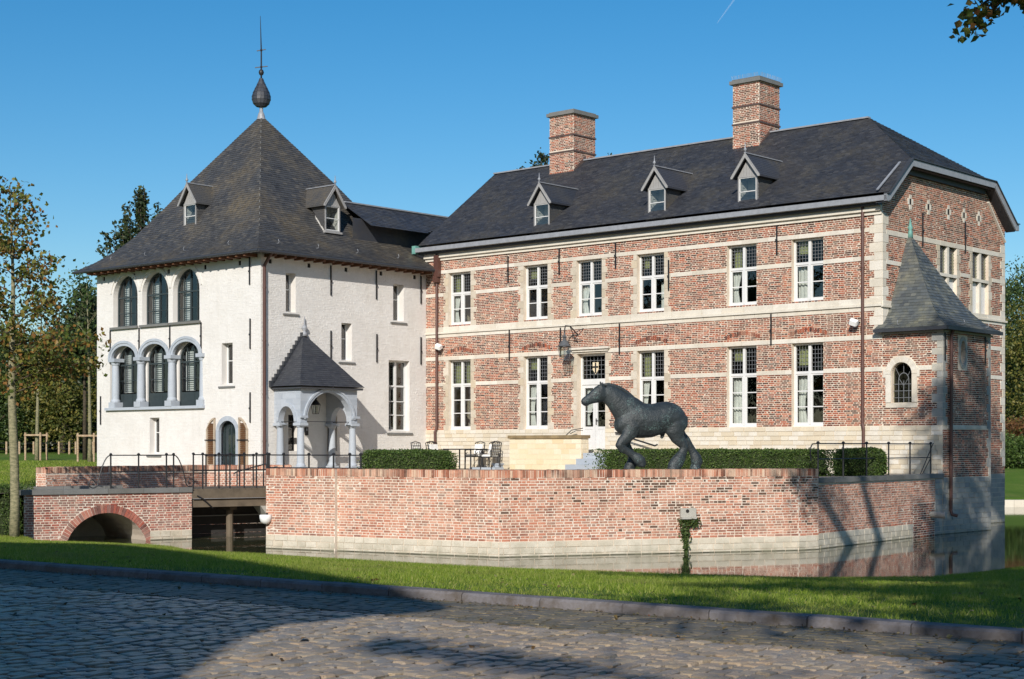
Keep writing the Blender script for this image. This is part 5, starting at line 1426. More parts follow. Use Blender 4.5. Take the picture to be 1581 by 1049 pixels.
under = MB(); PTt = [0, .15, 1]; PFf = [0, .13, 1]
for i, j, sd in ((0, 1, 81), (1, 2, 82), (2, 3, 83)): slates(hipped(pc, PA, PTt, PFf, i, j, 26), por, SLATE_PORCH, w=0.14, under=under, seed=sd, lift=0.008)
under.quad(*[c-np.array([0, 0, 0.03]) for c in pc]); under.build('roof', SLATE_PORCH, por)
m = MB(); m.box(-18.97, -17.47, -7.52, -4.66, 3.60, 3.67); m.build('eaves_board', SLATE_PORCH, por)
m = MB()                                                               # stepped flashing up the wall
for k in range(13):
    t = k/13; y = -7.60+(PA[1]+7.60)*t; z = 3.72+(5.58-3.72)*np.interp(t, PTt, PFf); m.box(-18.98, -18.88, y-0.02, y+0.17, z-0.05, z+0.17)
m.build('stepped_flashing', ZINC_DARK, por)
m = MB(); m.lathe([(0.12, 5.48), (0.09, 5.6), (0.05, 5.66), (0.11, 5.74), (0.09, 5.82), (0.03, 5.88), (0.012, 6.15)], (PA[0]+.06, PA[1], 0), 12); m.build('finial', ZINC, por, smooth=True)
m = MB(); m.bar((PX0, -7.27, 2.5), (PX1, -7.27, 2.5), 0.02, 0.02); m.bar((PX0+.02, -4.91, 2.5), (PX1, -4.91, 2.5), 0.02, 0.02); m.bar((-17.75, -7.27, 2.5), (-17.75, -4.91, 2.5), 0.02, 0.02); m.build('tie_rod', IRON, por)
def lantern_bm(m, c, s=1.0, hang=0.3):
    x, y, z = c
    for a, b in ((-1, -1), (1, -1), (1, 1), (-1, 1)):
        m.bar((x+a*.09*s, y+b*.09*s, z), (x+a*.14*s, y+b*.14*s, z+.38*s), 0.016, 0.016)
    for zz, r in ((0, .09), (.38, .14)):
        P = [(x-r*s, y-r*s), (x+r*s, y-r*s), (x+r*s, y+r*s), (x-r*s, y+r*s)]
        for i in range(4): m.bar((*P[i], z+zz*s), (*P[(i+1) % 4], z+zz*s), 0.02, 0.02)
    m.lathe([(0.21*s, .40*s), (0.17*s, .44*s), (0.09*s, .56*s), (0.05*s, .58*s), (0.05*s, .64*s), (0.08*s, .67*s), (0.03*s, .72*s), (.02*s, .80*s)], (x, y, z), 8)
pl = thing('hanging_lantern', 'small black lantern hanging inside the porch arch', 'lantern', (-18.2, -6.2, 2.5))
m = MB(); lantern_bm(m, (-18.2, -6.2, 2.78), 0.8); m.bar((-18.2, -6.2, 3.35), (-18.2, -6.2, 3.66), 0.015, 0.015); m.build('lantern_frame', IRON, pl)
m = MB(); m.box(-18.26, -18.14, -6.26, -6.14, 2.80, 3.05); m.build('glass', GLASS, pl)
ip = MB(); ip.box(TX1+0.012, TX1+0.05, -6.02, -5.88, 2.05, 2.33); 
kp = thing('door_intercom', 'small black door intercom panel on the tower wall inside the porch', 'intercom', (TX1, -5.95, 2.05)); ip.build('panel', IRON, kp)
m = MB(); m.box(TX1+0.05, TX1+0.055, -5.98, -5.92, 2.2, 2.28); m.build('button_plate', ZINC, kp)
# ================================================================== TERRACE
def on_line(pxx, P, d):
    r = (pxx-790.5)/2500.0; return (r*P[1]-P[0])/(d[0]-r*d[1])
def unit(v): v = np.array(v, float); return v/np.linalg.norm(v)
TA, TB, TC = np.array([-6.07, 40.4]), np.array([-0.3, 37.0]), np.array([7.0, 39.55])
TD = np.array([7.56, 39.95]); TE = np.array(c2w(1.93, -0.01))
WATERZ, TOP, FLOOR = -0.88, 1.11, 0.86
floor_pts = [TA+[0.1, 0.3], TB+[0, 0.3], TC+[-0.2, 0.3], TD+[-0.1, 0.1], TE+[-0.1, 0], np.array(c2w(0, 0.2)), np.array(c2w(-19, 0.2)), np.array(c2w(-19, 1)), np.array(c2w(-28.4, 1)), np.array(c2w(-28.4, -7.8)), np.array([-13.6, 47]), np.array([-12.8, 45.0]), np.array([-9.35, 50.15]), np.array([-7.3, 50.6]), np.array([-6.9, 46])]
mb = MB(); mb.poly([(p[0], p[1], FLOOR) for p in floor_pts]); o = mb.build('terrace', GRAVEL, None, 'structure')
bastion = thing('terrace_wall', 'long pale brick terrace wall rising from the moat below the bronze horse', 'wall', (-0.3, 37.0, WATERZ), 'W')
def seg(a, b):
    a, b = np.array(a, float), np.array(b, float); d = unit(b-a); n = np.array([d[1], -d[0]]); return a, d, n, np.linalg.norm(b-a)
dAB = unit(TB-TA); nAB = np.array([dAB[1], -dAB[0]])
A2 = TA+dAB*on_line(521, TA, dAB)
segs = [(TA+nAB*0.10, A2+nAB*0.10, 'a'), (A2, TB, 'b'), (TB, TC, 'c'), (TC, TD, 'd')]
core = MB(); allc = []
for k, (a, b, tag_) in enumerate(segs):
    o_, d, n, L = seg(a, b)
    W = Wall(o_, d, n, -1.6, TOP-0.01, length=L, frame='W')
    W.face(core); i0, i1 = o_-n*0.45, o_+d*L-n*0.45
    core.quad((*o_, TOP-0.012), (*(o_+d*L), TOP-0.012), (*i1, TOP-0.012), (*i0, TOP-0.012)); core.quad((*i0, 0.5), (*i1, 0.5), (*i1, TOP-0.012), (*i0, TOP-0.012))
    if k == 0: core.quad((*(o_+d*L), -1.6), (*A2, -1.6), (*A2, TOP-0.012), (*(o_+d*L), TOP-0.012))
    lst = W.courses(-0.53, 0.925, h=0.0635, L=0.205, joint=0.0145, seed=60+k)
    rgk = random.Random(k)
    if tag_ in 'cd':
        keep, bad = [], []
        for q in lst:
            u = q[0]/max(W.L, 1); t = (q[2]+0.53)/1.45
            cl = math.sin(q[0]*2.3+1.2*math.sin(q[2]*5))*math.sin(q[2]*6.1+q[0]*0.9)
            pr = (0.55 if cl > 0.15 else 0.05)*(t**1.2)*(0.4 if tag_ == 'c' and u < 0.3 else 1.3)
            (bad if rgk.random() < pr else keep).append(q)
        lst = keep
        lay(W, bad, bastion, plain("hollow_shade_%s" % tag_, lin(108, 82, 68), 0.95, var=0.2, sc=20), 'eroded_brick', 'eroded_bricks', n=40, depth=0.06, proud=(0.0, 0.012), seed=k)  # dark brown stands in for shade in the eroded hollows
    allc.append((W, lst, k))
    wl = blocks(W, 0, W.L, -1.1, -0.53, 0.14, 0.34, seed=70+k)
    lay(W, wl, bastion, WATERSTONE, 'plinth_stone', 'plinth_stones', n=90 if tag_ in 'bc' else 40, depth=0.06, proud=(0.012, 0.02), bevel=0.015, weight=lambda X, Y, z: 1.0 if z > -0.9 else 0.2)
    cop = []; u = 0.0
    while u < W.L-0.02:
        w_ = min(rgk.uniform(0.058, 0.070), W.L-u); cop.append((u+0.004, u+w_-0.004, 0.93+rgk.uniform(-.004, .004), TOP+rgk.uniform(-0.008, 0.012))); u += w_
    lay(W, cop, bastion, BR_COPE, 'coping_brick', 'coping_bricks', n={'a': 30, 'b': 95, 'c': 130, 'd': 12}[tag_], depth=0.34, proud=(0.0, 0.022), bevel=0.02, seed=80+k)
core.build('wall', MORTAR_W, bastion)
for W, lst, k in allc:
    lay(W, lst, bastion, BR_WALL, n={0: 40, 1: 120, 2: 140, 3: 0}[k], depth=0.03, proud=(0.0005, 0.009), seed=90+k)
# left return of the terrace, towards the bridge
o_, d, n, L = seg((-6.75, 46.6), TA+nAB*0.10); W = Wall(o_, d, n, -1.6, TOP-0.01, length=L, frame='W')
mb = MB(); W.face(mb); mb.build('return_wall', MORTAR_W, bastion); lay(W, W.courses(-0.53, 1.1, h=0.0635, L=0.205, joint=0.0145, seed=66), bastion, BR_WALL, n=0, stuff='return_brickwork')
# lower wall to the turret, grey coping
low = thing('low_terrace_wall', 'lower brick wall with grey stone coping running back to the turret', 'wall', (TD[0], TD[1], WATERZ), 'W')
o_, d, n, L = seg(TD+np.array([-0.03, 0.03]), TE)
W = Wall(o_, d, n, -1.6, 0.75, length=L, frame='W'); mb = MB(); W.face(mb); mb.build('wall', MORTAR_W, low)
lst = W.courses(-0.50, 0.74, h=0.0635, L=0.205, joint=0.0145, seed=95, skip=[(L-2.2, L, -0.9, 0.05)])
lay(W, lst, low, BR_WALL, n=120, proud=(0.0005, 0.009), depth=0.03, seed=96)
lay(W, W.courses(-0.9, 0.05, h=0.0635, L=0.205, joint=0.018, seed=97, skip=[(0, L-2.2, -2, 2), (L-0.6, L, -2, 2)]), low, BR_HOUSE, 'patch_brick', 'patch_brickwork', n=60, proud=(0.002, 0.010), depth=0.03, seed=98)
lay(W, blocks(W, 0, L-2.25, -1.1, -0.50, 0.15, 0.4, seed=99), low, WATERSTONE, 'plinth_stone', n=90, depth=0.06, proud=(0.012, 0.02), bevel=0.015)
lay(W, blocks(W, L-0.58, L, -1.1, 0.74, 0.15, 0.36, seed=99), low, DAMPGREY, 'plinth_stone', n=90, depth=0.06, proud=(0.012, 0.02), bevel=0.015)
u = 0.0; rgk = random.Random(3)
while u < L-0.05:
    w_ = min(rgk.uniform(0.9, 1.3), L-u)
    if L-u-w_ < 0.3: w_ = L-u
    m = MB(); slab(W, m, u+0.004, u+w_-0.004, 0.75, 0.875, 0.05, -0.42); m.build('coping_stone', BLUEGREY, low); u += w_
m = MB(); p = W.pt(L-0.9, -0.28, 0.0); q = W.pt(L-0.9, -0.3, 0.45); m.tube([p, q], 0.09, 12); m.build('drain_pipe', DAMPGREY, low)
# wall on the far side of the bridge
fw = thing('approach_wall', 'low pale brick wall with brick coping between the bridge and the white tower', 'wall', (-9.4, 50.1, WATERZ), 'W')
pts = [(-12.9, 44.8), (-9.43, 50.1), (-6.9, 50.7)]; mb = MB()
for k, (a, b) in enumerate(zip(pts[:-1], pts[1:])):
    o_, d, n, L = seg(a, b); W = Wall(o_, d, n, -1.6, 1.06, length=L, frame='W'); W.face(mb)
    i0, i1 = o_-n*0.4, o_+d*L-n*0.4; mb.quad((*o_, 1.06), (*(o_+d*L), 1.06), (*i1, 1.06), (*i0, 1.06)); mb.quad((*o_, -1.6), (*i0, -1.6), (*i0, 1.06), (*o_, 1.06))
    if k == 0:
        We = Wall(i0, n, -d, -1.6, 1.06, length=0.4, frame='W'); lay(We, We.courses(-0.5, 0.90, h=0.0635, L=0.205, joint=0.0145, seed=4), fw, BR_WALL, n=20, depth=0.03, stuff='end_brickwork', seed=2); lay(We, [(u_, u_+.062, .905, 1.08) for u_ in np.arange(0.005, .38, .068)], fw, BR_COPE, 'coping_brick', n=9, depth=.03)
    lay(W, W.courses(-0.85, 0.90, h=0.0635, L=0.205, joint=0.0145, seed=101+k), fw, BR_WALL, n=60, proud=(.0005, .009), depth=0.03, seed=k)
    cop = []; u = 0.0
    while u < L-0.02:
        w_ = min(random.uniform(0.058, 0.07), L-u); cop.append((u+.004, u+w_-.004, 0.905, 1.085+random.uniform(-.008, .008))); u += w_
    lay(W, cop, fw, BR_COPE, 'coping_brick', 'coping_bricks', n=100, depth=0.34, proud=(0, .02), seed=k)
mb.build('wall', MORTAR_W, fw)

# water outlet with trailing ivy
o_, d, n, L = seg(TB, TC); W = Wall(o_, d, n, -1.6, TOP, length=L, frame='W'); uo = on_line(1061, o_, d)
wo = thing('water_outlet', 'grey stone water outlet block with a round hole set in the terrace wall', 'water outlet', W.pt(uo, 0.05), 'W')
m = MB(); slab(W, m, uo-0.2, uo+0.2, -0.02, 0.19, 0.08); slab(W, m, uo-0.19, uo+0.19, -0.07, -0.02, 0.13); m.build('outlet_block', DAMPGREY, wo)
m = MB(); m.tube([W.pt(uo-0.03, 0.12, 0.07), W.pt(uo-0.03, 0.12, 0.084)], 0.045, 12); m.build('outlet_hole_shade', DARKVOID, wo)  # dark disc paints the shade within the outlet

# ================================================================== BRIDGE
Br, Bl = np.array([-8.8, 44.5]), np.array([-12.6, 41.8])
bridge = thing('brick_bridge', 'red brick bridge abutment with a round arch and grey stone coping', 'bridge', (-10.7, 43.15, -0.88), 'W')
o_, d, n, L = seg(Bl, Br); BW = Wall(o_, d, n, -1.4, 0.40, length=L, frame='W'); dB, nB = d, n
uc = on_line(165, o_, d); RI = 1.18; zc = -1.29
BW.ops.append(('a', uc-RI, uc+RI, -2.0, zc, RI))
mb = MB(); BW.face(mb); BW.reveal(mb, BW.ops[0], 2.9)
e0 = o_+d*L; mb.quad((*e0, -1.4), (*(e0-n*2.9), -1.4), (*(e0-n*2.9), 0.4), (*e0, 0.4)); mb.quad((*(o_-n*2.9), -1.4), (*(e0-n*2.9), -1.4), (*(e0-n*2.9), 0.4), (*(o_-n*2.9), 0.4))
mb.build('wall', MORTAR_W, bridge)
rs = [(uc-(RI+0.22)*math.sqrt(max(0, 1-((z-zc)/(RI+.22))**2)), uc+(RI+0.22)*math.sqrt(max(0, 1-((z-zc)/(RI+.22))**2)), z-0.04, z+0.04) for z in np.arange(-1.25, 0.10, 0.05)]
st = [(L-1.25, L, -1.4, -0.62)]
lay(BW, BW.courses(-1.2, 0.40, h=0.064, L=0.21, joint=0.015, seed=111, skip=rs+st), bridge, BR_BRIDGE, n=300, depth=0.03, proud=(0.0005, 0.011), seed=112)
lay(BW, blocks(BW, L-1.22, L, -1.3, -0.63, 0.17, 0.4, seed=5), bridge, WATERSTONE, 'footing_stone', n=60, depth=0.06, proud=(0.012, 0.02), bevel=0.02)
nv = 46
for k in range(nv):
    t = PI*(k+0.5)/nv; m = MB(); a = 0.5*PI/nv*0.84; R0, R1 = RI, RI+0.21+random.uniform(-.01, .012)
    P = [(uc+R0*math.cos(t-a), zc+R0*math.sin(t-a)), (uc+R1*math.cos(t-a), zc+R1*math.sin(t-a)), (uc+R1*math.cos(t+a), zc+R1*math.sin(t+a)), (uc+R0*math.cos(t+a), zc+R0*math.sin(t+a))]
    of = random.uniform(0.008, 0.02); m.add([BW.pt(u, z, of) for u, z in P]+[BW.pt(u, z, -0.03) for u, z in P], [(0,1,2,3), (0,4,5,1), (1,5,6,2), (2,6,7,3), (3,7,4,0)]); m.build('arch_brick', BR_BRIDGE, bridge)
def cope(wall, off, z, name='coping_stone', u0=0.0, u1=None, wd=0.34):
    u = u0; u1 = u1 or wall.L
    while u < u1-0.05:
        w_ = min(random.uniform(1.0, 1.4), u1-u); m = MB(); slab(wall, m, u+.004, u+w_-.004, z, z+0.13, off, off-wd); m.build(name, BLUEGREY, bridge); u += w_
cope(BW, 0.05, 0.40, u0=-0.1, u1=L)
cope(BW, -2.45, 0.42, u0=-3.0, u1=L-1.0)
m = MB(); m.quad(BW.pt(-8, 0.45, -0.25), BW.pt(L, 0.45, -0.25), BW.pt(L, 0.45, -2.5), BW.pt(-8, 0.45, -2.5)); m.build('bridge_path', GRAVEL, bridge)
wood = thing('wooden_footbridge', 'weathered timber bridge span over dark water beside the brick abutment', 'footbridge', (Br[0], Br[1], 0.3), 'W')
SP = 3.3
def bp(s, off, z): p = Br+dB*s-nB*off; return (p[0], p[1], z)
m = MB(); m.bar(bp(0.0, 0.10, 0.33), bp(SP, 0.10, 0.33), 0.2, 0.22); m.build('edge_beam', DEADWOOD, wood)
m = MB(); m.bar(bp(0.0, 0.16, 0.09), bp(SP, 0.16, 0.09), 0.22, 0.22); m.build('beam', DEADWOOD, wood)
m = MB(); m.bar(bp(0.0, 2.5, 0.2), bp(SP, 2.5, 0.2), 0.22, 0.4); m.build('beam', DEADWOOD, wood)
m = MB(); m.bar(bp(0.03, 0.05, 0.215), bp(SP, 0.05, 0.215), 0.14, 0.012); m.build('flashing_strip', ZINC, wood)
k = 0
s = 0.03
while s < SP-0.1:
    m = MB(); m.bar(bp(s+0.09, 0.06, 0.46), bp(s+0.09, 2.6, 0.46), 0.17, 0.05); m.build('deck_plank', DEADWOOD, wood); s += 0.18
for off in (0.45,):
    m = MB(); p = bp(1.35, off, 0); m.tube([(p[0], p[1], -1.6), (p[0], p[1], 0.0)], 0.10, 10); m.build('pile', DEADWOOD, wood)
SHADEPLANK = plain("shade_dark_planks", lin(58, 56, 54), 0.6, var=0.2, sc=5)  # boards added below the deck, coloured dark for the shade there
for kk in range(6):
    m = MB(); zz = -1.3+kk*0.25; m.add([bp(0, 1.0+.01*(kk % 2), zz), bp(SP, 1.0+.01*(kk % 2), zz), bp(SP, 1.0+.01*(kk % 2), zz+.24), bp(0, 1.0+.01*(kk % 2), zz+.24), bp(0, 1.08, zz), bp(SP, 1.08, zz), bp(SP, 1.08, zz+.24), bp(0, 1.08, zz+.24)], [(0,1,2,3),(4,7,6,5),(0,4,5,1),(3,2,6,7)]); m.build('sheet_plank', SHADEPLANK, wood)
m = MB(); m.bar(bp(0, .95, -.30), bp(SP, .95, -.30), 0.1, 0.03); m.build('ledge', DAMPGREY, wood)
m = MB(); m.bar(bp(1.35, 0.2, 0.0-0.04), bp(1.35, 2.5, -0.04), 0.2, 0.16); m.build('crossbeam', DEADWOOD, wood)
m = MB(); m.prism([bp(2.1, 0.02, -0.02), bp(2.9, 0.02, -0.02), bp(2.9, 0.02, -0.28), bp(2.3, 0.02, -0.28)][::1], Vector((*(-nB*0.5), 0))); m.build('corbel_stone', DAMPGREY, wood)
m = MB(); m.tube([bp(0.15, -0.02, 0.30), bp(0.3, -0.06, 0.22), bp(0.5, -0.05, 0.05), bp(0.62, -0.02, -0.05)], 0.02, 6); m.build('iron_strap', IRON, wood)

def rail_set(name, label, P, zb, zt, zm, group, post=0.022, extra=None, skip_first=False):
    t = thing(name, label, 'railing', (P[0][0], P[0][1], zb), 'W', group)
    for i, p in enumerate(P):
        m = MB(); m.tube([(p[0], p[1], zb), (p[0], p[1], zt+0.01)], post, 8); m.lathe([(0.01, -.03), (0.04, -.01), (0.045, .01), (0.02, .04)], (p[0], p[1], zt+0.02), 8); m.build('post', IRON, t)
    for z in (zt, zm):
        m = MB(); m.tube([(p[0], p[1], z) for p in P], 0.017, 6); m.build('rail', IRON, t)
    return t
def scroll(t, p, d, zt, zb, n=26):
    m = MB(); P = [(p[0], p[1], zt)]
    for k in range(1, 9):
        a = k/8; P.append((p[0]+d[0]*(0.36*a**0.8), p[1]+d[1]*(0.36*a**0.8), zt-(zt-zb-0.15)*a**1.7))
    cx_, cz_ = 0.50, zb+0.16
    for k in range(n):
        a = PI+k*0.34; r = 0.15*(1-k/n*0.85); P.append((p[0]+d[0]*(cx_+r*math.cos(a)), p[1]+d[1]*(cx_+r*math.cos(a)), cz_+r*math.sin(a)))
    m.tube(P, 0.016, 6); m.build('scroll', IRON, t)
def line_pts(P0, d, pxs): return [P0+d*on_line(x, P0, d) for x in pxs]
C0 = Bl-nB*0.12
pp = line_pts(C0, dB, [171, 214, 257, 268]); t1 = rail_set('bridge_railing', 'black iron railing with scrolled ends on the stone coping of the brick bridge', pp, 0.5, 1.42, 0.98, 'black iron railings')
scroll(t1, pp[0], -dB, 1.42, 0.52); scroll(t1, pp[-1], dB, 1.42, 0.52)
pp = line_pts(Br-nB*0.1, dB, [298.5, 313, 338, 355, 377, 396, 413]); rail_set('bridge_railing', 'black iron railing of close posts along the near edge of the timber span', pp, 0.44, 1.43, 1.0, 'black iron railings')
pp = line_pts(Br-nB*2.45, dB, [318, 332, 349, 370, 391, 407]); rail_set('bridge_railing', 'black iron railing along the far edge of the timber span, nearest the white tower', pp, 0.44, 1.38, 0.95, 'black iron railings')
hr = thing('step_handrail', 'short sloping black handrail beside the timber span', 'handrail', (-8.2, 47.5, 0.5), 'W')
m = MB(); a, b = (px(366, 47.3), 47.3, 0.92), (px(411, 47.6), 47.6, 1.15); m.tube([(a[0]-.1, a[1], .86), a, b], 0.022, 6); m.build('rail', IRON, hr)
for q in (a, b): m = MB(); m.tube([(q[0], q[1], 0.5), q], 0.02, 6); m.build('post', IRON, hr)
# railing on the terrace before the porch
C0 = TA-nAB*0.55; pp = line_pts(C0, dAB, [415.5, 438, 477, 515, 540, 557]); rail_set('terrace_railing', 'black iron railing on the terrace in front of the porch columns', pp, FLOOR, 1.44, 1.12, 'black iron railings')
o_, d, n, L = seg(TD, TE); C0 = TD-n*0.2; pp = line_pts(C0, d, [1263, 1302, 1338, 1372, 1405, 1437])
t1 = rail_set('terrace_railing', 'black iron railing on the grey coping of the low wall by the turret', pp, 0.87, 1.73, 1.34, 'black iron railings')
m = MB(); p = pp[0]; m.tube([(p[0], p[1], 1.73), (p[0]-.16, p[1]-.1, 1.72), (p[0]-.22, p[1]-.14, 1.6), (p[0]-.2, p[1]-.12, 1.3)], 0.017, 6); m.build('rail_end', IRON, t1)
m = MB()
a, b = pp[-1], pp[-2]; m.bar((*(a+[.1, .1]), 1.75), (*((a+b)/2+[0, 0]), 0.88), 0.02, 0.02); m.bar((*a, 1.32), (*(a*0.6+b*0.4), 0.88), 0.02, 0.02); m.build('brace', IRON, t1)
# white globe lamp on the wall corner
gl = thing('globe_lamp', 'white globe lamp fixed to the corner of the terrace wall beside the timber span', 'lamp', (-6.08, 40.2, -0.12), 'W')
m = MB(); m.lathe([(0.02, -.17), (0.08, -.155), (0.13, -.10), (0.15, -.03), (0.155, .05), (0.14, .06), (0.02, .062)], (-6.12, 40.22, -0.10), 18); m.build('globe', LAMPWHITE, gl, smooth=True)
m = MB(); m.bar((-6.1, 40.24, -0.02), (-6.0, 40.5, 0.02), 0.04, 0.04); m.build('bracket', IRON, gl)

# ================================================================== STAIRS, FURNITURE, LAMPS
SX0, SX1, SY = -13.75, -10.55, -1.20
stair = thing('stone_stair', 'cream stone parapet with dark coping and blue stone steps below the front door', 'stairs', (-12, -0.6, FLOOR))
W = Wall((SX0, SY), (1, 0), (0, -1), 0.8, 1.93, length=SX1-SX0); W2 = Wall((SX1, SY), (0, 1), (1, 0), 0.8, 1.93, length=0.4)
mb = MB(); mb.box(SX0, SX1, SY, SY+0.4, 0.8, 1.93); mb.build('parapet', MORTAR, stair)
lay(W, blocks(W, 0, SX1-SX0, FLOOR, 1.93, 0.18, 0.42, seed=7), stair, CREAMSTONE, 'ashlar_block', n=200, depth=0.04, proud=(0.006, 0.012), bevel=0.012)
lay(W2, blocks(W2, 0, 0.4, FLOOR, 1.93, 0.18, 0.3, seed=8), stair, CREAMSTONE, 'ashlar_block', n=50, depth=0.04, proud=(0.006, 0.012), bevel=0.012)
m = MB(); m.box(SX0-0.04, SX1+0.05, SY-0.06, SY+0.44, 1.93, 2.04); m.build('coping', plain("stained_coping", lin(150, 130, 96), 0.9, var=0.25, sc=4), stair)
for k, (z, y0, y1, x0) in enumerate([(1.06, -1.85, -0.8, -10.7), (1.25, -1.5, -0.8, -10.52), (1.44, -1.15, -0.005, -10.5)]):
    m = MB(); m.box(x0, -9.3, y0, y1, z-0.195, z); m.build('step', BLUESTONE, stair)
m = MB(); m.box(SX0, -10.505, SY+0.402, -0.01, 0.85, 1.43); m.build('landing', BLUESTONE, stair)
hr = thing('stair_handrail', 'thin dark handrail end curling above the stained stone parapet', 'handrail', (-11.4, -0.5, 2.0))
m = MB(); m.tube([(-12.0, -0.3, 2.0), (-11.7, -0.3, 2.22), (-11.2, -0.3, 2.28)], 0.015, 6); m.tube([(-11.75, -0.3, 2.1), (-11.5, -0.3, 2.2), (-11.2, -0.3, 2.2)], 0.012, 6); m.build('rail', IRON, hr)
hr = thing('stair_handrail', 'dark sloping handrail sticking out from the house wall below the horse belly', 'handrail', (-9.0, -0.4, 1.8))
m = MB(); m.tube([(-9.95, -0.1, 2.12), (-9.6, -0.1, 2.10), (-9.2, -0.3, 1.95), (-8.15, -0.3, 1.68), (-8.05, -0.3, 1.72)], 0.03, 6); m.bar((-9.6, 0, 2.1), (-9.6, -.3, 2.08), 0.02, 0.02); m.build('rail', IRON, hr)
pbx = thing('planter_box', 'small pale stone block on the terrace left of the cream parapet', 'block', (-14.3, -1.3, FLOOR))
m = MB(); m.box(-14.35, -14.1, -1.4, -1.15, FLOOR, 1.02); m.box(-14.38, -14.07, -1.43, -1.12, 1.02, 1.07); m.build('block', BLUESTONE, pbx)
m = MB(); m.box(-15.0, -13.8, -1.9, -1.44, FLOOR, 0.93); m.build('slab', BLUESTONE, pbx)

tb = thing('garden_table', 'black metal garden table on the terrace among six iron chairs', 'table', (-15.4, -1.7, FLOOR))
m = MB(); m.box(-16.1, -14.7, -2.1, -1.3, 1.54, 1.58); m.build('table_top', IRON, tb)
for x, y in ((-15.95, -2.0), (-14.85, -2.0), (-15.95, -1.4), (-14.85, -1.4), (-15.4, -1.7)):
    m = MB(); m.tube([(x, y, FLOOR), (x, y, 1.54)], 0.025, 8); m.build('leg', IRON, tb)
def chair(label, first=[None]):
    if first[0] is None:
        t = thing('garden_chair', label, 'chair', (0, 0, FLOOR), group='iron garden chairs')
        m = MB(); m.box(-.23, .23, -.24, .22, 0.42+FLOOR, 0.45+FLOOR); m.build('seat', IRON, t)
        m = MB(); m.box(-.21, .21, -.22, .18, 0.45+FLOOR, 0.52+FLOOR); m.build('cushion', CUSHION, t)
        m = MB(); m.add([(-.19, .175, .54+FLOOR), (.19, .175, .54+FLOOR), (.19, .245, .88+FLOOR), (-.19, .245, .88+FLOOR), (-.19, .215, .54+FLOOR), (.19, .215, .54+FLOOR), (.19, .285, .88+FLOOR), (-.19, .285, .88+FLOOR)], [(0,1,2,3),(5,4,7,6),(0,4,5,1),(1,5,6,2),(2,6,7,3),(3,7,4,0)]); m.build('back_cushion', CUSHION, t)
        m = MB(); bk = lambda x, z: (x, 0.23+0.09*(z-0.45)/0.5, z+FLOOR)
        for x in (-.23, .23): m.bar(bk(x, .42), bk(x, .93), .024, .024)
        for z in (.5, .61, .72, .83, .93): m.bar(bk(-.23, z), bk(.23, z), .014, .014)
        for x in (-.14, -.05, .05, .14): m.bar(bk(x, .48), bk(x, .93), .012, .012)
        m.tube([bk(-.23, .93), bk(-.1, .96), bk(0, .99), bk(.1, .96), bk(.23, .93)], .013, 6); m.build('backrest', IRON, t)
        for x, y in ((-.21, -.22), (.21, -.22), (-.21, .22), (.21, .22)):
            m = MB(); m.tube([(x, y, 0.43+FLOOR), (x*1.02, y*1.05, 0.2+FLOOR), (x*1.1, y*1.2, FLOOR)], .014, 6); m.build('leg', IRON, t)
        for x in (-.25, .25):
            m = MB(); m.tube([(x, .24, .68+FLOOR), (x, .05, .68+FLOOR), (x, -.16, .67+FLOOR), (x, -.22, .60+FLOOR), (x, -.14, .53+FLOOR), (x, -.10, .6+FLOOR)], .014, 6); m.tube([(x, -.2, .44+FLOOR), (x, -.2, .62+FLOOR)], .012, 6); m.build('armrest', IRON, t)
        first[0] = t; return t
    s = first[0]; t = s.copy(); COL.objects.link(t); t['label'] = label
    for c in s.children: copy_of(c, t)
    return t
for lab, x, y, rz in [('black iron garden chair at the left end of the terrace table', -16.65, -1.75, -PI/2+PI), ('black iron garden chair at the right end of the terrace table', -14.2, -1.7, PI/2+PI),
                      ('iron garden chair behind the terrace table, left of the pair against the house', -15.75, -0.85, 0), ('iron garden chair behind the terrace table, right of the pair against the house', -15.05, -0.85, 0),
                      ('iron garden chair half hidden by the clipped hedge, farthest from the table', -17.9, -1.35, PI), ('iron garden chair beside the brown downpipe, between hedge and table', -17.2, -1.3, PI)]:
    t = chair(lab); X, Y = c2w(x, y); t.location = (X, Y, FLOOR); t.rotation_euler = (0, 0, TH+rz)
# wall lantern on a scrolled bracket
lt = thing('wall_lantern', 'large grey lantern hanging from a scrolled iron bracket left of the front door', 'lantern', (-11.6, -0.1, 5.3))
ly = -0.75; lxc = -11.64
m = MB(); lantern_bm(m, (lxc, ly, 4.62), 1.15); m.build('lantern_frame', plain("lantern_zinc", lin(92, 94, 96), 0.5), lt)
m = MB(); s_ = 1.1
m.add([(lxc-.085*s_, ly-.085*s_, 4.66), (lxc+.085*s_, ly-.085*s_, 4.66), (lxc+.085*s_, ly+.085*s_, 4.66), (lxc-.085*s_, ly+.085*s_, 4.66), (lxc-.132*s_, ly-.132*s_, 5.04), (lxc+.132*s_, ly-.132*s_, 5.04), (lxc+.132*s_, ly+.132*s_, 5.04), (lxc-.132*s_, ly+.132*s_, 5.04)], [(0,1,5,4),(1,2,6,5),(2,3,7,6),(3,0,4,7)]); m.build('glass', GLASS, lt)
m = MB(); m.tube([(lxc, ly, 5.52), (lxc, ly+.02, 5.70), (lxc, ly+.05, 5.78), (lxc, ly+0.3, 5.78), (lxc, -0.1, 5.55), (lxc, -0.02, 5.5)], 0.022, 8); m.tube([(lxc, -0.03, 5.25), (lxc, -0.25, 5.45), (lxc, -0.45, 5.76)], 0.016, 6); m.tube([(lxc+.25, -0.03, 5.72), (lxc+.1, -0.2, 5.6), (lxc, -0.3, 5.55), (lxc-.1, -.2, 5.4), (lxc+.22, -.03, 5.3)], 0.014, 6); m.build('bracket', IRON, lt)
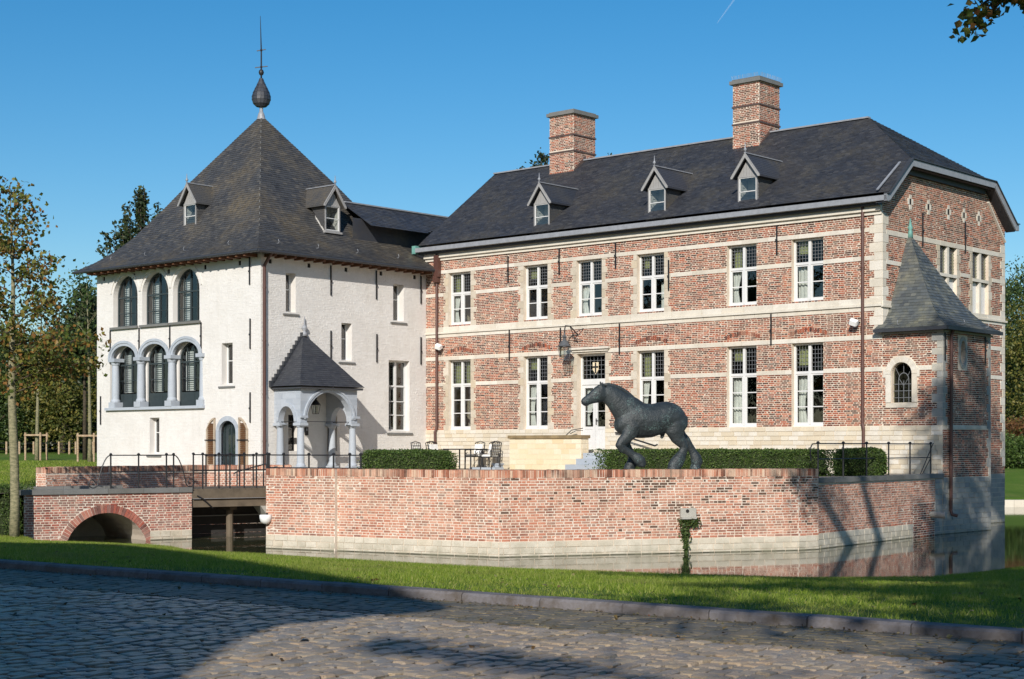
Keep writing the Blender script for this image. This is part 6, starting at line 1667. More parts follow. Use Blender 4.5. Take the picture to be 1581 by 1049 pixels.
for lab, x, z in (('white floodlight on the brown downpipe beside the white tower', -18.12, 5.36), ('white floodlight by the downpipe near the house corner above the turret', -0.82, 5.38)):
    fl = thing('floodlight', lab, 'floodlight', (x, -0.15, z), group='white facade floodlights')
    def rot(p, c=(x, -0.24, z)):
        a = 0.5; X, Y, Z = p; X, Z = X*math.cos(.4)+Z*math.sin(.4), -X*math.sin(.4)+Z*math.cos(.4); Y, Z = Y*math.cos(a)-Z*math.sin(a), Y*math.sin(a)+Z*math.cos(a); return (c[0]+X, c[1]+Y, c[2]+Z)
    m = MB(rot); P = [(-.13, -.06), (-.10, -.11), (.10, -.11), (.13, -.06), (.13, .08), (-.13, .08)]
    m.add([(a, b, -.07) for a, b in P]+[(a*.9, b*.9, .07) for a, b in P], [tuple(range(6))[::-1], tuple(range(6, 12))]+[(i, (i+1) % 6, 6+(i+1) % 6, 6+i) for i in range(6)]); m.build('lamp_housing', LAMPWHITE, fl)
    m = MB(rot); m.box(-.11, .11, -.09, .07, -.082, -.072); m.build('lamp_glass', ZINC_DARK, fl)
    m = MB(); m.bar((x, -0.16, z), (x+.08, 0, z), 0.03, 0.03); m.build('bracket', IRON, fl)

# ================================================================== BRONZE HORSE
HP = np.array([px(980, 39.15), 39.15]); HD = np.array([0.938, 0.347]); HNn = np.array([0.347, -0.938]); HZ = 1.10
def hpt(x, y, wv=0.0):
    u = (x*0.162-100)/58.3; z = HZ+(948-y)*0.162/63.9; p = HP+HD*u+HNn*wv; return np.array([p[0], p[1], z])
ZS = 0.162/61.0
def loft(m, st, n=16, wv=0.0, vertical=False):
    V = []; k = len(st)
    up = np.array([0, 0, 1.0]); hd = np.array([*HD, 0]); nn = np.array([*HNn, 0])
    C = [hpt(s[0], s[1], wv+(s[4] if len(s) > 4 else 0)) for s in st]
    for i, s in enumerate(st):
        if vertical: q = up
        else:
            t = C[min(i+1, k-1)]-C[max(i-1, 0)]; t = t-nn*(t@nn); t /= np.linalg.norm(t); q = np.cross(nn, t)
        for j in range(n):
            a = 2*PI*j/n; V.append(C[i]+q*math.cos(a)*s[2]*ZS+nn*math.sin(a)*s[3])
    F = [(i*n+j, i*n+(j+1) % n, (i+1)*n+(j+1) % n, (i+1)*n+j) for i in range(k-1) for j in range(n)]
    F += [tuple(range(n))[::-1], tuple(range((k-1)*n, k*n))]
    m.add(V, F)
hm = MB()
body = [(438, 522, 50, .13), (470, 505, 95, .22), (520, 490, 130, .27), (580, 476, 155, .31), (640, 474, 168, .34), (700, 482, 160, .355), (780, 482, 154, .365), (850, 462, 150, .36), (920, 448, 146, .35), (985, 452, 138, .335), (1040, 466, 120, .29), (1080, 478, 88, .21), (1100, 490, 45, .11)]
loft(hm, body, 20, vertical=True)
loft(hm, [(600, 440, 165, .24), (545, 385, 150, .225), (480, 325, 122, .19), (420, 270, 100, .155), (365, 230, 88, .125), (325, 212, 78, .105)], 18)
loft(hm, [(345, 205, 62, .085), (310, 222, 84, .115), (270, 240, 76, .115), (228, 262, 60, .098), (188, 284, 47, .082), (155, 303, 43, .078), (132, 318, 36, .07), (122, 325, 20, .045)], 16)
loft(hm, [(300, 165, 16, .03, .06), (288, 140, 15, .03, .065), (280, 122, 11, .022, .07), (277, 108, 3, .006, .075)], 8); loft(hm, [(325, 165, 16, .03, -.06), (324, 142, 14, .028, -.065), (325, 126, 10, .02, -.07), (326, 112, 3, .006, -.075)], 8)
loft(hm, [(560, 470, 90, .12), (575, 540, 88, .15), (545, 600, 72, .125), (500, 655, 54, .10), (462, 690, 47, .09), (447, 715, 46, .088), (470, 745, 42, .08), (520, 775, 34, .068), (570, 808, 34, .07), (612, 838, 50, .105), (644, 866, 54, .11), (655, 900, 46, .10), (650, 925, 34, .09)], 14, 0.17)
loft(hm, [(600, 560, 80, .13), (575, 640, 58, .10), (560, 700, 44, .085), (585, 750, 38, .075), (612, 800, 36, .075), (625, 850, 46, .10), (620, 890, 50, .115), (600, 918, 50, .115), (588, 946, 52, .115)], 14, -0.17)
loft(hm, [(985, 440, 120, .12), (985, 520, 118, .17), (975, 590, 92, .16), (1000, 650, 66, .125), (1045, 700, 52, .09), (1062, 735, 44, .08), (1050, 785, 42, .076), (1024, 832, 56, .105), (994, 880, 66, .13), (964, 916, 62, .13), (946, 947, 54, .12)], 14, 0.18)
loft(hm, [(1030, 500, 95, .13), (1060, 590, 72, .13), (1105, 640, 54, .10), (1145, 672, 46, .082), (1180, 725, 38, .072), (1215, 785, 40, .08), (1242, 838, 56, .11), (1252, 885, 58, .115), (1244, 920, 44, .10), (1232, 944, 34, .09)], 14, -0.18)
loft(hm, [(590, 400, 40, .09, .14), (575, 470, 60, .13, .15), (560, 540, 50, .11, .15), (545, 590, 30, .08, .14)], 12); loft(hm, [(950, 370, 40, .10, .17), (985, 430, 70, .15, .17), (960, 510, 66, .14, .17), (935, 570, 40, .09, .16)], 12)
loft(hm, [(890, 585, 22, .06), (885, 615, 20, .055), (878, 640, 17, .05), (870, 652, 9, .03)], 10)
loft(hm, [(1070, 425, 34, .05), (1094, 460, 30, .06), (1098, 505, 24, .055), (1088, 555, 18, .05), (1074, 595, 10, .03)], 10)
hs = thing('horse_statue', 'dark green bronze statue of a striding draught horse on the terrace wall', 'statue', (HP[0], HP[1], HZ), 'W')
tmp = bpy.data.objects.new('tmp', hm.mesh('tmp', ORG[hs])); COL.objects.link(tmp)
r = tmp.modifiers.new('r', 'REMESH'); r.mode = 'VOXEL'; r.voxel_size = 0.02; r.use_smooth_shade = True
s_ = tmp.modifiers.new('s', 'SMOOTH'); s_.factor = 0.5; s_.iterations = 5
dg = bpy.context.evaluated_depsgraph_get(); hmesh = bpy.data.meshes.new_from_object(tmp.evaluated_get(dg)); hmesh.name = 'body'
bpy.data.objects.remove(tmp); hmesh.materials.clear()
hb = link('body', hmesh, hs, BRONZE)
m = MB()                                                              # roached mane along the crest
loft(m, [(318, 146, 12, .03), (370, 142, 16, .035), (430, 156, 18, .038), (490, 182, 18, .038), (545, 215, 18, .038), (600, 262, 16, .036), (655, 308, 12, .03), (685, 326, 5, .02)], 10); m.build('mane', BRONZE, hs, smooth=True)
for wv, x, y in ((0.098, 268, 214), (-0.098, 268, 214)):
    m = MB(); c = hpt(x, y, wv); m.lathe([(0.004, -.02), (0.02, -.012), (0.024, 0), (0.02, .012), (0.004, .02)], c, 10); m.build('eye', BRONZE, hs, smooth=True)
m = MB(); loft(m, [(122, 322, 5, .06), (150, 338, 4, .078), (172, 341, 3, .085)], 8); m.build('mouth', ZINC_DARK, hs)
for x, y, wv in ((590, 945, -.17), (950, 945, .18), (1234, 942, -.18)):
    m = MB(); c = hpt(x, y, wv); m.lathe([(0.135, 0), (0.13, .03), (0.11, .10), (0.10, .12)], (c[0], c[1], HZ-0.005), 14); m.build('hoof', BRONZE, hs, smooth=True)
m = MB()
P = [HP+HD*a+HNn*b for a, b in ((-1.6, .42), (2.0, .42), (2.0, -.42), (-1.6, -.42))]
m.add([(*p, FLOOR) for p in P]+[(*p, HZ) for p in P], [(0,3,2,1),(4,5,6,7),(0,1,5,4),(1,2,6,5),(2,3,7,6),(3,0,4,7)]); m.build('plinth', BLUEGREY, hs)
# ================================================================== VEGETATION
def leaf_mesh(name, C, size, rr, flat=0.0, aspect=0.62):
    n = len(C); d = rr.normal(size=(n, 3)); d /= np.linalg.norm(d, axis=1)[:, None]
    e = rr.normal(size=(n, 3)); e[:, 2] *= (1-flat)
    d[:, 2] *= (1-flat*0.8); d /= np.linalg.norm(d, axis=1)[:, None]
    e -= d*(e*d).sum(1)[:, None]; e /= np.maximum(np.linalg.norm(e, axis=1)[:, None], 1e-6)
    s = (size*rr.uniform(0.65, 1.3, n))[:, None]; nn = np.cross(d, e)*s*0.12
    V = np.stack([C-d*s*0.5, C-d*s*0.05+e*s*aspect*0.5+nn, C+d*s*0.5, C-d*s*0.05-e*s*aspect*0.5+nn], 1).reshape(-1, 3)
    return raw_mesh(name, V, np.arange(4*n).reshape(-1, 4))
def tree(name, label, loc, blobs, nclump, per, lsize, mat, r0, bark, seed, group=None, rc=0.5, top=None, limbs=14, cat='tree', twigs=False):
    rr = np.random.default_rng(seed); loc = np.array(loc, float)
    t = thing(name, label, cat, loc, 'W', group)
    vol = np.array([b[3]*b[4]*b[5] for b in blobs], float); cs = []
    for b, c in zip(blobs, rr.multinomial(nclump, vol/vol.sum())):
        d = rr.normal(size=(c, 3)); d /= np.linalg.norm(d, axis=1)[:, None]; q = rr.uniform(0.25, 1, c)**0.42
        cs.append(np.array(b[:3])+d*q[:, None]*np.array(b[3:6]))
    cs = np.concatenate(cs); L = []
    for c in cs:
        k = max(3, int(per*rr.uniform(0.4, 1.5))); L.append(c+rr.normal(size=(k, 3))*rc*rr.uniform(0.6, 1.2)*np.array([1, 1, 0.7]))
    L = np.concatenate(L)
    link('crown', leaf_mesh('crown', L, lsize, rr, 0.15), t, mat, 'stuff')
    H = top or cs[:, 2].max()*0.92; tr = MB(); lean = rr.normal(size=2)*0.03*H
    pts = [(lean[0]*(k/8)**2, lean[1]*(k/8)**2, H*k/8-(0.3 if k == 0 else 0)) for k in range(9)]
    tr.tube(pts, [r0*(1.25 if k == 0 else 1-0.88*k/8) for k in range(9)], 9); tr.build('trunk', bark, None, smooth=True) if False else None
    m = tr.mesh('trunk', smooth=True); link('trunk', m, t, bark)
    lm = MB(); order = rr.permutation(len(cs))[:limbs*(4 if twigs else 1)]
    for q, i in enumerate(order):
        c = cs[i]; z0 = min(H*0.96, max(blobs[0][2]-blobs[0][5]*0.9, c[2]-0.55*np.hypot(c[0], c[1])-0.3)); z0 = max(z0, H*0.22)
        f = z0/H; b0 = np.array([lean[0]*f*f, lean[1]*f*f, z0]); mid = (b0+c)/2+np.array([0, 0, 0.12*np.linalg.norm(c-b0)])+rr.normal(size=3)*0.08
        r = r0*(1-0.85*f)*(0.5 if q < limbs else 0.22); lm.tube([b0, mid, c], [r, r*0.6, r*0.2], 5)
    link('branch', lm.mesh('branch', smooth=True), t, bark, 'stuff')
    return t
def gz(X, Y): return float(ground_z(np.array([X]), np.array([Y]))[0])

# young lime in front of the bridge
def young_tree():
    rr = np.random.default_rng(21); X, Y = px(22, 41.2), 41.2; z0 = -0.68
    t = thing('young_tree', 'young tree with pale mottled trunk and sparse browning leaves beside the brick bridge', 'tree', (X, Y, z0), 'W')
    H = 9.0; m = MB(); pts = [(0.03*math.sin(k*1.1)-0.008*k, 0, H*k/10-(0.1 if k == 0 else 0)) for k in range(11)]
    m.tube(pts, [0.135, .12, .115, .11, .10, .085, .065, .05, .035, .02, .01], 12); link('trunk', m.mesh('trunk', smooth=True), t, BARK_PALE)
    L = []; bm_ = MB()
    nb = 34
    for k in range(nb):
        f = k/(nb-1); z = 3.7+f*4.9; a = k*2.4+rr.uniform(-.4, .4); ln = (1.75-1.15*f)*rr.uniform(0.65, 1.15)
        if k in (2, 4): a, ln = 0.1, 2.1
        up = rr.uniform(0.15, 0.7)+0.4*f; P = [np.array([0, 0, z])]
        for q in range(1, 6):
            s = q/5; P.append(np.array([math.cos(a)*ln*s, math.sin(a)*ln*s, z+up*ln*s*(1.15-0.5*s)])+rr.normal(size=3)*0.04)
        bm_.tube(P, [0.03*(1-0.6*f), .024*(1-.6*f), .018*(1-.6*f), .012, .008, .004], 5)
        for q in range(int(130*(ln/1.2))):
            s = rr.uniform(0.25, 1.05)*5; i = min(int(s), 4); p = P[i]+(P[i+1]-P[i])*(s-i); L.append(p+rr.normal(size=3)*np.array([.16, .16, .14])-np.array([0, 0, .05]))
    for q in range(260): L.append(np.array([0, 0, rr.uniform(3.7, 4.6)])+rr.normal(size=3)*np.array([.45, .35, .2]))
    L = np.array(L); link('crown', leaf_mesh('crown', L, 0.125, rr, 0.0, 0.8), t, LEAF_AUTUMN, 'stuff'); link('branch', bm_.mesh('branch', smooth=True), t, BARK, 'stuff')
young_tree()
# staked trees on the far lawn
def staked(pxx, Y, lab, seed):
    X = px(pxx, Y); z0 = gz(X, Y); t = tree('staked_tree', lab, (X, Y, z0), [(0, 0, 6.3, 1.5, 1.5, 2.6)], 60, 26, 0.18, LEAF_OLIVE if seed == 1 else LEAF_WOOD, 0.10, BARK_PALE, seed, 'young staked trees on the far lawn', 0.4, 8.0, 12)
    for dx, dy in ((-.55, 0), (.28, -.4), (.36, .4), (-.15, .5)):
        m = MB(); m.tube([(dx, dy, -.1), (dx, dy, 1.32)], 0.05, 8); link('stake', m.mesh('stake'), t, STAKE)
    for a, b in (((-.6, -.02), (.34, -.42)), ((-.6, .04), (.42, .42))):
        m = MB(); m.bar((*a, 1.2), (*b, 1.2), 0.04, 0.08); link('crossbar', m.mesh('crossbar'), t, STAKE)
staked(57, 77, 'young tree held by wooden stakes on the far lawn, left of the white tower', 1)
staked(139, 73, 'young tree with dark reddish stakes half hidden behind the white tower wall', 2)
# woodland behind the lawn
wl = [(-6, 96, 7.4, 'w'), (20, 103, 8.2, 'd'), (48, 99, 7.2, 'w'), (72, 108, 8.4, 'd'), (97, 95, 7.4, 'o'), (121, 104, 8.3, 'w'), (146, 100, 8.6, 'd'), (-34, 104, 8, 'd'), (172, 106, 8, 'w')]
names = {'w': 'mid green broad woodland tree', 'd': 'dark dense woodland tree', 'o': 'olive green woodland tree with a split pale trunk'}
for i, (p, Y, h, k) in enumerate(wl):
    X = px(p, Y); nm = ['at the far left edge of the lawn', 'just right of the young trunk', 'behind the left staked tree', 'set back in the middle of the wood', 'standing foremost at the fence', 'left of the reddish stakes', 'showing beside the white tower wall', 'left of the frame edge', 'hidden behind the white tower'][i]
    tree('woodland_tree', names[k]+' '+nm, (X, Y, gz(X, Y)-.1), [(0, 0, h*.60, 2.4, 2.4, h*.38), (.6, -.4, h*.34, 2.4, 2.4, h*.28)], 130, 75, 0.21, {'w': LEAF_WOOD, 'd': LEAF_DARK, 'o': LEAF_OLIVE}[k], 0.2, BARK, 30+i, 'woodland trees beyond the far lawn', 0.62, h*.9, 12)
rr = np.random.default_rng(77); n = 30000                              # the wood behind, one dark mass
C = np.stack([rr.uniform(-62, -16, n), rr.uniform(112, 126, n), np.zeros(n)], 1); hh = 5.6+0.8*np.sin(C[:, 0]*.7)+.8*np.sin(C[:, 0]*1.9+1); C[:, 2] = 1.0+rr.uniform(0, 1, n)**0.8*hh
solo('far_wood', leaf_mesh('far_wood', C, 0.55, rr, 0.1), LEAF_DARK, 'dark mass of trees far behind the lawn at the left', 'wood', 'stuff')
n = 26000
C = np.stack([rr.uniform(28, 150, n), rr.uniform(128, 146, n), np.zeros(n)], 1); hh = 8.5+1.6*np.sin(C[:, 0]*.31)+1.2*np.sin(C[:, 0]*.9+1); C[:, 2] = 0.6+rr.uniform(0, 1, n)**0.8*hh
solo('far_wood', leaf_mesh('far_wood', C, 0.75, rr, 0.1), LEAF_WOOD, 'line of green trees far behind the right bank of the moat', 'wood', 'stuff')
fn = thing('post_fence', 'row of pale fence posts with thin wires in front of the woodland', 'fence', (px(70, 92), 92, 1.2), 'W')
P = [(px(x, 92)) for x in (-8, 10, 30, 52, 72, 91, 107, 117, 143)]
for X in P: z = gz(X, 92); m = MB(); m.tube([(X, 92, z-.1), (X, 92, z+0.72)], 0.06, 8); m.build('post', STAKE, fn)
for dz in (.3, .62): m = MB(); m.tube([(X, 92, gz(X, 92)+dz) for X in P], 0.012, 5); m.build('wire', IRON, fn)
# trees that rise behind the roofs
def poplar(lab, pxx, Y, ytop, seed, wd, mat=LEAF_DARK):
    X = px(pxx, Y); z0 = gz(X, Y); H = CAMZ+(690-ytop)/2500*Y-z0; rr = np.random.default_rng(seed)
    t = thing('tall_tree', lab, 'tree', (X, Y, z0), 'W', 'tall trees behind the roofs')
    L = []; bm_ = MB()
    for k in range(46):
        a = rr.uniform(0, 2*PI); rad = wd*rr.uniform(0.05, 1); base = H*rr.uniform(0.35, 0.72); tip = H*(1-0.42*(rad/wd)**1.4*rr.uniform(.6, 1.1)); x1, y1 = math.cos(a)*rad, math.sin(a)*rad
        P = [np.array([x1*.25, y1*.25, base]), np.array([x1*.75, y1*.75, base+(tip-base)*.5]), np.array([x1*1.02, y1*1.02, tip])]
        bm_.tube(P, [.06, .035, .01], 5)
        for q in range(110):
            s = rr.uniform(0, 1)**0.8; i = 0 if s < .5 else 1; p = P[i]+(P[i+1]-P[i])*((s-.5*i)*2); L.append(p+rr.normal(size=3)*np.array([.26, .26, .3])*(1.15-s*.8))
    link('crown', leaf_mesh('crown', np.array(L), 0.24, rr), t, mat, 'stuff'); link('branch', bm_.mesh('branch'), t, BARK, 'stuff')
    m = MB(); m.tube([(0, 0, -.2), (0, 0, H*.4), (0, 0, H*.9)], [.2*wd/3, .15*wd/3, .04], 9); link('trunk', m.mesh('trunk', smooth=True), t, BARK)
poplar('dark tree with upright twigs rising behind the left slope of the tower roof', 222, 82, 288, 5, 2.5)
poplar('tall dark tree whose top shows left of the first chimney', 838, 96, 229, 6, 2.3)
poplar('dark tree whose tips show right of the first chimney above the ridge', 938, 92, 232, 7, 2.2)
poplar('dark tree whose tips barely clear the ridge left of the first chimney', 806, 90, 256, 8, 2.0)
poplar('dark tree standing low behind the left eaves of the white tower', 131, 78, 440, 9, 1.7)
# right bank
for i, (p, Y, h, mk, lab, grp) in enumerate([(1588, 92, 11.5, LEAF_WOOD, 'tall green tree beyond the right corner of the house', 1), (1562, 101, 12.5, LEAF_DARK, 'dark green tree behind the house, second from the right edge', 1), (1612, 88, 9.5, LEAF_OLIVE, 'yellowing tree at the right edge beyond the moat', 1), (1540, 98, 9, LEAF_WOOD, 'green tree mostly hidden by the house gable', 1), (1640, 96, 12, LEAF_WOOD, 'green tree just outside the right edge', 1)]):
    X = px(p, Y); tree('bank_tree', lab, (X, Y, gz(X, Y)-.1), [(0, 0, h*.62, 2.4, 2.4, h*.37), (.3, 0, h*.35, 2.2, 2.2, h*.2)], 130, 80, 0.19, mk, 0.25, BARK, 60+i, 'trees on the right bank', 0.55, h*.92, 12)
for i, (p, Y, h, mk, lab) in enumerate([(1568, 84, 2.7, LEAF_RED, 'reddish brown shrub on the right bank above the clipped green one'), (1584, 81, 1.6, LEAF_HEDGE, 'low green shrub on the right bank lawn'), (1556, 82.5, 1.7, LEAF_HEDGE, 'low green shrub against the house corner on the right bank'), (1600, 86, 3.0, LEAF_WOOD, 'broad green shrub at the right edge under the trees')]):
    X = px(p, Y); tree('bank_shrub', lab, (X, Y, gz(X, Y)-.05), [(0, 0, h*.5, 1.3, 1.1, h*.5)], 70, 60, 0.13, mk, 0.05, BARK, 80+i, 'shrubs on the right bank', 0.25, h*.7, 10, 'shrub')
ed = thing('stone_edging', 'pale stone edging along the far water on the right bank', 'edging', (21, 67.9, -0.6), 'W')
for k in range(14): m = MB(); m.box(15+k*1.2, 15+k*1.2+1.19, 67.7, 68.15, -1.0, -0.58); m.build('edging_stone', LIMESTONE, ed)

# clipped hedges
def hedge(name, lab, c, half, ang, zb, zt, seed, n, ls=0.055, ex=5.0, cat='hedge', group='clipped box hedges'):
    rr = np.random.default_rng(seed); hz = (zt-zb)/2; t = thing(name, lab, cat, (c[0], c[1], zb), 'W', group)
    ca, sa = math.cos(ang), math.sin(ang); H = np.array([half[0], half[1], hz])
    def surf(D, k):
        q = (np.abs(D/H)**ex).sum(1)**(-1/ex); P = D*q[:, None]*k
        w_ = 1+0.045*np.sin(P[:, 0]*5.3)*np.sin(P[:, 1]*4+P[:, 2]*6)
        P = P*w_[:, None]; return np.stack([P[:, 0]*ca-P[:, 1]*sa, P[:, 0]*sa+P[:, 1]*ca, P[:, 2]+hz], 1)
    f = rr.integers(0, 6, n); D = rr.uniform(-1, 1, (n, 3))*H
    ar = np.array([H[1]*H[2], H[0]*H[2], H[0]*H[1]]); f = rr.choice(3, n, p=ar/ar.sum()); sg = rr.choice([-1, 1], n)
    D[np.arange(n), f] = H[f]*sg
    link('foliage', leaf_mesh('foliage', surf(D, np.where(rr.uniform(0, 1, n) < .06, rr.uniform(1.02, 1.10, n), rr.uniform(0.90, 1.03, n))[:, None]), ls, rr), t, LEAF_HEDGE, 'stuff')
    nu, nv_ = 40, 14; V = []; 
    for i in range(nv_+1):
        for j in range(nu):
            a, b = 2*PI*j/nu, -PI/2+PI*i/nv_; V.append((math.cos(a)*math.cos(b), math.sin(a)*math.cos(b), math.sin(b)))
    V = surf(np.array(V)*H*1.0+1e-5, 0.92); F = [(i*nu+j, i*nu+(j+1) % nu, (i+1)*nu+(j+1) % nu, (i+1)*nu+j) for i in range(nv_) for j in range(nu)]
    m = MB(); m.add(V, F); link('twigs', m.mesh('twigs'), t, HEDGECORE)
hedge('box_hedge', 'clipped rounded hedge on the terrace in front of the iron chairs', ((px(560, 43.4)+px(701, 43.4))/2, 43.4), (1.24, .55), 0.0, FLOOR-.05, 1.55, 1, 14000)
h0, h1 = np.array([px(928, 46.2), 46.2]), np.array([px(1289, 43.2), 43.2]); dh = h1-h0
hedge('box_hedge', 'long low clipped hedge behind the bronze horse', (h0+h1)/2, (np.linalg.norm(dh)/2, .6), math.atan2(dh[1], dh[0]), FLOOR-.05, 1.56, 2, 36000, 0.055, 9.0)
hedge('box_hedge', 'short round-edged clipped bush behind the black railing by the turret', (px(1328, 43.9), 43.9), (.68, .55), -0.3, FLOOR-.05, 1.60, 3, 9000, 0.055, 4.0)
hedge('box_hedge', 'tall square clipped hedge at the left edge beside the brick bridge', (px(38, 42.4)-1.7, 42.6), (1.7, .8), 0.0, -0.75, 0.62, 4, 22000, 0.05, 14.0)
# ivy under the water outlet
rr = np.random.default_rng(8); L = []
for k in range(560):
    s = rr.uniform(0, 1); wdt = 0.15*(1-s)**1.1+0.035; u = uo-0.10+0.06*s+rr.normal()*wdt*0.5
    o_, d, n_, _l = seg(TB, TC); p = o_+d*u+n_*rr.uniform(0.02, 0.10); L.append((p[0], p[1], -0.06-0.85*s))
for k in range(150):
    s = rr.uniform(0, 1); u = uo+0.16+rr.normal()*0.07; p = o_+d*u+n_*rr.uniform(0.03, 0.14); L.append((p[0], p[1], -0.02-0.24*s+rr.normal()*.02))
iv = thing('trailing_ivy', 'strand of green ivy trailing from the water outlet down to the moat', 'ivy', W.pt(0, 0) if False else (float(L[0][0]), float(L[0][1]), -0.88), 'W')
link('leaves', leaf_mesh('leaves', np.array(L)-ORG[iv], 0.06, rr, 0, 0.85), iv, LEAF_IVY, 'stuff')
m = MB(); a = seg(TB, TC); b = a[0]+a[1]*(uo-.08)+a[2]*0.035; m.tube([(b[0], b[1], -.02), (b[0]+.02, b[1], -.4), (b[0]+.04, b[1], -.85)], 0.012, 5); m.build('stem', BARK, iv)
# fallen leaves on road and lawn
L = []
for k in range(260):
    Y = rr.uniform(12, 30); X = rr.uniform(-.33, .33)*Y; L.append((X, Y, gz(X, Y)+0.035 if kerb_t(X, Y) < 0 else 0.03))
for k in range(140):
    Y = rr.uniform(38.5, 41.2); X = px(22, 40)+rr.normal()*1.5; L.append((X, Y, gz(X, Y)+.03))
for k in range(1100):
    t_ = abs(rr.normal())*0.16+0.01 if k < 800 else rr.normal()*0.05+1.47; p = K0+ROAD*rr.uniform(-4, 17)+ACR*t_; L.append((p[0], p[1], 0.012+rr.uniform(0, .012)))
SZ = np.concatenate([np.full(400, 0.065), np.full(1100, 0.032)])
solo('fallen_leaves', leaf_mesh('fallen_leaves', np.array(L), SZ, rr, 0.93), LEAF_DRY, 'dry brown leaves scattered over the cobbles and the lawn', 'leaves', 'stuff')

# ---- big trees beside and behind the camera, whose shade falls on the lawn and the turret
tree('overhanging_tree', 'tall broadleaf tree whose leafy branch hangs into the top right corner', (10.2, 17.2, 0.0), [(-1.2, 0.4, 15.5, 2.7, 3.6, 5.8), (-0.1, 2.5, 11.0, 3.0, 3.6, 3.4)], 190, 90, 0.26, LEAF_WOOD, 0.42, BARK, 90, None, 0.38, 20, 26)
tt = [o for o in COL.objects if o.name.startswith('overhanging_tree')][0]
rr = np.random.default_rng(12); L = []; bm_ = MB()
br = [np.array(p, float) for p in ((10.2, 17.2, 5.0), (8.9, 18.6, 6.9), (7.4, 19.5, 7.75), (6.4, 20, 7.55), (5.75, 20.2, 7.08))]
tw = [(br[3], np.array([5.62, 20.0, 6.78])), (br[3], np.array([6.0, 19.6, 7.35])), (br[2], np.array([6.45, 19.3, 6.75])), (br[2], np.array([5.75, 20.4, 7.6])), (br[2], np.array([6.9, 19.2, 7.0])), (br[2], np.array([6.7, 20.4, 6.95]))]
bm_.tube(br, [.14, .09, .05, .03, .012], 7)
for a, b in tw:
    bm_.tube([a, (a+b)/2+np.array([0, 0, .06]), b], [.025, .016, .006], 5)
    for q in range(190): s = rr.uniform(0.1, 1.05); L.append(a+(b-a)*s+rr.normal(size=3)*np.array([.10, .12, .07]))
for q in range(150): s = rr.uniform(0, 1); L.append(br[2]+(br[4]-br[2])*s+rr.normal(size=3)*np.array([.14, .2, .1]))
for q in range(700): L.append(np.array([6.55, 19.8, 7.42])+rr.normal(size=3)*np.array([.34, .4, .17]))
lb = MB(); lp = [np.array(p, float) for p in ((10.2, 17.2, 7.2), (8.2, 18.2, 8.6), (6.2, 19.2, 9.5), (4.7, 20.1, 10.1), (3.7, 20.4, 10.9))]; lb.tube(lp, [.34, .30, .27, .22, .12], 9)
lb.tube([lp[2], np.array([5.2, 20.5, 11.5]), np.array([4.6, 21.0, 13.2])], [.2, .14, .05], 7); lb.tube([lp[1], np.array([7.5, 19.6, 10.6]), np.array([7.2, 20.6, 12.6])], [.24, .17, .08], 7)
link('branch', lb.mesh('branch', ORG[tt], True), tt, BARK)
L2 = []
for c, k_, sp_ in ((lp[4], 500, .45), (np.array([4.6, 21.0, 13.0]), 500, .5), (np.array([7.2, 20.6, 12.4]), 200, .4), (np.array([5.6, 19.8, 10.4]), 160, .3)):
    L2.append(c+rr.normal(size=(k_, 3))*sp_)
link('limb_leaves', leaf_mesh('limb_leaves', np.concatenate(L2)-ORG[tt], 0.2, rr), tt, LEAF_WOOD, 'stuff')
link('leafy_branch', leaf_mesh('leafy_branch', np.array(L)-ORG[tt], 0.11, rr, 0, 0.85), tt, LEAF_AUTUMN, 'stuff'); link('branch', bm_.mesh('branch', ORG[tt], True), tt, BARK)
tree('road_tree', 'large broadleaf tree beside the viewer whose crown shades the right half of the lawn', (4.6, -3.0, -0.03), [(-3.4, 9.0, 12.2, 4.0, 4.0, 2.4), (0.0, 5.0, 12.0, 2.8, 5.0, 2.4), (-2.4, 0.0, 11.0, 1.9, 3.0, 1.9), (-5.0, 0.2, 10.8, 2.0, 1.6, 1.5), (-5.6, 5.0, 11.0, 1.6, 2.0, 1.0)], 310, 78, 0.27, LEAF_WOOD, 0.4, BARK, 91, 'trees behind the viewer', 0.45, 12, 18)
tree('road_tree', 'broadleaf tree behind the viewer that shades the right corner of the road', (4.5, -10.5, -0.03), [(-2.6, 3.2, 10.6, 2.2, 2.0, 1.9), (0.6, 1.0, 11.0, 2.6, 2.0, 2.0)], 90, 90, 0.27, LEAF_WOOD, 0.35, BARK, 92, 'trees behind the viewer', 0.42, 11, 18)
rt = [o for o in COL.objects if o.name.startswith('road_tree')][-1]
L = []; bm_ = MB(); br = [np.array(p, float) for p in ((4.5, -10.5, 6.5), (0.5, -7.0, 8.2), (-2.6, -4.4, 8.4), (-3.9, -2.4, 8.1))]; bm_.tube(br, [.13, .09, .05, .015], 6)
for q in range(380): s = rr.uniform(0, 1); L.append(br[2]+(br[3]-br[2])*(s*1.25-.1)+rr.normal(size=3)*np.array([.12, .25, .1]))
for q in range(200): s = rr.uniform(0, 1); L.append(br[1]+(br[2]-br[1])*s+rr.normal(size=3)*np.array([.3, .3, .25]))
link('leafy_limb', leaf_mesh('leafy_limb', np.array(L)-ORG[rt], 0.2, rr), rt, LEAF_WOOD, 'stuff'); link('limb', bm_.mesh('limb', ORG[rt], True), rt, BARK)
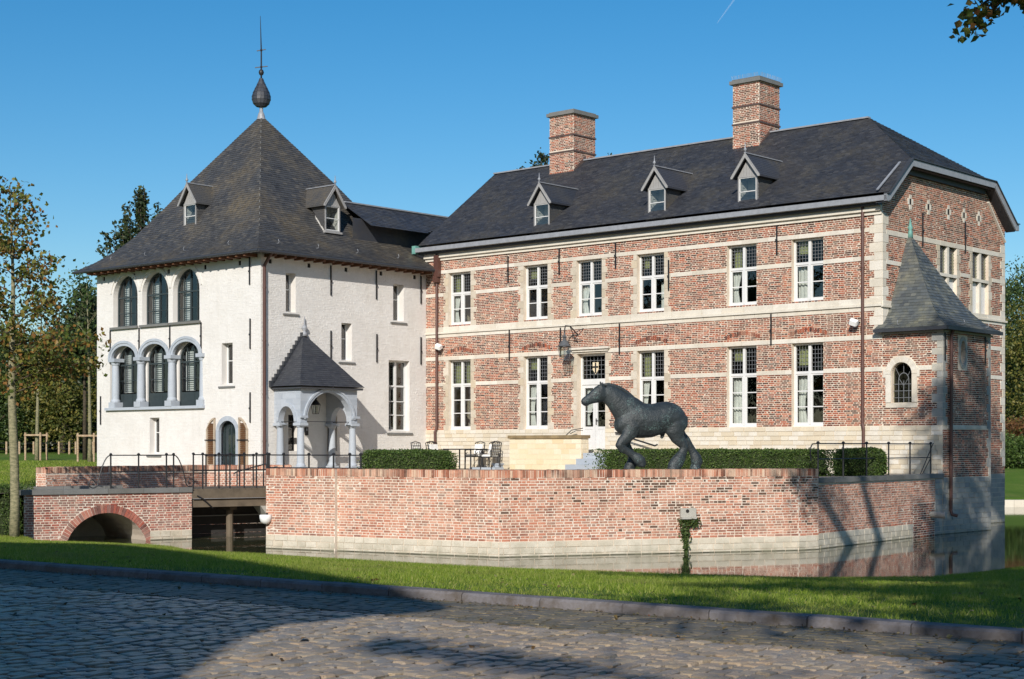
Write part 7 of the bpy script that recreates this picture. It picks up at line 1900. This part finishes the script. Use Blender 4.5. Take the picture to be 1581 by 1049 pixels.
for i, (X, Y, h) in enumerate([(-52, -6, 15), (-58, 4, 17), (-55, 13, 14), (-60, 22, 18), (-57, 31, 15), (-62, 40, 12), (-60, 49, 10), (-66, 57, 9), (-70, 12, 20), (-72, 34, 21), (-48, -18, 16), (-40, -30, 17), (24, -32, 17), (36, -26, 16), (48, -16, 18), (8, -38, 17)]):
    tree('field_tree', 'broad tree across the fields, outside the view, mirrored in the windows', (X, Y, 0.3), [(0, 0, h*.58, 4.2, 4.2, h*.40)], 60, 40, 0.75, LEAF_DARK if i % 2 else LEAF_WOOD, 0.35, BARK, 200+i, 'trees across the fields', 1.0, h*.85, 6)
# ---- gabled gatehouse behind the camera on the left: unseen, shaped to cast the shade across the road
gh = thing('gatehouse', 'tall brick gatehouse with a steep tiled roof, unseen behind the viewer on the left, shaped to shade the road', 'house', (-15.3, -12, 0), 'W')
GBRICK = mortar_mat("gatehouse_brick", lin(170, 110, 90), lin(140, 88, 74), 3.0)
m = MB(); y0, y1 = -2.6, -24.0; x0, x1, xr = -25.2, -6.05, -15.3
P = [(x1, -0.2), (x1, 9.05), (xr, 17.0), (x0, 9.05), (x0, -0.2)]
m.poly([(x, y0, z) for x, z in P]); m.poly([(x, y1, z) for x, z in P][::-1])
for a, b in ((0, 1), (3, 4)): m.quad((P[a][0], y0, P[a][1]), (P[b][0], y0, P[b][1]), (P[b][0], y1, P[b][1]), (P[a][0], y1, P[a][1]))
m.build('wall', GBRICK, gh)
m = MB()
for sx in (1, -1):
    e = xr+sx*9.6; m.add([(xr, y0-.5, 17.9), (e, y0-.5, 9.3), (e, y1, 9.3), (xr, y1, 17.9), (xr, y0-.5, 17.1), (e, y0-.5, 9.0), (e, y1, 9.0), (xr, y1, 17.1)], [(0,1,2,3), (4,7,6,5), (0,4,5,1), (1,5,6,2)])
m.build('roof', SLATE, gh)
m = MB(); m.prism([(xr, y0+.01, 18.8), (-26.3, y0+.01, 10.0), (-24.75, y0+.01, 9.0), (xr, y0+.01, 16.6), (-5.9, y0+.01, 9.0), (-4.3, y0+.01, 10.0)], (0, -0.5, 0)); m.build('gable_parapet', GBRICK, gh)
m = MB(); slx = [(-20, -18.6), (-16, -14.6), (-12, -10.6)]
for a, b in slx: m.box(a, b, y0-0.0, y0+0.05, 3.2, 5.4)
m.build('window', WHITE, gh, 'stuff')
m = MB(); m.tube([(-5.55, -2.4, -0.05), (-5.55, -2.4, 8.9)], 0.19, 10)  # pole added out of view; its shadow leaves a lit gap beside the building's
fp = thing('shadow_pole', 'unseen pole added beside the gatehouse corner to cast a thin shadow', 'shadow_pole', (-5.5, -2.4, 0), 'W'); m.build('pole', STAKE, fp)

# faint vapour trail, very high and far
ct = Mat('vapour', 1.0); tb_ = ct.nd('ShaderNodeBsdfTransparent'); df = ct.nd('ShaderNodeBsdfDiffuse'); df.inputs[0].default_value = (.9, .9, .9, 1); mx = ct.nd('ShaderNodeMixShader'); mx.inputs[0].default_value = 0.05
ct.t.links.new(tb_.outputs[0], mx.inputs[1]); ct.t.links.new(df.outputs[0], mx.inputs[2]); ct.t.links.new(mx.outputs[0], ct.t.nodes['Material Output'].inputs[0])
m = MB(); m.tube([(190, 1500, 394), (198, 1500, 405), (206, 1500, 416)], [.35, .7, .9], 8); solo('vapour_trail', m, ct.m, 'faint white vapour trail high in the blue sky', 'vapour trail')
